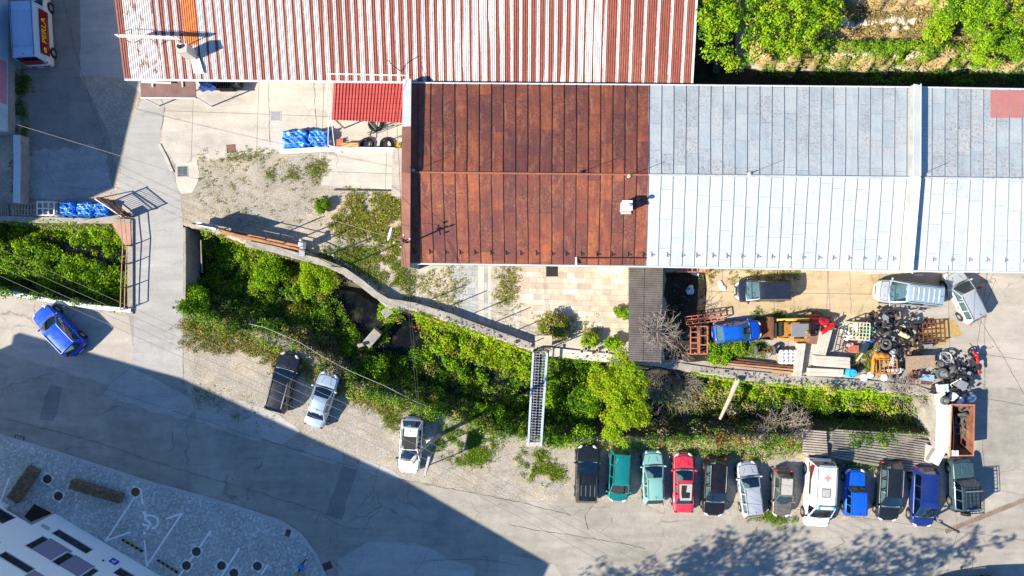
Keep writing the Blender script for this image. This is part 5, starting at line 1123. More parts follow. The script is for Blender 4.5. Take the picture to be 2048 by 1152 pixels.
def wall(label, pts, w, z0, z1, mat, capm=None, name='retaining_wall', cat='wall', cap=.08, zref=None, group=None):
    zr = z1 if zref is None else zref; P = [W(p[0], p[1], zr) for p in pts]; c = sum(P, Vector())/len(P); r = thing(name, label, cat, (c.x, c.y, 0), 0, group)
    m = MB(); m.wallpath([(p.x, p.y) for p in P], w, z0, z1); m.build('wall', mat, r)
    if capm: m = MB(); m.wallpath([(p.x, p.y) for p in P], w+.10, z1+.003, z1+.003+cap); m.build('coping', capm, r, bevel=.012)
    return r
wall('curved concrete wall between terrace and creek, from the fence to the footbridge', [(492, 487), (550, 499), (610, 516), (650, 526), (690, 543), (722, 565), (750, 588), (775, 603), (800, 607), (830, 612), (900, 633), (950, 652), (1000, 670), (1062, 692)], .42, -2.6, .62, M_WALLC, M_WALLC, zref=.6)
wall('short concrete wall from the footbridge gate to the willow', [(1098, 703), (1150, 709), (1200, 714), (1236, 718)], .6, -2.6, .12, M_WALLC, M_CONC2, zref=.1)
wall('long concrete edge wall below the scrap yard', [(1330, 728), (1420, 741), (1540, 752), (1640, 760), (1740, 767), (1830, 776), (1868, 790)], .4, -2.6, .06, M_WALLC, M_WALLC)
wall('thin white kerb wall along the parking apron', [(-60, 578), (0, 583), (100, 601), (180, 613), (262, 621)], .22, -1.5, .22, M_WALLC, M_WHITE, cap=.05)
wall('low mossy wall along the creek below the pallets', [(-60, 436), (60, 438), (150, 441), (262, 443)], .3, -2.4, .12, M_WALLC, M_WALLC)
wall('white plastered wall at the left edge below the blue building', [(34, 270), (35, 330), (34, 406)], .42, 0, 1.1, M_WALLC, flat('white_plaster', (.55, .60, .64), .8, .2), name='garden_wall', zref=1.1)
wall('low white edge wall under the tarpaulins and canopy', [(560, 303), (660, 298), (790, 300)], .28, 0, .35, M_CONC2, M_WHITE, name='edge_wall', cap=.04)
wall('low kerb at the drain beside the driveway', [(318, 288), (332, 315), (345, 345)], .22, 0, .07, M_CONC, name='kerb', cat='kerb')
wall('low dark strip below the concrete pad', [(668, 379), (780, 381)], .10, 0, .14, M_DARK, name='edge_wall')  # thin raised dark strip along the pad's lower edge
wall('right bridge kerb above the dark creek', [(368, 455), (369, 520), (368, 618)], .22, -2.6, .14, M_WALLC, name='bridge_kerb', cat='kerb')
# bridge
br = thing('road_bridge', 'short concrete road bridge carrying the driveway over the creek', 'bridge', W(315, 530, 0)); br.location.z = -.4
m = MB(); m.prism([tuple(W(*p))[:2] for p in [(255, 436), (366, 436), (366, 628), (255, 628)]], -.4, .012); m.build('deck', M_DRIVE, br)
m = MB(); m.wallpath([tuple(W(x, y))[:2] for x, y in ((262, 440), (262, 500), (262, 628))], .42, -.5, .15); m.build('kerb', M_WALLC, br)
m = MB()
for x in (258, 366): m.wallpath([tuple(W(x, y))[:2] for x, y in ((x, 436), (x, 628))], .3, -2.9, -.401)
m.build('abutment', M_WALLC, br)
rl = thing('bridge_railing', 'rusty two bar railing along the left side of the bridge', 'railing', W(250, 560, .1)); pts = [W(262, 436, 0), W(268, 492, 0), W(266, 528, 0), W(264, 575, 0), W(263, 618, 0)]
for p in pts: p.x -= .2
m = MB()
for p in pts: m.bar(p, p+Vector((0, 0, 1.25)), .06); m.bar(p+Vector((-.35, 0, 0)), p+Vector((-.02, 0, .75)), .045)
m.build('post', M_RUST, rl)
for z in (1.22, .65):
    m = MB()
    for a, b in zip(pts, pts[1:]): m.bar(a+Vector((0, 0, z)), b+Vector((0, 0, z)), .055)
    m.build('rail', M_RUSTL, rl)
q = [W(226, 447), W(263, 446), W(265, 494), W(254, 494)]; m = MB(); m.prism([(p.x, p.y) for p in q], .16, .19); tag(m.build('steel_cover_plate', surf('pinkish_steel_plate', (.40, .22, .17), (.50, .30, .24), 1.5, 10, .3)), 'pinkish rusty steel plate beside the bridge railing', 'plate')
# gate at the bridge head
gt = thing('yard_gate', 'open rusty barred gate leaf at the bridge head', 'gate', W(267, 434, 0)); a, b = W(267, 434, 0), W(227, 402, 0); m = MB()
for q in (a, b): m.bar(q, q+Vector((0, 0, 2.15)), .09)
for z in (.25, 1.2, 2.08): m.bar(a+Vector((0, 0, z)), b+Vector((0, 0, z)), .06)
m.build('frame', M_RUST, gt)
for i in range(1, 12): m = MB(); q = a.lerp(b, i/12); m.bar(q+Vector((0, 0, .2)), q+Vector((0, 0, 2.1)), .03); m.build('bar', M_RUST, gt)
m = MB(); m.bar(a+Vector((0, -.05, .62)), a.lerp(b, .35)+Vector((0, -.05, .62)), .04, .8); m.build('plate', M_RUST, gt)
m = MB(); m.bar(W(190, 398, 1.6), W(243, 433, 1.6), .07); m.bar(W(243, 433, 0), W(243, 433, 1.6), .08); m.bar(W(190, 398, 0), W(190, 398, 1.6), .06); tag(m.build('white_pole', M_WHITE), 'white painted barrier pole lying across the blue tarpaulin stack', 'pole')
m = MB(); m.bar(W(155, 445, .5), W(238, 433, .5), .25, .06); m.bar(W(238, 434, 0), W(238, 434, .5), .1); m.bar(W(158, 445, 0), W(158, 445, .5), .1); tag(m.build('concrete_plank', M_WALLC), 'pale concrete plank along the creek edge below the blue tarpaulin', 'plank')
# pallets, crate, tarpaulin stacks
def pallet(lab, px, py, rz, l, w, h, mat, n=6):
    r = thing('pallet', lab, 'pallet', W(px, py, 0), rz, 'pallets'); m = MB()
    for i in range(n): m.box((-l/2+l*(i+.5)/n, 0, h-.015), (l/n*.55, w, .03))
    m.build('deck_board', mat, r, world=False); m = MB()
    for y in (-w/2+.05, 0, w/2-.05): m.box((0, y, h/2-.015), (l, .1, h-.035))
    m.build('runner', mat, r, world=False); return r
pallet('weathered wooden pallet left of the white crate', 52, 420, 0, 1.9, .95, .3, M_WOOD, 8); pallet('broken grey pallet in the corner left of the wooden pallet', 8, 422, .1, 1.0, .9, .16, M_WOOD)
cr_ = thing('white_crate', 'white slatted crate beside the blue tarpaulin stack', 'crate', W(103, 419, 0)); m = MB(); l, w, h = 1.35, 1.05, .7
for x in (-l/2, -l/6, l/6, l/2):
    m.bar((x, -w/2, 0), (x, -w/2, h), .07); m.bar((x, w/2, 0), (x, w/2, h), .07); m.bar((x, -w/2, h), (x, w/2, h), .07)
for y in (-w/2, 0, w/2): m.bar((-l/2, y, h+.003), (l/2, y, h+.003), .065)
for y in (-w/2, w/2): m.bar((-l/2, y, .06), (l/2, y, .06), .06)
m.bar((-l/6, -.28, h+.006), (l/6, -.28, h+.006), .06); m.build('frame', M_WHITE, cr_, world=False)
m = MB(); m.box((0, 0, .2), (l*.9, w*.9, .04)); m.build('base', M_WOOD, cr_, world=False)
def tarp_stack(lab, px, py, lx, ly, h, rz=0):
    r = thing('tarpaulin_stack', lab, 'tarpaulin', W(px, py, 0), rz, 'blue tarpaulin covered stacks'); n = 26; vs, fs = [], []
    ph = random.random()*9
    for i in range(n+1):
        for j in range(n+1):
            u, v = 2*i/n-1, 2*j/n-1; e = max(abs(u), abs(v)); k = 1-max(0, (e-.80)/.20)**2
            z = h*k*(.86+.10*math.sin(u*5+ph)*math.cos(v*4+ph)+.06*math.sin(u*13+v*9+ph)+.05*math.sin(v*17-u*4)); sx = 1+.09*math.sin(v*6+ph)+.04*math.sin(v*15); vs.append((u*lx/2*sx, v*ly/2*(1+.10*math.sin(u*6+ph)+.05*math.sin(u*14+1)), max(.01, z)))
    for i in range(n):
        for j in range(n): q = i*(n+1)+j; fs.append((q, q+n+1, q+n+2, q+1))
    m = MB(); m.add(vs, fs); m.build('tarpaulin', M_TARP, r, 60, world=False)
    m = MB()
    for k in range(3): m.tube([(-lx/2*.9, ly*(-.3+.3*k), h*.1), (-lx*.3, ly*(-.3+.3*k), h*1.0), (lx*.3, ly*(-.3+.3*k), h*1.0), (lx/2*.9, ly*(-.3+.3*k), h*.1)], .012, 5)
    m.build('rope', M_WHITE, r, world=False)
tarp_stack('blue tarpaulin stack next to the white crate', 147, 419, 1.3, 1.15, 1.0); tarp_stack('middle blue tarpaulin stack behind the gate', 180, 420, 1.35, 1.2, .9, .05); tarp_stack('blue tarpaulin stack nearest the gate leaf', 211, 421, 1.2, 1.1, .8, -.06)
tarp_stack('ragged blue tarpaulin heap at the edge of the forecourt', 595, 280, 2.1, 1.4, .9, .1); tarp_stack('blue tarpaulin heap next to the red canopy', 641, 279, 1.7, 1.35, .9, -.04); tarp_stack('small dark blue tarpaulin bale under the striped shed eave', 421, 168, 1.4, 1.1, .9, .05)
rk = thing('slatted_rack', 'dark slatted rack beside the blue bale at the striped shed', 'rack', W(457, 170, 0)); m = MB()
for i in range(7): m.box((-.55+.18*i, 0, .5), (.06, 1.1, 1.0))
m.build('slat', M_DARK, rk, world=False); m = MB(); m.box((.9, .1, .55), (.5, .8, 1.1)); m.build('box', M_DARK, rk, world=False)
# covers in the paving
def cover(lab, px, py, l, w, rz, mat, fmat, bars=0, name='drain_cover'):
    r = thing(name, lab, 'drain cover', W(px, py, .016), rz); m = MB(); m.box((0, 0, .004), (l, w, .02)); m.build('frame', fmat, r, world=False); m = MB()
    if bars:
        for i in range(bars): m.box((-l*.42+l*.84*(i+.5)/bars, 0, .02), (l*.84/bars*.5, w*.86, .02))
        for i in range(4): m.box((0, -w*.4+w*.8*i/3, .0185), (l*.86, .03, .019))
    else: m.box((0, 0, .014), (l*.86, w*.86, .014))
    m.build('lid', mat, r, world=False)
cover('square grey manhole lid with a pale frame in the forecourt', 551, 232, .9, .85, 0, M_STEEL, M_CONC2); cover('square grid drain at the driveway edge', 365, 343, .95, .9, .03, M_DARK, M_STEEL, 8); cover('flat brown plate by the forecourt edge', 462, 297, .72, .65, .1, M_BROWN, M_BROWN)
cover('rectangular drain grid at the scrap yard wall', 1800, 762, .95, .42, .04, M_STEEL, M_DARK, 8); cover('pale square manhole with a rusty round lid in the yard', 1859, 645, .95, .85, .12, M_RUST, M_CONC2); cover('dark door mat on the terrace under the rusty eave', 1104, 542, .95, .9, 0, M_BLACK, M_DARK)
dc = thing('drain_channel', 'long rusty drain channel crossing the road at the lower right', 'drain', W(1965, 1033, .01)); a, b = W(1890, 1064, .02), W(2075, 989, .02); m = MB(); m.bar(a, b, .42, .03); m.build('frame', M_WALLC, dc); m = MB()
for i in range(70): q = a.lerp(b, (i+.5)/70)+Vector((0, 0, .016)); d = (b-a).normalized(); nn = Vector((-d.y, d.x, 0))*.17; m.bar(q-nn, q+nn, .05, .02)
m.build('grating', M_RUST, dc)
# fence above the curved wall
fe = thing('sheet_metal_fence', 'sheet metal fence with posts along the creek above the bank', 'fence', W(500, 470, 0)); fp = [W(398, 449, 1), W(438, 456, 1), W(487, 470, 1), W(525, 478, 1), W(562, 487, 1), W(600, 496, 1), W(640, 514, 1), W(680, 534, 1)]
for p in fp: p.z = 0
m = MB()
for p in fp: m.bar(p, p+Vector((0, 0, 3.6 if p.x > -20 else 2.2)), .075)
m.build('post', M_DARK, fe)
for i in range(len(fp)-1):
    m = MB(); a, b = fp[i], fp[i+1]; lo, hi = ((.25, 2.0) if i < 2 else (.9, 1.5) if i < 4 else (1.2, 1.3)); m.bar(a+Vector((0, 0, (lo+hi)/2)), b+Vector((0, 0, (lo+hi)/2)), .025, hi-lo); m.build('panel', M_TRIM if i < 2 else M_DARK, fe)
    m = MB(); m.bar(a+Vector((0, -.03, 2.05)), b+Vector((0, -.03, 2.05)), .05); m.build('rail', M_DARK, fe)
m = MB(); a, b = W(444, 463, .5), W(606, 497, .5); m.bar(a, b, .42, .18); m.bar(a+Vector((0, .19, .12)), b+Vector((0, .19, .12)), .05, .1); ir = m.build('steel_beam', surf('orange_rust', (.36, .16, .07), (.52, .26, .12), 1.2, 10, .4)); tag(ir, 'long orange rusty steel beam lying behind the fence', 'beam')
m = MB(); m.bar(W(394, 447, .7), W(434, 456, .7), .34, .3); tag(m.build('white_trough', M_WHITE, bevel=.02), 'white trough at the bridge end of the fence', 'trough')
cb_ = thing('control_box', 'small white box on a stand at the end of the orange beam', 'box', W(612, 492, 0)); m = MB(); m.box((0, 0, 1.0), (.34, .5, .9)); m.build('cabinet', M_WHITE, cb_, world=False, bevel=.02); m = MB(); m.bar((0, 0, 0), (0, 0, .6), .1); m.ball((.02, .38, 1.35), .16, 10, 7); m.build('stand', M_STEEL, cb_, world=False); m = MB(); m.box((-.1, -.6, .75), (.45, .5, .04)); m.build('shelf', M_STEEL, cb_, world=False)
for i, (px, py, rx) in enumerate(((745, 570, .35), (760, 580, .25), (700, 520, .4), (728, 585, .2), (640, 500, .25), (655, 512, .22))): pass
# footbridge with gate
fb = thing('footbridge', 'narrow steel footbridge with two pale blue rails over the creek', 'footbridge', W(1075, 790, 0)); a0, a1 = W(1066, 702, .1), W(1093, 703, .1); c0, c1 = W(1056, 884, .1), W(1081, 886, .1); m = MB(); n = 9
M_PBLUE = flat('pale_blue_rail', (.48, .56, .64), .5, .4, .1, .12)

for f in (.25, .5, .75): p, q = a0.lerp(a1, f), c0.lerp(c1, f); m.bar(p-Vector((0, 0, .05)), q-Vector((0, 0, .05)), .04, .06)
m.build('stringer', M_STEEL, fb)
for p, q in ((a0, c0), (a1, c1)):
    m = MB(); m.bar(p+Vector((0, 0, 1.05)), q+Vector((0, 0, 1.05)), .14, .07); m.bar(p+Vector((0, 0, .55)), q+Vector((0, 0, .55)), .05); m.bar(p+Vector((0, 0, .02)), q+Vector((0, 0, .02)), .10, .2); m.build('rail', M_PBLUE, fb)
    for i in range(n+1): m = MB(); w = p.lerp(q, i/n); m.bar(w, w+Vector((0, 0, 1.05)), .05); m.build('post', M_PBLUE, fb)
m = MB()
for i in range(34): w = i/33; p, q = a0.lerp(c0, w)+Vector((0, 0, .02)), a1.lerp(c1, w)+Vector((0, 0, .02)); m.bar(p, q, .06, .02)
m.build('tread', M_STEEL, fb); m = MB(); p = W(1068, 888, .05); m.box(p, (1.2, .35, .15)); m.build('step', M_CONC2, fb)
fg = thing('footbridge_gate', 'tall barred gate frame with a pale canopy plate at the footbridge head', 'gate', W(1086, 697, 0)); m = MB(); g0, g1 = W(1067, 700, 0), W(1098, 692, 0)
for q in (g0, g1, W(1105, 694, 0)): m.bar(q, q+Vector((0, 0, 2.2)), .07)
for z in (.2, 1.1, 2.15): m.bar(g0+Vector((0, 0, z)), g1+Vector((0, 0, z)), .06)
for i in range(9): q = g0.lerp(g1, i/8); m.bar(q+Vector((0, 0, .2)), q+Vector((0, 0, 2.1)), .025)
m.build('frame', M_DARK, fg); m = MB(); m.box(W(1087, 681, 2.0), (1.3, .75, .05)); m.build('canopy', M_CREAM if False else surf('pale_plywood', (.46, .38, .28), (.56, .48, .36), 2, 12, .3), fg)
m = MB()
for x in (1072, 1102): p = W(x, 672, 0); m.bar(p, (p.x, p.y, 1.97), .05)
m.build('prop', M_DARK, fg)
mf = thing('mesh_fence', 'thin wire mesh fence along the terrace edge', 'fence', W(960, 640, .7)); wq = [W(*p, .7) for p in ((838, 608), (880, 620), (925, 636), (970, 653), (1015, 669), (1058, 685))]; m = MB()
for p in wq: m.bar((p.x, p.y, .6), (p.x, p.y, 2.9), .06)
m.build('post', M_STEEL, mf); m = MB()
for a, b in zip(wq, wq[1:]):
    for z in (.9, 1.4, 1.95): m.tube([(a.x, a.y, z), (b.x, b.y, z)], .008, 4)
m.build('wire', M_STEEL, mf)
# pot plants and small things on the wall by the gate
for i, (px, py) in enumerate(((1163, 702), (1171, 697), (1187, 703), (1193, 700), (1213, 703), (1222, 698))):
    r = thing('flower_pot', ('white flower pot left of the pair on the short wall', 'white flower pot next to the box on the short wall', 'small clay pot in the middle of the short wall', 'clay pot right of the small one on the short wall', 'white pot under the bright shrub', 'white pot at the very end of the short wall')[i], 'flower pot', W(px, py, .2)+Vector((0, 0, -.01)), 0, 'flower pots on the short wall'); m = MB(); m.cyl((0, 0, 0), (0, 0, .3), .11, .16, 12); m.build('pot', M_WHITE if i % 3 != 2 else M_BROWN, r, 40, world=False); m = MB(); m.cyl((0, 0, .28), (0, 0, .303), .13, .13, 10); m.build('soil', M_SOIL_SHADE, r, world=False)
m = MB(); m.cyl(W(1031, 683, .7), W(1034, 684, .9), .12, .13, 12); tag(m.build('red_drum', M_BROWN, smooth=40), 'little dark red drum on the terrace wall', 'drum')
# blocks in the pool
def block(lab, px, py, z, d, rz, mat=M_WALLC): p = W(px, py, z); m = MB(); m.box((0, 0, 0), d, M=Matrix.Rotation(rz, 3, 'Z') @ Matrix.Rotation(.15, 3, 'X')); m.v = [(v[0]+p.x+random.uniform(-.04, .04), v[1]+p.y+random.uniform(-.04, .04), v[2]+p.z) for v in m.v]; return tag(m.build('concrete_block', mat, bevel=.06), lab, 'block', 'concrete blocks in the creek')
block('long concrete block lying across the creek below the pool', 745, 675, -1.5, (1.5, .75, .8), .85); block('grey concrete block on the ledge under the curved wall', 775, 623, -.9, (.9, .7, .6), .6); block('pale stone on the bank below the long block', 722, 690, -.9, (.5, .3, .3), .3)
ln = thing('pipe_rail', 'thin white pipe rail along the top of the bank above the gravel lot', 'railing', W(690, 740, 0)); q = [W(*p, .5) for p in ((500, 648), (530, 655), (600, 685), (648, 715), (700, 742), (770, 772), (830, 803), (872, 818))]; m = MB()
for a, b in zip(q, q[1:]): m.tube([a, b], .022, 6)
m.build('rail', M_STEEL, ln); m = MB()
for p in q: m.bar((p.x, p.y, -.2), p, .05)
m.build('post', M_STEEL, ln)
m = MB(); a, b = W(1440, 838, -.6), W(1477, 757, .4); m.tube([a, a.lerp(b, .5)+Vector((0, 0, .1)), b], [.12, .18, .24], 10); tag(m.build('fallen_trunk', surf('bleached_wood', (.30, .25, .20), (.50, .44, .37), 2, 14, .4), smooth=50), 'bleached fallen tree trunk leaning on the scrap yard wall', 'trunk')
m = MB(); m.cyl(W(402, 480, .3), W(404, 545, -1.0), .05, .06, 8); tag(m.build('grey_pipe', M_WALLC, smooth=40), 'thin grey pipe standing in the creek beside the bridge', 'pipe')
# old corrugated sheets on the bank
old = surf('old_fibre_sheet', (.20, .175, .15), (.38, .34, .29), .9, 7, .5, .95, .6)
for i, (a, b, c, d, z0, z1) in enumerate((((1604, 908), (1655, 912), (1652, 862), (1606, 858), .55, .18), ((1660, 915), (1770, 935), (1775, 882), (1668, 872), .55, .16), ((1768, 938), (1862, 948), (1866, 882), (1776, 868), .55, .15), ((1655, 885), (1780, 893), (1860, 870), (1670, 858), .25, .1))):
    r = thing('corrugated_sheet', ('bright corrugated sheet at the left of the old bank covering', 'grey mossy corrugated sheet above the ambulance', 'brown corrugated sheet above the dark estate', 'half buried corrugated sheet nearest the creek')[i], 'corrugated sheet', W((a[0]+c[0])/2, (a[1]+c[1])/2, 0), 0, 'old corrugated sheets on the bank'); corrugated('sheet', W(*a, z0), W(*d, z1), W(*b, z0), W(*c, z1), .19, .085, old if i else surf('pale_fibre_sheet', (.36, .31, .25), (.52, .45, .37), 1.2, 8, .4), r, 4)
veg_mass('sheet_moss', 'dark ivy creeping over the old corrugated sheets', 'ivy', [(1700, 862), (1780, 866), (1790, 890), (1740, 905), (1690, 895)], 1.4, (.3, .6), (.25, .4), ['dark', 'mid'], [3, 2], 150, .07, .1)
veg_mass('sheet_moss', 'ivy patch between ambulance and small blue car', 'ivy', [(1665, 912), (1750, 920), (1750, 940), (1670, 935)], 1.2, (.25, .5), (.2, .4), ['dark', 'mid', 'yellow'], [3, 2, .5], 150, .07, .1)
# end wall of the creek
wall('white painted parapet at the right end of the creek, beside the skip', [(1878, 786), (1884, 812), (1881, 900), (1866, 926)], .75, -2.6, 1.0, M_WALLC, flat('white_coping', (.70, .67, .62), .8, .2, 0, .08), name='parapet', cat='parapet', zref=1.0)
m = MB(); q = [W(1855, 889, .5), W(1872, 894, .5), W(1864, 932, .5), W(1849, 922, .5)]; m.prism([(p.x, p.y) for p in q], -.2, .5); tag(m.build('concrete_stub', M_CURB, bevel=.02), 'grey concrete stub at the lower end of the white parapet', 'block')
# skip with tyres
sk = thing('skip', 'rusty white open skip with old tyres in it', 'skip', W(1924, 861, 0)); z = 1.75; o4 = [W(*p, z) for p in ((1903, 808), (1950, 809), (1948, 912), (1899, 913))]; b4 = [Vector((p.x*.97+.9, p.y*.9-1.05, .12)) for p in o4]; cx = sum(o4, Vector())/4; b4 = [Vector((cx.x+(p.x-cx.x)*.78, cx.y+(p.y-cx.y)*.72, .12)) for p in o4]; i4 = [Vector((cx.x+(p.x-cx.x)*.92, cx.y+(p.y-cx.y)*.955, z)) for p in o4]; ib = [Vector((cx.x+(p.x-cx.x)*.72, cx.y+(p.y-cx.y)*.69, .2)) for p in o4]
m = MB(); vs = o4+b4; m.add(vs, [(0, 1, 5, 4), (1, 2, 6, 5), (2, 3, 7, 6), (3, 0, 4, 7), (4, 5, 6, 7)]); m.build('shell', surf('white_rusty_paint', (.55, .52, .48), (.40, .30, .24), 1.2, 8, .3, spots=((.25, .10, .05), 2.2, .58, .9)), sk)
m = MB(); m.add(o4+i4, [(0, 4, 5, 1), (1, 5, 6, 2), (2, 6, 7, 3), (3, 7, 4, 0)]); m.build('rim', M_ROXIDE, sk); m = MB(); m.add(i4+ib, [(0, 4, 5, 1), (1, 5, 6, 2), (2, 6, 7, 3), (3, 7, 4, 0), (4, 7, 6, 5)]); m.build('lining', surf('rust_lining', (.10, .045, .03), (.34, .15, .08), 1, 9, .4), sk)
TY = 'loose tyres'
def tyre(lab, px, py, z, R, rr, M=None, rim=False, group=TY):
    r = thing('tyre', lab, 'tyre', W(px, py, z), 0, group); m = MB(); m.torus((0, 0, 0), R-rr, rr, M, 22, 8); m.build('carcass', surf('tyre_rubber', (.05, .05, .05), (.13, .125, .12), 3, 20, .3) if 'tyre_rubber' not in bpy.data.materials else bpy.data.materials['tyre_rubber'], r, 60, world=False)
    if rim: m = MB(); A = (M or Matrix.Identity(3)); m.cyl(A @ Vector((0, 0, -.06)), A @ Vector((0, 0, .05)), R-rr*1.7, R-rr*1.7, 16); m.cyl(A @ Vector((0, 0, .05)), A @ Vector((0, 0, .09)), .09, .07, 10); m.build('rim', M_SILV, r, 40, world=False)
    return r
Rx = lambda a, ax='X': Matrix.Rotation(a, 3, ax)
for lab, px, py, z, R, M in (('tyre leaning in the top end of the skip', 1928, 816, 1.25, .42, Rx(.7)), ('upright worn tyre in the upper part of the skip', 1926, 829, 1.1, .4, Rx(1.2)), ('tyre lying in the middle of the skip', 1931, 841, .95, .38, Rx(.25)), ('tyre overlapping the middle one in the skip', 1933, 853, 1.0, .38, Rx(-.2)), ('lowest ring shaped tyre in the skip', 1934, 869, .95, .40, Rx(.1)), ('dark tyre in the shade on the left side of the skip', 1916, 840, .6, .42, Rx(.2, 'Y')), ('second dark tyre in the shade of the skip', 1914, 860, .55, .42, Rx(.1, 'Y'))):
    tyre(lab, px, py, z, R, .115, M)
# ---------------------------------------------------------------- poles and wires
pb, ptop = W(880, 869, 0), W(841, 901, 8); pp = thing('lamp_pole', 'concrete power pole with a street lamp beside the white hatchback', 'pole', pb)
m = MB(); m.tube([pb, ptop], [.17, .11], 10); m.build('pole', M_WALLC, pp, 40); out = (W(824, 923, 8)-ptop); out.z = 0
m = MB(); m.tube([ptop-Vector((0, 0, .2)), ptop+out*.5+Vector((0, 0, .1)), ptop+out*.75+Vector((0, 0, .1))], .035, 6); m.build('lamp_arm', M_STEEL, pp, 40)
m = MB(); e = ptop+out*1.0+Vector((0, 0, .1)); dd = out.normalized(); m.ball(e-dd*.2, (.42, .15, .09), 14, 8, Matrix.Rotation(math.atan2(dd.y, dd.x), 3, 'Z')); m.build('lamp_head', M_CURB, pp, 50)
wdir = (W(1307, 1152, 8)-W(840, 902, 8)).normalized(); wn = Vector((-wdir.y, wdir.x, 0)); offs = (-.85, -.3, .3, .85)
m = MB(); m.bar(ptop-wn*1.0, ptop+wn*1.0, .09); m.bar(ptop-wn*1.0-Vector((0, 0, .5)), ptop+wn*1.0-Vector((0, 0, .5)), .07); m.build('crossarm', M_DARK, pp)
for o_ in offs: m = MB(); q = ptop+wn*o_; m.cyl(q, q+Vector((0, 0, .22)), .05, .035, 8); m.build('insulator', M_CONC2, pp, 40)
m = MB(); q = W(864, 878, 2.2); m.box(q, (.55, .22, .4), rz=.2); q = W(858, 882, 2.6); m.box(q, (.4, .25, .35), rz=.2); m.build('switch_box', M_WHITE, pp, bevel=.02)
def wire(m, a, b, sag, r=.012, n=12):
    m.tube([a.lerp(b, i/n)-Vector((0, 0, sag*4*(i/n)*(1-i/n))) for i in range(n+1)], r, 4, False)
M_WIRE = flat('overhead_wire', (.30, .25, .22), .6, .3); M_WIREB = flat('black_cable', (.05, .045, .045), .7, .3)
lf = W(-420, 338, 8); rt = W(1560, 1287, 8)
for nm, a, b, lab in (('power_line', lf, ptop, ('upper', 'second', 'third', 'lowest')), ('power_line', ptop, rt, ('upper', 'second', 'third', 'lowest'))):
    for i, o_ in enumerate(offs[::-1]):
        m = MB(); d = wn*o_+Vector((0, 0, .22)); wire(m, a+d, b+d, .35); tag(m.build('power_line', M_WIRE), '%s of the four overhead wires running from the lamp pole to the %s' % (lab[i], 'left edge' if a is lf else 'lower right'), 'wire', 'overhead wires')
mt = thing('aerial_mast', 'roof aerial mast with white dish and cross arms on the gable', 'aerial', W(818, 486, EZ+.5)); mb_ = W(816, 487, 5.6); mtop = W(790, 484, 8.2) ; mtop = Vector((mb_.x, mb_.y, 8.3)); m = MB(); m.tube([mb_-Vector((0, 0, .6)), mtop], .055, 8); m.bar(mtop+Vector((-.55, -.1, -.3)), mtop+Vector((.5, .15, -.3)), .06); m.bar(mtop+Vector((-.1, -.4, -.6)), mtop+Vector((.1, .4, -.6)), .05); m.build('mast', M_DARK, mt)
m = MB(); dM = Vector((-1, .25, .35)).to_track_quat('Z', 'Y').to_matrix(); dc_ = mb_+Vector((-1.0, .55, .9)); vs, fs = [], []
for i in range(7):
    for j in range(18): a = 2*math.pi*j/18; rr = .5*i/6; vs.append(dc_+dM @ Vector((rr*math.cos(a), rr*math.sin(a), .45*rr*rr*1.6)))
for i in range(6):
    for j in range(18): fs.append((i*18+j, (i+1)*18+j, (i+1)*18+(j+1) % 18, i*18+(j+1) % 18))
m.add(vs, fs); m.build('dish', M_WHITE, mt, 60); m = MB(); m.bar(mb_+Vector((0, 0, .7)), dc_, .06); m.bar(dc_, dc_+dM @ Vector((0, 0, .45)), .03); m.build('dish_arm', M_BROWN, mt)
for dx, dy in ((-.55, -.1), (.5, .15), (-.1, -.4), (.1, .4)): m = MB(); q = mtop+Vector((dx, dy, -.25)); m.cyl(q, q+Vector((0, 0, .25)), .07, .05, 8); m.build('insulator', M_WHITE, mt, 40)
for i, (b, lab) in enumerate(((ptop, 'left of the two dark cables from roof mast to lamp pole'), (ptop+wn*.3, 'right of the two dark cables from roof mast to lamp pole'))):
    m = MB(); wire(m, mtop+Vector((.15*i-.1, -.1+.25*i, -.3)), b, .5, .013); tag(m.build('service_cable', M_WIREB), lab, 'cable', 'dark cables')
m = MB(); wire(m, W(14, 243, 4.6), mtop, .6, .015, 20); tag(m.build('service_cable', M_WIRE), 'pale cable from the left building to the roof mast', 'cable', 'dark cables')
m = MB(); wire(m, mtop, W(786, 135, 6.2), .5, .014); tag(m.build('service_cable', M_WIREB), 'dark cable from the roof mast to the striped shed', 'cable', 'dark cables')
sm = thing('roof_bracket', 'thin bent bracket with a cable on the striped roof above the red canopy', 'bracket', W(802, 143, 4.7)); m = MB(); q = W(802, 143, 4.7); m.tube([q, q+Vector((-.5, .2, .9)), q+Vector((-.6, .25, 1.7))], .03, 6); m.build('arm', M_DARK, sm)
br_ = W(6, 247, 4.6); m = MB(); m.box((W(31, 247).x+.12, br_.y, 2.2), (.25, .5, .45)); tag(m.build('junction_box', M_CREAM, bevel=.02), 'yellowish junction box on the left building wall', 'box')
# right pole
rb, rtop = W(1862, 1035, 0), W(1916, 1063, 4); rp = thing('wire_pole', 'dark pole with wires at the lower right next to the purple car', 'pole', rb); m = MB(); m.tube([rb, rtop], [.10, .07], 8); m.build('pole', M_DARK, rp, 40); m = MB(); m.ball(rtop, .12, 8, 6); m.cyl(rtop, rtop+Vector((0, 0, .2)), .05, .04, 8); m.build('cap', M_BLK, rp, 40); m = MB(); m.box(rb.lerp(rtop, .35)+Vector((0, .1, 0)), (.3, .12, .3)); m.build('junction_box', M_STEEL, rp)
for b, lab in ((W(2140, 1096, 4), 'thin wire from the lower right pole to the right edge'), (W(1880, 1260, 4), 'thin wire from the lower right pole down past the bottom edge'), (W(1908, 870, 4.0), 'thin wire from the lower right pole up over the skip'), (W(1440, 1000, 3.5), 'thin wire from the lower right pole along the parked row')):
    m = MB(); wire(m, rtop, b, .3, .012); tag(m.build('thin_wire', M_WIREB), lab, 'wire', 'wires of the right pole')
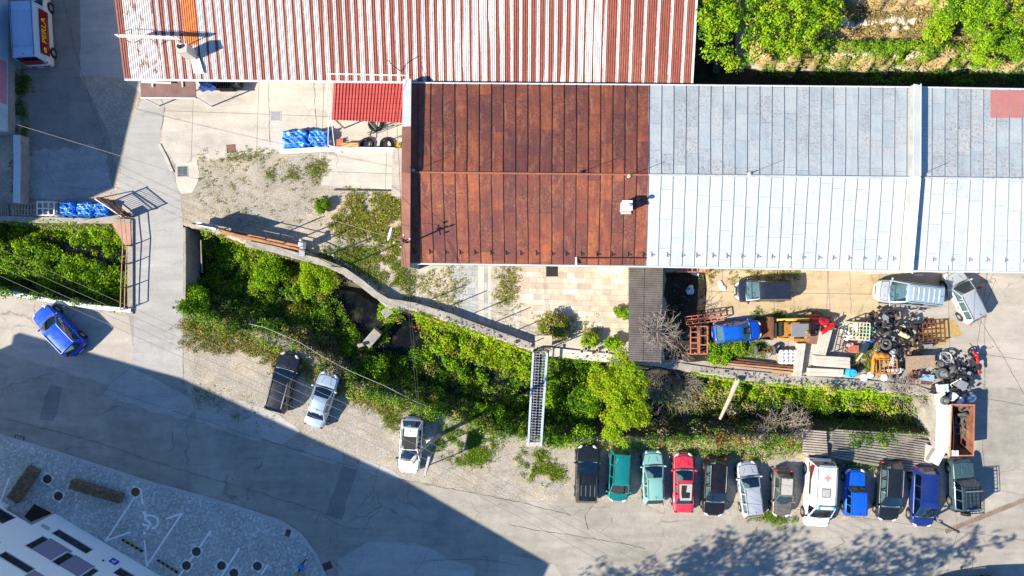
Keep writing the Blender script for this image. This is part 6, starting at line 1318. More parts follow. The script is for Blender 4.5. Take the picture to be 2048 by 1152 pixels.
m = MB(); wire(m, W(1908, 870, 4), W(1900, 300, 6.5), .4, .012); tag(m.build('thin_wire', M_WIREB), 'thin wire from over the skip to the pale roof', 'wire', 'wires of the right pole'); m = MB(); p = W(1907, 906, 1.9); m.box(p, (.16, .42, .2)); m.box(p+Vector((.26, 0, 0)), (.16, .42, .2)); tag(m.build('white_box_pair', M_WHITE, bevel=.02), 'pair of small white boxes on the lower rim of the skip', 'box')
# board on two posts beside the pole
bd = thing('sign_board', 'narrow board on two posts seen from above beside the lamp pole', 'sign', W(862, 915, 0)); q0, q1 = W(859, 930, 0), W(868, 893, 0); m = MB()
for q in (q0, q1): m.bar(q, q+Vector((0, 0, 3.3)), .07)
m.build('post', M_DARK, bd); m = MB(); m.bar(q0+Vector((0, 0, 2.75)), q1+Vector((0, 0, 2.75)), .16, 1.1); m.build('board', M_CURB, bd)
# ---------------------------------------------------------------- paved car park
def paver_mat():
    t = NT('herringbone_pavers', .85, .25); p = t.rot(t.pos(), 31); x, y, _ = t.sep(p); s_ = .105
    q = t.comb(t.math('DIVIDE', x, s_), t.math('DIVIDE', y, s_)); u, v, _ = t.sep(q); iu, iv = t.math('FLOOR', u), t.math('FLOOR', v)
    k = t.math('FLOORED_MODULO', t.math('SUBTRACT', iu, iv), 4.0); hz = t.math('LESS_THAN', k, 2.0)
    bu = t.math('SUBTRACT', iu, t.math('MULTIPLY', hz, k)); bv = t.math('SUBTRACT', iv, t.math('MULTIPLY', t.math('SUBTRACT', 1.0, hz), t.math('SUBTRACT', 3.0, k)))
    r = t.white(t.comb(bu, bv, hz)); c = t.ramp(r, [(0, (.29, .31, .30)), (.5, (.39, .41, .40)), (.85, (.49, .51, .50)), (1, (.66, .68, .67))])
    c = t.mix(t.math('MULTIPLY', hz, .25), c, (.5, .54, .54))
    c = t.mix(.4, c, t.ramp(t.noise(.35, 5, .6), [(.3, .3), (.7, .75)]), 'OVERLAY'); t.col(c); return t.mat
cp = [(-900, 600), (-10, 868), (100, 900), (300, 965), (430, 1000), (512, 1026), (560, 1042), (600, 1068), (632, 1110), (650, 1152), (670, 1260), (400, 1700), (-900, 1700)]
o = sheet('car_park_paving', cp, .085, paver_mat(), 0); o.name = 'car_park_paving'
P = [W(*p) for p in cp[:11]]; m = MB(); m.wallpath([(p.x, p.y) for p in P], .26, -.05, .10); tag(m.build('kerb', M_CURB, bevel=.015), kind='structure')
m = MB(); Q = rough_edge([(p[0], p[1]) for p in cp[:11]]+[(650, 1152)], 0)
def strip(mb, a, b, w, z=.092): a, b = W(*a), W(*b); d = (b-a).normalized(); n_ = Vector((-d.y, d.x, 0))*w/2; zz = Vector((0, 0, z)); mb.add([a-n_+zz, b-n_+zz, b+n_+zz, a+n_+zz], [(0, 1, 2, 3)])
WL = flat('road_marking_white', (.90, .90, .90), .7, .3, 0, .15, 6); m = MB(); zz = .092
for i, (a, b) in enumerate((((212, 1082), (282, 976)), ((294, 1132), (365, 1026)), ((359, 1152), (423, 1060)), ((440, 1158), (480, 1095)), ((523, 1148), (537, 1128)), ((2, 1004), (20, 956)))): strip(m, a, b, .15, zz+.0005*i)
for i, (a, b) in enumerate((((283, 977), (286, 1008)), ((366, 1026), (333, 1037)), ((212, 1081), (263, 1063)), ((295, 1131), (290, 1080)))): strip(m, a, b, .14, zz+.004+.0005*i)
tag(m.build('bay_markings', WL), kind='structure')
# wheelchair symbol
m = MB(); cS = W(300, 1046); fwd = Vector((.515, .857, 0)); rgt = Vector((.857, -.515, 0)); 
def sy(x, y): return Vector((W(x, y).x, W(x, y).y, .0945))
def path(pts, w):
    for k, (a, b) in enumerate(zip(pts, pts[1:])):
        d = (b-a).normalized(); n_ = Vector((-d.y, d.x, 0))*w/2; e = d*w*.2; dz = Vector((0, 0, .0006*k)); m.add([a-e-n_+dz, b+e-n_+dz, b+e+n_+dz, a-e+n_+dz], [(0, 1, 2, 3)])
path([sy(287, 1024), sy(292, 1024), sy(291, 1037), sy(302, 1046), sy(295, 1059)], .19); path([sy(286, 1047), sy(299, 1052)], .16)
path([sy(297+18*math.cos(a)+3, 1043+13.5*math.sin(a)) for a in [(-2.1+.42*i) for i in range(9)]], .16)
m.cyl(sy(290, 1065), sy(290, 1065)+Vector((0, 0, .003)), .13, .13, 14); tag(m.build('wheelchair_marking', WL), kind='structure')
DC = 'round drain lids in the car park'
for i, (px, py) in enumerate(((95, 958), (117, 992), (271, 984), (393, 1103), (373, 1131), (443, 1131), (468, 1146), (515, 1132))):
    lab = ('round dark lid in a white square, upper of the pair by the brown planters', 'round dark lid in a white square, lower of the pair by the brown planters', 'rusty round lid under the tip of the disabled bay line', 'round lid crossed by the white bay line, upper one', 'round lid crossed by the white bay line, lower one', 'round lid left of the second short bay line', 'round lid at the bottom edge beside the second bay line', 'round lid left of the person in blue')[i]
    r = thing('manhole_cover', lab, 'drain lid', W(px, py, .086), -.55, DC); m = MB(); m.box((0, 0, .006), (.82, .82, .02)); m.build('surround', M_PLATE, r, world=False); m = MB(); m.cyl((0, 0, .002), (0, 0, .022), .36, .36, 24); m.build('lid', M_RUST if i == 2 else M_DARK, r, 40, world=False)
for lab, a, b in (('black and yellow wheel stop in the disabled bay', (244, 1079), (285, 1103)), ('black and yellow wheel stop left of the round lids', (315, 1120), (355, 1145))):
    a, b = W(*a, .15), W(*b, .15); r = thing('wheel_stop', lab, 'wheel stop', (a+b)/2-Vector((0, 0, .07)), 0, 'wheel stops'); m = MB(); n = 9
    for i in range(0, n, 2): m.bar(a.lerp(b, i/n), a.lerp(b, (i+1)/n), .15, .11)
    m.build('black_block', M_BLACK, r, bevel=.02); m = MB()
    for i in range(1, n, 2): m.bar(a.lerp(b, i/n), a.lerp(b, (i+1)/n), .148, .109)
    m.build('yellow_block', flat('dull_yellow', (.30, .21, .04), .7), r, bevel=.02)
gabm = surf('stone_basket_fill', (.11, .085, .055), (.30, .22, .13), 3.5, 9, .6, .95, .9, .05, .2)
for lab, a, b, w in (('brown stone planter block, upright, at the left edge', (68, 938), (26, 1000), .95), ('long brown stone planter block beside the disabled bay', (142, 967), (243, 998), .72)):
    a, b = W(*a, .4), W(*b, .4); r = thing('stone_planter', lab, 'planter', ((a.x+b.x)/2, (a.y+b.y)/2, .085), 0, 'stone planters'); d = (b-a).normalized(); n_ = Vector((-d.y, d.x, 0)); m = MB(); m.bar(Vector((a.x, a.y, .34)), Vector((b.x, b.y, .34)), w, .5); m.build('base', gabm, r, bevel=.03); m = MB(); L = (b-a).length
    for i in range(int(L*w*75)): q = a+d*random.uniform(.03, L-.03)+n_*random.uniform(-.5, .5)*w*.95; m.ball((q.x, q.y, .60), (random.uniform(.04, .09), random.uniform(.04, .09), random.uniform(.03, .06)), 6, 4, Matrix.Rotation(random.random()*3, 3, 'Z'))
    m.build('stone', gabm, r, 60)
m = MB(); q = [W(*p) for p in ((50, 1032), (70, 1007), (106, 1026), (63, 1043))]; m.prism([(p.x, p.y) for p in q], .086, .10); tag(m.build('entrance_mat', M_SOIL_SHADE), 'dark mat at the entrance of the white office block', 'mat')
def gully(lab, px, py, rz, mat, l=.55, w=.38, z=.09): r = thing('gully_grate', lab, 'drain', W(px, py, z), rz, 'gully grates'); m = MB(); m.box((0, 0, 0), (l, w, .012)); m.build('frame', M_DARK, r, world=False); m = MB(); [m.box((-l*.4+l*.8*(i+.5)/5, 0, .008), (l*.08, w*.8, .012)) for i in range(5)]; m.build('grate', mat, r, world=False)
gully('small rusty gully grate on the curved kerb', 576, 1066, 1.2, M_RUST); gully('dark gully grate on the road beside the kerb', 655, 1132, .4, M_RUST, .7, .6, .02); gully('pale broken gully cover on the road at the left', 38, 879, -.3, M_CURB, .8, .6, .02)
m = MB(); m.box(W(599, 1150, .12), (.75, .6, .06), rz=.45); tag(m.build('brown_board', M_WOOD), 'flat brown board on the paving by the person', 'board')
# ---------------------------------------------------------------- person
def person(label, px, py, ang):
    r = thing('person', label, 'person', W(px, py, .085), ang); V, E, R = [], [], []
    def v(p, rad): V.append(p); R.append(rad if isinstance(rad, tuple) else (rad, rad)); return len(V)-1
    def chain(st, pts):
        a = st
        for p, rad in pts: b = v(p, rad); E.append((a, b)); a = b
        return a
    pel = v((0, 0, .95), (.15, .12)); ch = chain(pel, [((.01, 0, 1.12), (.15, .11)), ((.02, 0, 1.32), (.17, .12)), ((.02, 0, 1.42), (.13, .10))]); nk = chain(ch, [((.03, 0, 1.50), .055), ((.05, 0, 1.57), .075), ((.06, 0, 1.66), .10), ((.055, 0, 1.74), .07)])
    for s in (-1, 1):
        st = .16*s; chain(pel, [((.0, .10*s, .90), .095), ((.04+st, .11*s, .50), .062), ((-.02+st*1.5, .11*s, .10), .045), ((.03+st*1.5, .11*s, .045), .045), ((.16+st*1.5, .115*s, .035), .035)])
        sh_ = chain(ch, [((.01, .19*s, 1.40), .07), ((-.06*s, .26*s, 1.12), .05), ((.10-.10*s, .25*s, .90), .036), ((.12-.10*s, .245*s, .84), .034)])
        h = V[sh_]
        for k, l in enumerate((.06, .07, .065, .05)):
            y0 = h[1]+(-.024+.016*k); a = chain(sh_, [((h[0]+.012, y0, h[2]-.045), .0095), ((h[0]+.03, y0, h[2]-.045-l*.6), .0085), ((h[0]+.05, y0, h[2]-.045-l), .007)])
        chain(sh_, [((h[0]+.035, h[1]-.028*s, h[2]-.02), .010), ((h[0]+.06, h[1]-.03*s, h[2]-.05), .008)])
    me = bpy.data.meshes.new('body'); me.from_pydata(V, E, []); o = bpy.data.objects.new('body', me); C.objects.link(o); o.parent = r
    sk_ = o.modifiers.new('skin', 'SKIN'); 
    if not me.skin_vertices: me.skin_vertices.new()
    for i, q in enumerate(R): me.skin_vertices[0].data[i].radius = q; me.skin_vertices[0].data[i].use_root = (i == 0)
    sk_.use_smooth_shade = True; ss = o.modifiers.new('sub', 'SUBSURF'); ss.levels = 1; ss.render_levels = 2
    dg = bpy.context.evaluated_depsgraph_get(); dg.update(); m2 = bpy.data.meshes.new_from_object(o.evaluated_get(dg)); o.modifiers.clear(); o.data = m2
    m2.materials.clear()
    for mt_ in (flat('blue_jacket', (.02, .20, .85), .6), M_TRIM, M_SKIN, M_WHITE): m2.materials.append(mt_)
    mi = []
    for p in m2.polygons:
        c = p.center; mi.append(3 if c.z < .085 else 1 if c.z < .93 and abs(c.y) < .215 else 2 if c.z > 1.49 or c.z < .90 else 0)
    m2.polygons.foreach_set('material_index', mi); m2.polygons.foreach_set('use_smooth', [True]*len(mi))
    m = MB(); m.ball((.035, 0, 1.70), (.105, .098, .115), 14, 8); m.ball((.0, 0, 1.64), (.08, .09, .10), 12, 8); m.build('hair', flat('dark_hair', (.012, .010, .010), .6), r, 60, world=False)
    m = MB(); [m.ball((.155, y, 1.66), (.012, .016, .010), 8, 6) for y in (-.035, .035)]; m.ball((.165, 0, 1.635), (.022, .014, .022), 8, 6); m.ball((.150, 0, 1.595), (.012, .026, .007), 8, 6); m.build('face', flat('face_features', (.16, .08, .06), .6), r, 60, world=False)
    m = MB(); [m.ball((.05, y, 1.645), (.022, .012, .032), 8, 6) for y in (-.10, .10)]; m.build('ear', M_SKIN, r, 60, world=False)
person('person in a bright blue jacket and white shoes walking on the car park paving', 611, 1124, .85)
# ---------------------------------------------------------------- terrace
def tile_paving(name, c_lo, c_hi, bw, bh, deg, mort=(.30, .26, .22), var=1):
    t = NT(name, .85, .25); p = t.rot(t.pos(), deg); b = t.n('TexBrick', {'Vector': p, 'Color1': (0, 0, 0), 'Color2': (1, 1, 1), 'Mortar': (.5, .5, .5), 'Scale': 1.0, 'Mortar Size': .012, 'Brick Width': bw, 'Row Height': bh}, offset=.37, offset_frequency=2, squash=1.7, squash_frequency=3)
    c = t.ramp(b.outputs[0], [(0, c_lo[0]), (.35, c_lo[1]), (.7, c_hi[0]), (1, c_hi[1])]); c = t.mix(b.outputs[1], c, mort)
    c = t.mix(.35, c, t.ramp(t.noise(1.2, 6, .7), [(.3, .25), (.7, .8)]), 'OVERLAY'); t.col(c); return t.mat
sheet('terrace_gravel', [(832, 532), (1256, 534), (1256, 712), (1150, 700), (1062, 684), (900, 624), (832, 605)], .010, surf('pale_gravel', (.42, .38, .33), (.55, .50, .43), .6, 9, .5, .95, .8), 2)
sheet('terrace_tiles', [(1032, 532), (1256, 534), (1256, 660), (1150, 664), (1120, 672), (1060, 650), (1028, 640)], .018, tile_paving('patchwork_tiles', [(.44, .36, .30), (.58, .46, .36)], [(.54, .48, .40), (.70, .65, .57)], .66, .44, 1), 1.2)
sheet('terrace_slabs', [(905, 532), (956, 532), (956, 640), (905, 622)], .014, tile_paving('grey_grid_slabs', [(.32, .33, .33), (.36, .37, .37)], [(.38, .39, .39), (.42, .43, .43)], .5, .5, 0, (.16, .17, .17)), .5)
sheet('terrace_strip', [(957, 532), (968, 532), (968, 645), (957, 641)], .018, M_CONC2, .4); sheet('terrace_strip', [(976, 532), (982, 532), (982, 648), (976, 646)], .018, M_CONC2, .4)
sheet('terrace_grid', [(968, 532), (976, 532), (976, 646), (968, 643)], .016, tile_paving('grey_grid_slabs', [(.32, .33, .33), (.36, .37, .37)], [(.38, .39, .39), (.42, .43, .43)], .5, .5, 0), .3)
sheet('terrace_grid', [(982, 532), (1030, 532), (1030, 680), (982, 664)], .014, tile_paving('sandy_grid_slabs', [(.40, .36, .30), (.46, .42, .36)], [(.42, .39, .34), (.50, .46, .40)], .3, .3, 0, (.26, .24, .2)), 1)
sheet('terrace_grid', [(1040, 640), (1150, 668), (1120, 690), (1035, 668)], .0145, tile_paving('sandy_small_grid', [(.36, .33, .28), (.44, .40, .34)], [(.40, .37, .32), (.48, .44, .38)], .25, .25, 0, (.2, .19, .17)), 1)
# ---------------------------------------------------------------- scrap yard
def frame_rack(lab, pts, mat, r_=.05, z=0.0, legs=0.0, name='ladder_rack', group='red oxide steel frames'):
    c = W(pts[0][0][0], pts[0][0][1], z); r = thing(name, lab, 'steel frame', c, 0, group)
    m = MB()
    for a, b in pts: m.bar(W(*a, z), W(*b, z), r_)
    m.build('bar', mat, r); 
    if legs:
        m = MB()
        for a, b in pts[:2]:
            for q in (a, b): p = W(*q, z); m.bar((p.x, p.y, z-legs), p, r_)
        m.build('leg', mat, r)
def ladder(a, b, c, d, n): # a-b and d-c are the rails
    L = [(a, b), (d, c)]
    for i in range(n+1): t = i/n; L.append(((a[0]+(b[0]-a[0])*t, a[1]+(b[1]-a[1])*t), (d[0]+(c[0]-d[0])*t, d[1]+(c[1]-d[1])*t)))
    return L
frame_rack('red oxide ladder frame, left of the upright pair', ladder((1381, 653), (1381, 708), (1396, 708), (1396, 653), 5), M_ROXIDE, .075, 1.0, .98); frame_rack('red oxide ladder frame, right of the upright pair', ladder((1399, 653), (1399, 708), (1414.5, 708), (1415, 653), 3), M_ROXIDE, .075, 1.0, .98)
frame_rack('red oxide ladder frame lying slanted above the upright pair', ladder((1370, 634), (1446, 624), (1448, 640), (1373, 649), 6)+[((1372, 640), (1438, 632)), ((1372, 644), (1430, 636))], M_ROXIDE, .06, .8, .78)
frame_rack('pale red ladder frame under the roof eave', ladder((1352, 534), (1416, 534), (1416, 544), (1354, 544), 6), M_ROXIDE, .07, .9, .88); 
LD = 'scrap in the yard'
def lug(name, lab, cat, px, py, z=0, rz=0): return thing(name, lab, cat, W(px, py, z), rz, LD)
# skid loader
r = lug('skid_loader', 'orange skid loader with a grey roof and rusty bucket', 'loader', 1578, 657); B = lambda px, py, z: W(px, py, z)-r.location
m = MB(); m.box((-.05, -.02, .75), (2.2, 1.15, .85)); m.box((.75, 0, 1.15), (.75, 1.05, .5)); m.build('chassis', M_ORANGE, r, world=False, bevel=.04)
m = MB(); m.box((.05, 0, 1.98), (1.35, 1.0, .08)); m.build('roof', flat('grey_roof_plate', (.20, .21, .23), .6), r, world=False, bevel=.03)
m = MB(); [m.bar((x, y, 1.1), (x*.95, y*.95, 1.95), .07) for x in (-.55, .65) for y in (-.46, .46)]; m.build('cab_post', M_DARK, r, world=False)
for y in (-.82, .78):
    m = MB(); m.bar((1.05, y, 1.25), (-.1, y, 1.32), .22, .2); m.bar((-.1, y, 1.32), (-1.3, y*.9, .55), .2, .16); m.build('lift_arm', M_ORANGE if y < 0 else M_YELLOW, r, world=False, bevel=.02)
    m = MB(); [m.tube([(x, y*.75, .38), (x, y*.98, .38)], [.38, .36], 16) for x in (-.6, .65)]; m.build('wheel', M_BLACK, r, 40, world=False)
m = MB(); m.box((-1.15, 0, 1.0), (.14, 1.1, .7)); m.box((-1.45, -.1, .9), (.1, 1.2, .5)); m.build('guard', M_DARK, r, world=False); m = MB(); m.ball((.55, -.15, 2.06), (.15, .12, .08), 8, 5); m.build('beacon', M_ORANGE, r, world=False)
bk = MB(); bk.cur = 0; x0, x1, y0, y1 = -2.75, -1.65, -.85, .95; bk.add([(x0, y0, .05), (x1, y0, .1), (x1, y1, .1), (x0, y1, .05), (x1, y0, .85), (x1, y1, .85), (x1+.04, y0, .1), (x1+.04, y1, .1), (x1+.04, y0, .85), (x1+.04, y1, .85)], [(0, 1, 2, 3), (1, 4, 5, 2), (6, 7, 9, 8), (4, 8, 9, 5)]); bk.add([(x0, y0, .05), (x1, y0, .1), (x1, y0, .85)], [(0, 1, 2)]); bk.add([(x0, y1, .05), (x1, y1, .85), (x1, y1, .1)], [(0, 1, 2)]); bk.bar((x1+.02, y0, .9), (x1+.02, y1, .9), .1); bk.build('bucket', M_RUST, r, world=False)
def curved_panel(lab, px, py, z, l, w, rz, mat, name='body_panel', cat='car panel', tilt=.2, h=.22):
    r = lug(name, lab, cat, px, py, z, rz); vs, fs = [], []; n, k = 12, 8
    for i in range(n+1):
        for j in range(k+1): u, v = 2*i/n-1, 2*j/k-1; vs.append((u*l/2, v*w/2*(1-.18*u*u+.06*math.sin(5*u)), h*(1-v*v)*(1-.5*u*u)+tilt*v*w/2+.03*math.sin(7*u+2*v)))
    for i in range(n):
        for j in range(k): q = i*(k+1)+j; fs.append((q, q+k+1, q+k+2, q+1))
    m = MB(); m.add(vs, fs); o = m.build('panel', mat, r, 60, world=False); s_ = o.modifiers.new('thick', 'SOLIDIFY'); s_.thickness = .03; return r
curved_panel('crimson car wing on the scrap heap right of the loader', 1637, 643, .8, 1.6, .62, -.06, M_RED, h=.3); curved_panel('bright red bent bumper panel over the plank stack', 1656, 657, 1.0, 1.3, .42, .62, flat('signal_red', (.70, .008, .012), .4)); curved_panel('dark red torn panel above the crimson wing', 1626, 636, .5, 1.0, .55, .1, M_RED)
def stack(lab, name, cat, corners, z, n, mat, gap=.02, lay=1, th=.12):
    a, b, c, d = [W(*p, z) for p in corners]; r = thing(name, lab, cat, ((a+c)/2).to_tuple()[:2]+(0,), 0, LD); 
    for l in range(lay):
        for i in range(n):
            t0, t1 = (i+gap)/n, (i+1-gap)/n; m = MB(); q = [a.lerp(d, t0), b.lerp(c, t0), b.lerp(c, t1), a.lerp(d, t1)]; m.prism([(p.x+random.uniform(-.02, .02), p.y) for p in q], z-th*(l+1)+.004, z-th*l-random.uniform(0, .012)); m.build('plank', mat, r)
    m = MB()
    if z-th*lay > .08:
        for f in (.2, .8): p, q = a.lerp(b, f), d.lerp(c, f); m.bar((p.x, p.y, (z-th*lay)/2), (q.x, q.y, (z-th*lay)/2), .12, z-th*lay)
        m.build('bearer', M_WOOD, r)
stack('stack of pale planks with loose ends under the red bumper', 'plank_stack', 'planks', [(1641, 662), (1632, 709), (1652, 711), (1665, 660)], .7, 4, M_GREYW, .05, 4, .14); stack('two long pale beams standing past the rusty rails', 'beam_pair', 'beams', [(1596, 687), (1587, 752), (1603, 753), (1612, 687)], .6, 2, M_GREYW, .03, 3, .18)
stack('upper stack of concrete slabs beside the blue barrel', 'slab_stack', 'slabs', [(1631, 711), (1700, 715), (1700, 737), (1631, 732)], .62, 3, M_CONC2, .015, 4, .15); stack('lower stack of concrete slabs beside the blue barrel', 'slab_stack', 'slabs', [(1617, 736), (1687, 739), (1686, 754), (1617, 752)], .5, 2, M_CONC2, .02, 3, .15)
stack('rough weathered boards below the plank stack', 'board_stack', 'boards', [(1626, 688), (1623, 704), (1634, 706), (1637, 690)], .35, 2, M_GREYW, .05, 2, .12); 
r = thing('rusty_rails', 'bundle of long rusty rails and pipes along the scrap yard wall', 'rails', W(1500, 735, 0), 0, LD); k = 0
for i in range(9):
    f = i/8; a = W(1420+random.uniform(0, 55)*(1-f)*1.6, 716+f*13+random.uniform(-1.5, 1.5), .25); b = W(1586+random.uniform(-3, 2), 730+f*15, .25); a.z = b.z = .18+.10*(i % 3); m = MB(); m.bar(a, b, .13 if i % 3 else .17, .12); m.build('rail', M_RUSTL if i in (5, 8) else M_RUST, r)
r = thing('orange_plank', 'long orange brown plank at the end of the rusty rails', 'plank', W(1555, 748, 0), 0, LD); m = MB(); m.prism([tuple(W(*p))[:2] for p in ((1535, 742), (1587, 745), (1587, 753), (1560, 751))], .05, .12); m.build('plank', surf('orange_wood', (.42, .22, .10), (.54, .32, .16), 2, 14, .4), r)
r = lug('white_sack_pile', 'pile of white sacks on a pallet', 'sacks', 1572, 713); M_SACK = surf('white_sack', (.62, .62, .62), (.76, .76, .76), 3, 12, .25, .8, .6, .03, .2, 0, 'Object')
for i in range(4):
    for j in range(4):
        for l in range(2): m = MB(); m.ball((-.55+.36*i+.05*l, -.4+.28*j, .25+.22*l), (.22, .17, .13), 10, 7, Matrix.Rotation(random.uniform(-.5, .5), 3, 'Z'), .05); m.build('sack', M_SACK, r, 60, world=False)
m = MB(); m.box((0, 0, .08), (1.6, 1.3, .14)); m.build('pallet', M_WOOD, r, world=False)
def jag(lab, pts, z, mat, name='steel_sheet', cat='sheet'):
    r = thing(name, lab, cat, W(*pts[0], z), 0, LD); m = MB(); m.prism([tuple(W(*p, z))[:2] for p in pts], z-.03, z); m.build('sheet', mat, r); m = MB(); c = [W(*p, z) for p in pts]; q = sum(c, Vector())/len(c); m.box((q.x, q.y, (z-.03)/2), ((max(p.x for p in c)-min(p.x for p in c))*.6, (max(p.y for p in c)-min(p.y for p in c))*.5, z-.034)); m.build('support', M_DARK, r)
jag('jagged brown steel sheet right of the loader', [(1613, 686), (1634, 689), (1640, 662), (1636, 666), (1632, 662), (1628, 668), (1622, 667), (1615, 674)], .5, surf('brown_steel', (.20, .10, .075), (.30, .16, .12), 1.4, 10, .3))
jag('rust streaked steel plate table in the scrap yard', [(1811, 713), (1870, 710), (1870, 734), (1812, 741)], .9, surf('streaked_plate', (.26, .23, .20), (.42, .24, .12), .9, 6, .4, .7)); jag('white metal door panel over the yellow cage', [(1772, 738), (1802, 736), (1803, 745), (1795, 748), (1776, 745)], .9, M_WHITE); jag('blue steel cover plate near the drain grid', [(1841, 748), (1869, 750), (1868, 764), (1840, 760)], .4, flat('pale_blue_steel', (.28, .40, .55), .4)); jag('brown rusty plate below the blue cover plate', [(1842, 761), (1868, 765), (1860, 770), (1842, 768)], .25, M_RUST); jag('teal cabinet door lying behind the cream cage', [(1723, 652), (1745, 651), (1746, 672), (1722, 674)], .7, M_TEALP); jag('grey steel lid among the engine parts', [(1765, 630), (1768, 628), (1778, 634), (1777, 648), (1764, 644)], .9, flat('grey_lid', (.24, .27, .32), .4)); jag('pale scrap door leaning on the white parapet', [(1871, 768), (1879, 768), (1889, 815), (1880, 812)], .9, M_PLATE)
jag('pale green car door on the heap by the parapet', [(1874, 770), (1897, 768), (1897, 780), (1884, 788), (1875, 784)], 1.05, flat('pale_green_paint', (.50, .62, .60), .4))
def cage(lab, px, py, l, w, h, rz, mat, nx, ny, name='metal_cage'):
    r = lug(name, lab, 'cage', px, py, 0, rz); m = MB(); 
    for z in (.1, h*.5, h):
        for a, b in (((-l/2, -w/2), (l/2, -w/2)), ((l/2, -w/2), (l/2, w/2)), ((l/2, w/2), (-l/2, w/2)), ((-l/2, w/2), (-l/2, -w/2))): m.bar((*a, z), (*b, z), .06)
    for x in (-l/2, l/2):
        for y in (-w/2, w/2): m.bar((x, y, 0), (x, y, h), .07)
    m.build('frame', mat, r, world=False); m = MB()
    for i in range(1, nx): m.bar((-l/2+l*i/nx, -w/2, h), (-l/2+l*i/nx, w/2, h), .045)
    for i in range(1, ny): m.bar((-l/2, -w/2+w*i/ny, h-.02), (l/2, -w/2+w*i/ny, h-.02), .045)
    m.build('grid', mat, r, world=False); return r
c1 = cage('cream yellow tubular cage full of white rubbish', 1706, 661, 1.3, 1.35, 1.3, -.05, M_CREAM, 5, 5); c2 = cage('yellow orange cage frame of an old machine beside the barrel', 1762, 730, 1.35, 1.15, 1.1, .03, M_ORANGE, 4, 4)
m = MB(); [m.ball((random.uniform(-.7, .5), random.uniform(-.6, .6), random.uniform(.15, .7)), (random.uniform(.1, .22), random.uniform(.08, .2), random.uniform(.06, .15)), 7, 5, Rx(random.random()*3, 'Z'), .25) for i in range(46)]; rb_ = lug('rubbish_heap', 'heap of white plastic rubbish inside and left of the cream cage', 'rubbish', 1699, 662); m.build('rubbish', M_SACK, rb_, 40, world=False)
curved_panel('orange machine hood above the yellow cage', 1762, 712, .9, 1.25, .6, -.2, M_ORANGE, 'machine_hood', 'machine hood', h=.2); curved_panel('orange bent fender left of the yellow cage', 1746, 730, .5, 1.5, .35, 1.5, M_ORANGE, 'machine_hood', 'machine hood')
curved_panel('white plastic wing beside the yellow cage', 1786, 721, .7, .9, .5, 1.3, M_WHITE); curved_panel('grey plastic cover above the white wing', 1785, 705, .7, .6, .5, .6, M_STEEL); curved_panel('blue cloth draped below the teal door', 1737, 682, .5, .9, .45, .1, flat('blue_cloth', (.02, .12, .45), .7), 'cloth', 'cloth'); curved_panel('pale pink cloth at the foot of the cream cage', 1694, 690, .3, 1.0, .4, .1, flat('pink_cloth', (.62, .32, .36), .8), 'cloth', 'cloth'); curved_panel('cream seat cushion among the engine parts', 1808, 670, .9, .85, .4, -.45, M_CREAM, 'seat_cushion', 'cushion')
def lumps(lab, name, cat, px, py, l, w, h, n, mats, rz=0, bars=8):
    r = lug(name, lab, cat, px, py, 0, rz); r['kind'] = 'stuff'
    for mt_ in mats:
        m = MB()
        for i in range(n//len(mats)):
            d = (random.uniform(.06, .36), random.uniform(.05, .22), random.uniform(.04, .22)); m.box((random.uniform(-l/2, l/2), random.uniform(-w/2, w/2), random.uniform(.08, h)), d, M=Matrix.Rotation(random.random()*3, 3, 'Z') @ Matrix.Rotation(random.uniform(-.5, .5), 3, 'X'))
        for i in range(bars//len(mats)): a = Vector((random.uniform(-l/2, l/2), random.uniform(-w/2, w/2), random.uniform(.1, h))); m.tube([a, a+Vector((random.uniform(-.6, .6), random.uniform(-.5, .5), random.uniform(-.1, .2)))], .025, 5)
        m.build('scrap_part', mt_, r, world=False)
    return r
lumps('dark pile of engine parts below the silver van', 'engine_scrap', 'scrap', 1763, 640, 2.2, 1.6, .9, 44, [M_BLACK, M_DARK, M_STEEL]); lumps('pile of dark axles and motor parts left of the rusty bed frame', 'engine_scrap', 'scrap', 1795, 668, 2.6, 1.6, 1.0, 50, [M_BLACK, M_DARK, M_DARK, M_STEEL]); lumps('dark tangled scrap above the steel plate table', 'engine_scrap', 'scrap', 1805, 696, 2.8, 1.0, .7, 46, [M_BLACK, M_DARK, M_RUST]); lumps('black and silver scrap heap beside the white parapet', 'engine_scrap', 'scrap', 1905, 765, 2.6, 2.2, 1.0, 60, [M_BLACK, M_DARK, M_SILV, M_BLACK]); lumps('scrap with pale pieces at the parapet end', 'engine_scrap', 'scrap', 1893, 790, 1.6, 1.2, 1.1, 24, [M_BLACK, M_PLATE, M_STEEL]); lumps('small red and dark scrap between wing and planks', 'engine_scrap', 'scrap', 1648, 648, 1.8, 1.0, .6, 24, [M_RED, M_DARK, M_STEEL]); lumps('dark motor block bits below the loader bucket', 'engine_scrap', 'scrap', 1540, 700, 1.6, .4, .3, 12, [M_DARK, M_RUST]); lumps('small rusty machine parts near the drain grid', 'engine_scrap', 'scrap', 1826, 753, 1.2, .8, .7, 24, [M_RUST, M_BROWN, M_DARK]); lumps('scrap metal and pipes in the deep shade of the dark shed', 'engine_scrap', 'scrap', 1360, 590, 1.3, 2.8, .6, 22, [M_DARK, M_BLACK], 0, 12); lumps('dark scrap row between table and parapet heap', 'engine_scrap', 'scrap', 1862, 748, 2.0, .5, .4, 20, [M_DARK, M_STEEL])
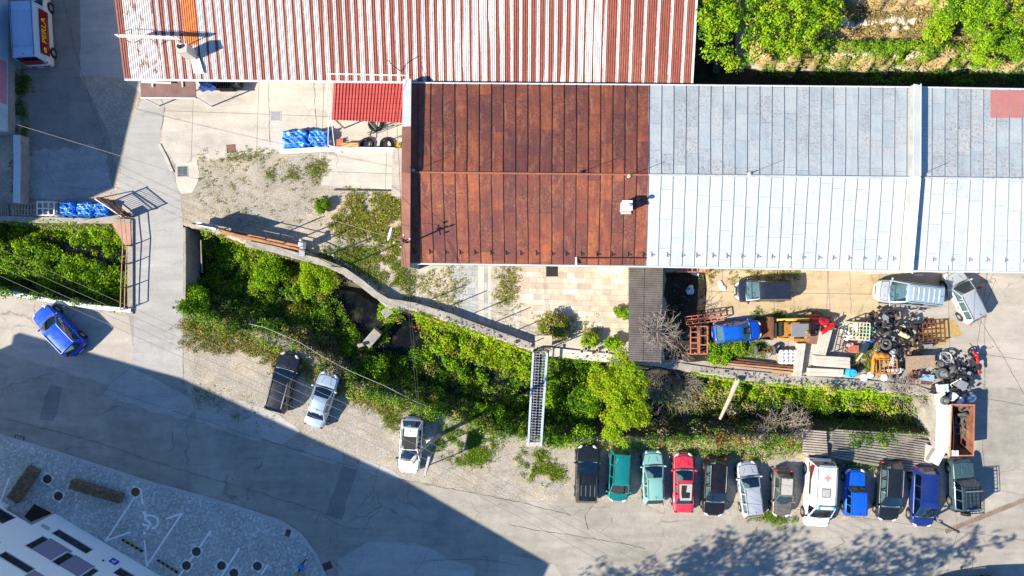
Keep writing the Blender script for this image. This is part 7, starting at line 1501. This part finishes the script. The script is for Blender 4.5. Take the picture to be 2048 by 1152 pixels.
lumps('dense tangle of black motor parts between the tyres and the bed frame', 'engine_scrap', 'scrap', 1775, 656, 3.4, 2.4, 1.2, 90, [M_BLACK, M_DARK, M_STEEL, M_DARK, M_RUST], 0, 30); lumps('dense tangle of dark parts along the upper edge of the parapet heap', 'engine_scrap', 'scrap', 1908, 745, 2.0, 2.8, 1.1, 70, [M_BLACK, M_DARK, M_BLACK, M_STEEL], 0, 24); lumps('dark loose parts around the yellow cage', 'engine_scrap', 'scrap', 1785, 722, 1.6, 1.8, .6, 30, [M_BLACK, M_STEEL, M_DARK], 0, 10); lumps('dark parts and bars in front of the bed frame', 'engine_scrap', 'scrap', 1825, 672, 1.6, 1.8, .6, 30, [M_BLACK, M_RUST, M_DARK], 0, 16)
r = lug('wire_coil', 'tangle of silver cable right of the steel plate table', 'cable coil', 1883, 714)
m = MB(); [m.torus((random.uniform(-.12, .12), random.uniform(-.12, .12), .12+.05*i), random.uniform(.28, .5), .03, Rx(random.uniform(-.5, .5)) @ Rx(random.uniform(-.5, .5), 'Y'), 20, 5) for i in range(11)]; m.build('coil', M_STEEL, r, 60, world=False)
for lab, px, py, z, R, M, rim in (('worn tyre on the pile below the silver van', 1786, 636, .7, .42, Rx(.35), False), ('second tyre under the worn one below the silver van', 1788, 645, .4, .42, Rx(.1), False), ('big tyre stack top ring left of the yellow cage', 1772, 688, .75, .48, None, False), ('lower tyre of the stack left of the yellow cage', 1770, 693, .35, .5, Rx(.08), False), ('big wheel with a bright rim beside the scrap heap', 1884, 747, .6, .5, Rx(.25), True), ('smaller grey wheel left of the bright rimmed one', 1880, 729, .5, .36, Rx(.3), True), ('upright tyre right of the bright rimmed wheel', 1906, 738, .7, .45, Rx(1.0, 'Y') @ Rx(.4), False), ('tyre leaning behind the upright one', 1910, 746, .6, .45, Rx(.8, 'Y') @ Rx(.5), False), ('bare wheel on the parapet end', 1890, 801, 1.25, .38, Rx(.25), True), ('black tyre half under the white door panel', 1789, 751, .3, .40, Rx(.2), False), ('tyre in the soil below the loader bucket, left', 1512, 699, .4, .40, Rx(1.45, 'Y'), False), ('tyre in the soil below the loader bucket, right', 1548, 700, .4, .40, Rx(1.45, 'Y'), False)):
    tyre(lab, px, py, z, R, .13, M, rim)
for i, (px, py, rr) in enumerate(((1727, 755, .3), (1739, 750, .36), (1767, 755, .3))): r = lug('wheel_disc', ('white wheel disc nearest the blue barrel', 'white wheel disc with a black rim below the yellow cage', 'white wheel disc by the drain grid')[i], 'wheel disc', px, py, .05); m = MB(); m.cyl((0, 0, 0), (0, 0, .12), rr*.8, rr*.78, 20); m.cyl((0, 0, .12), (0, 0, .16), rr*.5, rr*.4, 16); m.build('disc', M_WHITE, r, 40, world=False); m = MB(); m.torus((0, 0, .06), rr*.88, rr*.13, None, 20, 6); m.build('ring', M_BLACK if i == 1 else M_PLATE, r, 60, world=False)
r = lug('blue_barrel', 'cyan blue plastic barrel standing by the concrete slabs', 'barrel', 1695, 744); m = MB(); m.tube([(0, 0, 0), (0, 0, .08), (0, 0, .45), (0, 0, .82), (0, 0, .9)], [.30, .34, .36, .34, .31], 20); [m.torus((0, 0, z), .35, .02, None, 20, 6) for z in (.3, .6)]; m.build('drum', M_CYANP, r, 40, world=False); m = MB(); m.torus((0, 0, .9), .30, .025, None, 20, 6); m.cyl((.12, .08, .9), (.12, .08, .93), .05, .05, 10); m.build('lid', M_BLUEP, r, 40, world=False)
r = lug('rusty_bed_base', 'dark rusty bed frame with cross bars on the yard', 'steel frame', 1851, 665, 0, .06); m = MB(); h = .55; [m.bar((-1.2+.34*i, -.75, h), (-1.2+.34*i, .75, h), .06) for i in range(8)]; [m.bar((-1.25, -.75+.375*i, h+.02), (1.25 if i in (0, 4) else .8, -.75+.375*i, h+.02), .055) for i in range(5)]; [m.bar((x, y, 0), (x, y, h), .07) for x in (-1.2, 1.2) for y in (-.75, .75)]; m.build('bar', M_RUST, r, world=False)
r = lug('flat_bed_trailer', 'low dark drawbar and chassis lying below the bed frame', 'chassis', 1833, 686, 0, .1); m = MB(); m.bar((-1.4, -.2, .4), (1.4, -.1, .45), .12); m.bar((-1.3, .2, .4), (1.2, .3, .4), .08); [m.cyl((x, -.4, .25), (x, -.2, .25), .24, .24, 12) for x in (-1, .9)]; m.build('chassis', M_DARK, r, world=False); m = MB(); m.box((.55, -.25, .6), (.6, .3, .25)); m.build('box', M_STEEL, r, world=False)
rr_ = lug('ladder_rack', 'black ladder rack leaning right of the plank stack', 'ladder rack', 1672, 680, 0, 1.35)
m = MB(); [m.bar((-1.1, y, .8+y*.3), (1.1, y, .8+y*.3), .05) for y in (-.35, 0, .35)]; [m.bar((x, -.38, .70), (x, .38, .92), .06) for x in (-1, -.35, .3, .95)]; [m.bar((x, 0, 0), (x, 0, .8), .06) for x in (-1, .95)]; m.build('bar', M_DARK, rr_, world=False)
r = lug('black_grille_frame', 'black tubular bull bar below the silver van', 'bull bar', 1774, 622); m = MB(); [m.tube([(-.85, y, .8), (-.3, y+.05, .9), (.3, y+.05, .9), (.85, y, .8)], .03, 6) for y in (-.28, 0, .28)]; [m.tube([(x, -.3, .82), (x, .3, .86)], .03, 6) for x in (-.8, -.4, 0, .4, .8)]; [m.bar((x, 0, 0), (x, 0, .85), .05) for x in (-.8, .8)]; m.build('bar', M_BLACK, r, 40, world=False)
r = lug('speckled_seat', 'dark speckled tractor seat among the engine parts', 'seat', 1764, 660, 0, .2); m = MB(); m.ball((0, 0, .75), (.42, .4, .16), 12, 6); m.box((0, .35, .85), (.75, .14, .35)); m.cyl((0, 0, 0), (0, 0, .7), .06); m.build('seat', surf('speckled_vinyl', (.03, .03, .03), (.12, .11, .10), 6, 30, .5), r, 50, world=False)
r = lug('gas_bottle', 'small pale blue gas bottle right of the tyre pile', 'gas bottle', 1806, 648, 0, 0); m = MB(); m.tube([(0, -.3, .25), (0, -.25, .25), (.06, .2, .3), (.08, .28, .3)], [.10, .16, .16, .07], 12); m.build('bottle', flat('pale_blue_bottle', (.40, .52, .66), .4), r, 50, world=False)
r = lug('red_planter_box', 'red brown wooden box with slats at the foot of the cream cage', 'box', 1704, 697); m = MB(); [m.box((0, -.22+.15*i, .35), (.75, .08, .06)) for i in range(4)]; m.box((0, 0, .16), (.7, .5, .3)); m.build('box', M_ROXIDE, r, world=False)
r = lug('dark_bin', 'dark metal bin beside the yard box', 'bin', 1722, 694); m = MB(); m.box((0, 0, .4), (.35, .9, .8), rz=-.35); m.build('bin', flat('dark_blue_metal', (.02, .04, .07), .5), r, world=False, bevel=.03)
r = thing('old_plank', 'weathered plank lying diagonally above the yellow machine', 'plank', W(1722, 712, .1), 0, LD); m = MB(); m.bar(W(1713, 722, .15), W(1731, 698, .15), .16, .06); m.build('plank', M_GREYW, r)
# white appliances by the parapet
r = lug('white_freezer', 'white box with a dark band tipped over by the parapet', 'appliance', 1897, 794, 0, -.62); m = MB(); m.box((0, 0, .85), (1.0, .62, .5)); m.build('cabinet', M_WHITE, r, world=False, bevel=.05); m = MB(); m.box((0, 0, .86), (.16, .63, .5)); m.build('band', M_DARK, r, world=False); m = MB(); m.box((0, 0, .3), (.9, .55, .58)); m.build('base', M_DARK, r, world=False)
r = lug('grey_cabinet', 'grey open cabinet with a white frame above the tipped box', 'appliance', 1905, 765, 0, -.5); m = MB(); m.box((.05, 0, .9), (.7, .6, .7)); m.build('cabinet', M_STEEL, r, world=False, bevel=.03); m = MB(); [m.bar((-.6, -.4, .8+.0*i), (-.3, .4, 1.2), .05) for i in range(1)]; m.bar((-.6, -.4, .8), (-.2, -.5, .8), .05); m.build('frame', M_WHITE, r, world=False)
r = lug('cement_mixer', 'metal drum with a blue white mouth at the edge of the heap', 'drum', 1932, 794, 0, .8); m = MB(); m.tube([(-.3, 0, .5), (-.1, 0, .55), (.2, 0, .62), (.34, 0, .66)], [.22, .34, .30, .2], 16); m.build('drum', M_SILV, r, 50, world=False); m = MB(); m.bar((-.3, -.3, 0), (0, 0, .5), .06); m.bar((-.3, .3, 0), (0, 0, .5), .06); m.bar((.3, 0, 0), (.1, 0, .5), .06); m.build('stand', M_BLUEP, r, world=False)
m = MB(); m.bar(W(1928, 753, 1.0), W(1925, 782, 1.0), .07); m.bar(W(1928, 757, 0), W(1928, 757, 1.0), .05); m.bar(W(1925, 780, 0), W(1925, 780, 1.0), .05); tag(m.build('bent_pipe', M_STEEL), 'bent grey pipe standing at the edge of the heap', 'pipe', LD)
m = MB(); m.bar(W(1905, 812, .5), W(1931, 789, .5), .2, .12); m.bar(W(1905, 812, 0), W(1905, 812, .45), .12); tag(m.build('wood_beam', M_GREYW), 'short wooden beam at the top corner of the skip', 'beam', LD)
# red motor bike
mc = lug('motorbike', 'red motorcycle parked on its own at the right of the scrap', 'motorbike', 1940, 722, 0, math.atan2(.50, -.10)+0.0); mc.rotation_euler.z = math.radians(102)
for x, nm in ((.72, 'wheel'), (-.70, 'wheel')): m = MB(); m.torus((x, 0, .32), .26, .065, Rx(math.pi/2), 20, 8); w = m.build('wheel', M_BLACK, mc, 50, world=False); m = MB(); m.tube([(x, -.05, .32), (x, .05, .32)], .10, 10); [m.bar((x, 0, .32), (x+.24*math.cos(a), 0, .32+.24*math.sin(a)), .02) for a in [i*1.047 for i in range(6)]]; m.build('rim', M_SILV, w, world=False)
m = MB(); m.ball((.16, 0, .90), (.34, .17, .15), 12, 8); m.ball((-.75, 0, .86), (.26, .12, .07), 10, 6); m.ball((.55, 0, .95), (.22, .17, .16), 10, 8); m.ball((.72, 0, .66), (.24, .08, .05), 10, 6); m.build('fairing', M_RED, mc, 50, world=False)
m = MB(); m.ball((-.34, 0, .90), (.36, .14, .07), 12, 6); m.build('saddle', M_BLACK, mc, 50, world=False); m = MB(); m.box((.0, 0, .5), (.55, .3, .4)); m.bar((-.7, .1, .32), (-.1, .1, .5), .05); m.bar((.72, .09, .32), (.5, .09, 1.0), .05); m.bar((.72, -.09, .32), (.5, -.09, 1.0), .05); m.build('engine', M_DARK, mc, world=False); m = MB(); m.tube([(.38, -.38, 1.08), (.48, -.15, 1.06), (.48, .15, 1.06), (.38, .38, 1.08)], .02, 6); [m.ball((.46, y, 1.22), (.03, .08, .05), 8, 5) for y in (-.36, .36)]; [m.bar((.46, y, 1.06), (.46, y, 1.2), .015) for y in (-.34, .34)]; m.build('handlebar', M_TRIM, mc, world=False); m = MB(); m.bar((-.1, .12, .1), (-.2, .35, .01), .03); m.build('stand', M_STEEL, mc, world=False)
# in the shade of the dark shed and yard floor
r = lug('blue_white_bundle', 'crumpled blue and white plastic bundle in the shade', 'bundle', 1379, 580); m = MB(); [m.ball((random.uniform(-.2, .2), random.uniform(-.22, .22), random.uniform(.12, .4)), (.22, .18, .15), 8, 6, Rx(random.random()*3, 'Z'), .2) for i in range(12)]; m.build('bundle', surf('blue_white_plastic', (.10, .42, .62), (.70, .74, .78), 4, 9, .3, .5, .5, .02, .4, 0, 'Object'), r, 50, world=False)
r = lug('white_bag', 'white torn bag on the sandy yard floor', 'bag', 1443, 571); m = MB(); [m.ball((random.uniform(-.12, .2), random.uniform(-.35, .3), .06), (.22, .2, .07), 8, 5, Rx(random.random()*3, 'Z'), .3) for i in range(7)]; m.build('bag', M_SACK, r, 50, world=False)
m = MB(); m.box(W(1390, 548, .08), (.62, .22, .1), rz=-.25); tag(m.build('pale_blue_board', flat('pale_blue_board', (.40, .52, .60), .6)), 'pale blue board under the eave in the yard', 'board', LD)
m = MB(); m.tube([W(1912+.8*i, 565+3*math.sin(i*1.3)+.6*i, .03) for i in range(18)], .035, 5); m.tube([W(1955+1.2*i, 575+3*math.sin(i*1.9), .03) for i in range(8)], .04, 5); tag(m.build('red_twine', flat('red_cord', (.75, .05, .02), .6)), 'short red cord lying beside the silver hatchback', 'cord', LD)
# under the red canopy
r = lug('orange_crate', 'orange slotted crate under the red canopy', 'crate', 703, 293); m = MB(); [m.box((-.62+.31*i, 0, .3), (.10, .34, .5)) for i in range(5)]; [m.box((0, 0, z), (1.36, .36, .08)) for z in (.07, .3, .54)]; m.build('crate', flat('peach_crate', (.72, .36, .14), .6), r, world=False, bevel=.01)
for lab, px, py, z, R in (('black hose coil in the middle under the red canopy', 735, 289, .3, .5), ('black hose coil at the right under the red canopy', 775, 290, .3, .55), ('coil of black hose half under the red canopy edge', 752, 248, .1, .6)):
    r = thing('hose_coil', lab, 'hose coil', W(px, py, 0), 0, 'black hose coils'); m = MB(); [m.torus((random.uniform(-.03, .03), random.uniform(-.03, .03), .05+.06*(i % 4)), R-.07*(i//2), .035, None, 26, 6) for i in range(8)]; m.build('hose', M_BLACK, r, 60, world=False)
r = lug('yellow_can', 'yellow canister at the canopy corner', 'canister', 799, 291); m = MB(); m.box((0, 0, .22), (.3, .4, .44)); m.bar((0, -.1, .5), (0, .1, .5), .05); m.build('can', M_YELLOW, r, world=False, bevel=.04)
m = MB(); [m.bar(W(673, 281+5*i, .25+.03*i), W(686, 277+5*i, .25+.03*i), .12, .05) for i in range(4)]; m.box(W(680, 290, .1), (.5, .9, .2)); tag(m.build('wood_offcuts', M_ROXIDE), 'reddish wood offcuts under the canopy next to the tarpaulin', 'planks', LD)
m = MB(); [m.tube([W(x0, y0, .5), W(x1, y1, .5)], .03, 5) for x0, y0, x1, y1 in ((735, 266, 775, 250), (737, 270, 789, 251), (784, 279, 806, 270))]; [m.bar(W(x, y, 0), W(x, y, .5), .04) for x, y in ((740, 266), (770, 254), (786, 252), (795, 274))]; tag(m.build('hand_rail', M_DARK), 'thin dark hand rails beside the canopy', 'railing', LD)
# stones and little walls on the back terrace
def stones(lab, pts, n, sz, mat, name='stone_edge'):
    r = thing(name, lab, 'stones', W(*pts[0], 2.0), 0, 'stone edges'); r['kind'] = 'stuff'; m = MB()
    for i in range(n): t = random.random()*(len(pts)-1); k = int(t); a, b = pts[k], pts[min(k+1, len(pts)-1)]; x = a[0]+(b[0]-a[0])*(t-k); y = a[1]+(b[1]-a[1])*(t-k)+random.uniform(-3, 3)*(14 if 'scattered' in lab else 1); z = float(terr_px(x, y)); q = W(x, y, z); z = float(terr(q.x, q.y)); m.ball((q.x, q.y, z+.05), (random.uniform(.1, sz), random.uniform(.08, sz*.7), random.uniform(.08, .2)), 7, 5, Rx(random.random()*3, 'Z'), .2)
    m.build('stone', mat, r, 40)
pale = surf('pale_limestone', (.44, .38, .30), (.60, .54, .45), 2, 10, .4)
stones('pale stone edge along the lower side of the dry grass terrace', [(1585, 100), (1640, 104), (1720, 107), (1800, 108), (1860, 108), (1935, 108)], 190, .3, pale); stones('pale rocky ledge in the middle of the hillside', [(1685, 40), (1735, 40), (1790, 38), (1840, 32)], 110, .42, pale); stones('loose pale stones at the right of the terrace', [(1915, 98), (1945, 108), (1990, 100), (2010, 95)], 40, .28, pale); stones('pale stones at the left end of the terrace', [(1578, 75), (1590, 98)], 16, .3, pale)
for lab, px, py in (('white boulder in the dry grass, left', 1793, 55), ('white boulder in the dry grass, right', 1817, 53)): z = float(terr_px(px, py)); q = W(px, py, z); m = MB(); m.ball((q.x, q.y, float(terr(q.x, q.y))+.1), (.3, .2, .22), 9, 6, None, .15); tag(m.build('boulder', pale, smooth=30), lab, 'boulder', 'boulders')
m = MB(); q = W(1425, 142, 0); m.box((q.x, q.y, .5), (.5, 1.0, 1.0)); tag(m.build('grey_cabinet', M_DARK, bevel=.03), 'dark cabinet in the shaded court beside the striped shed', 'cabinet')
stones('white rubble on the ground behind the curved wall', [(735, 565), (755, 585), (770, 590)], 34, .16, M_CONC2, 'rubble'); stones('pale rubble below the fence end', [(640, 498), (690, 525), (705, 535)], 16, .2, M_CONC2, 'rubble')
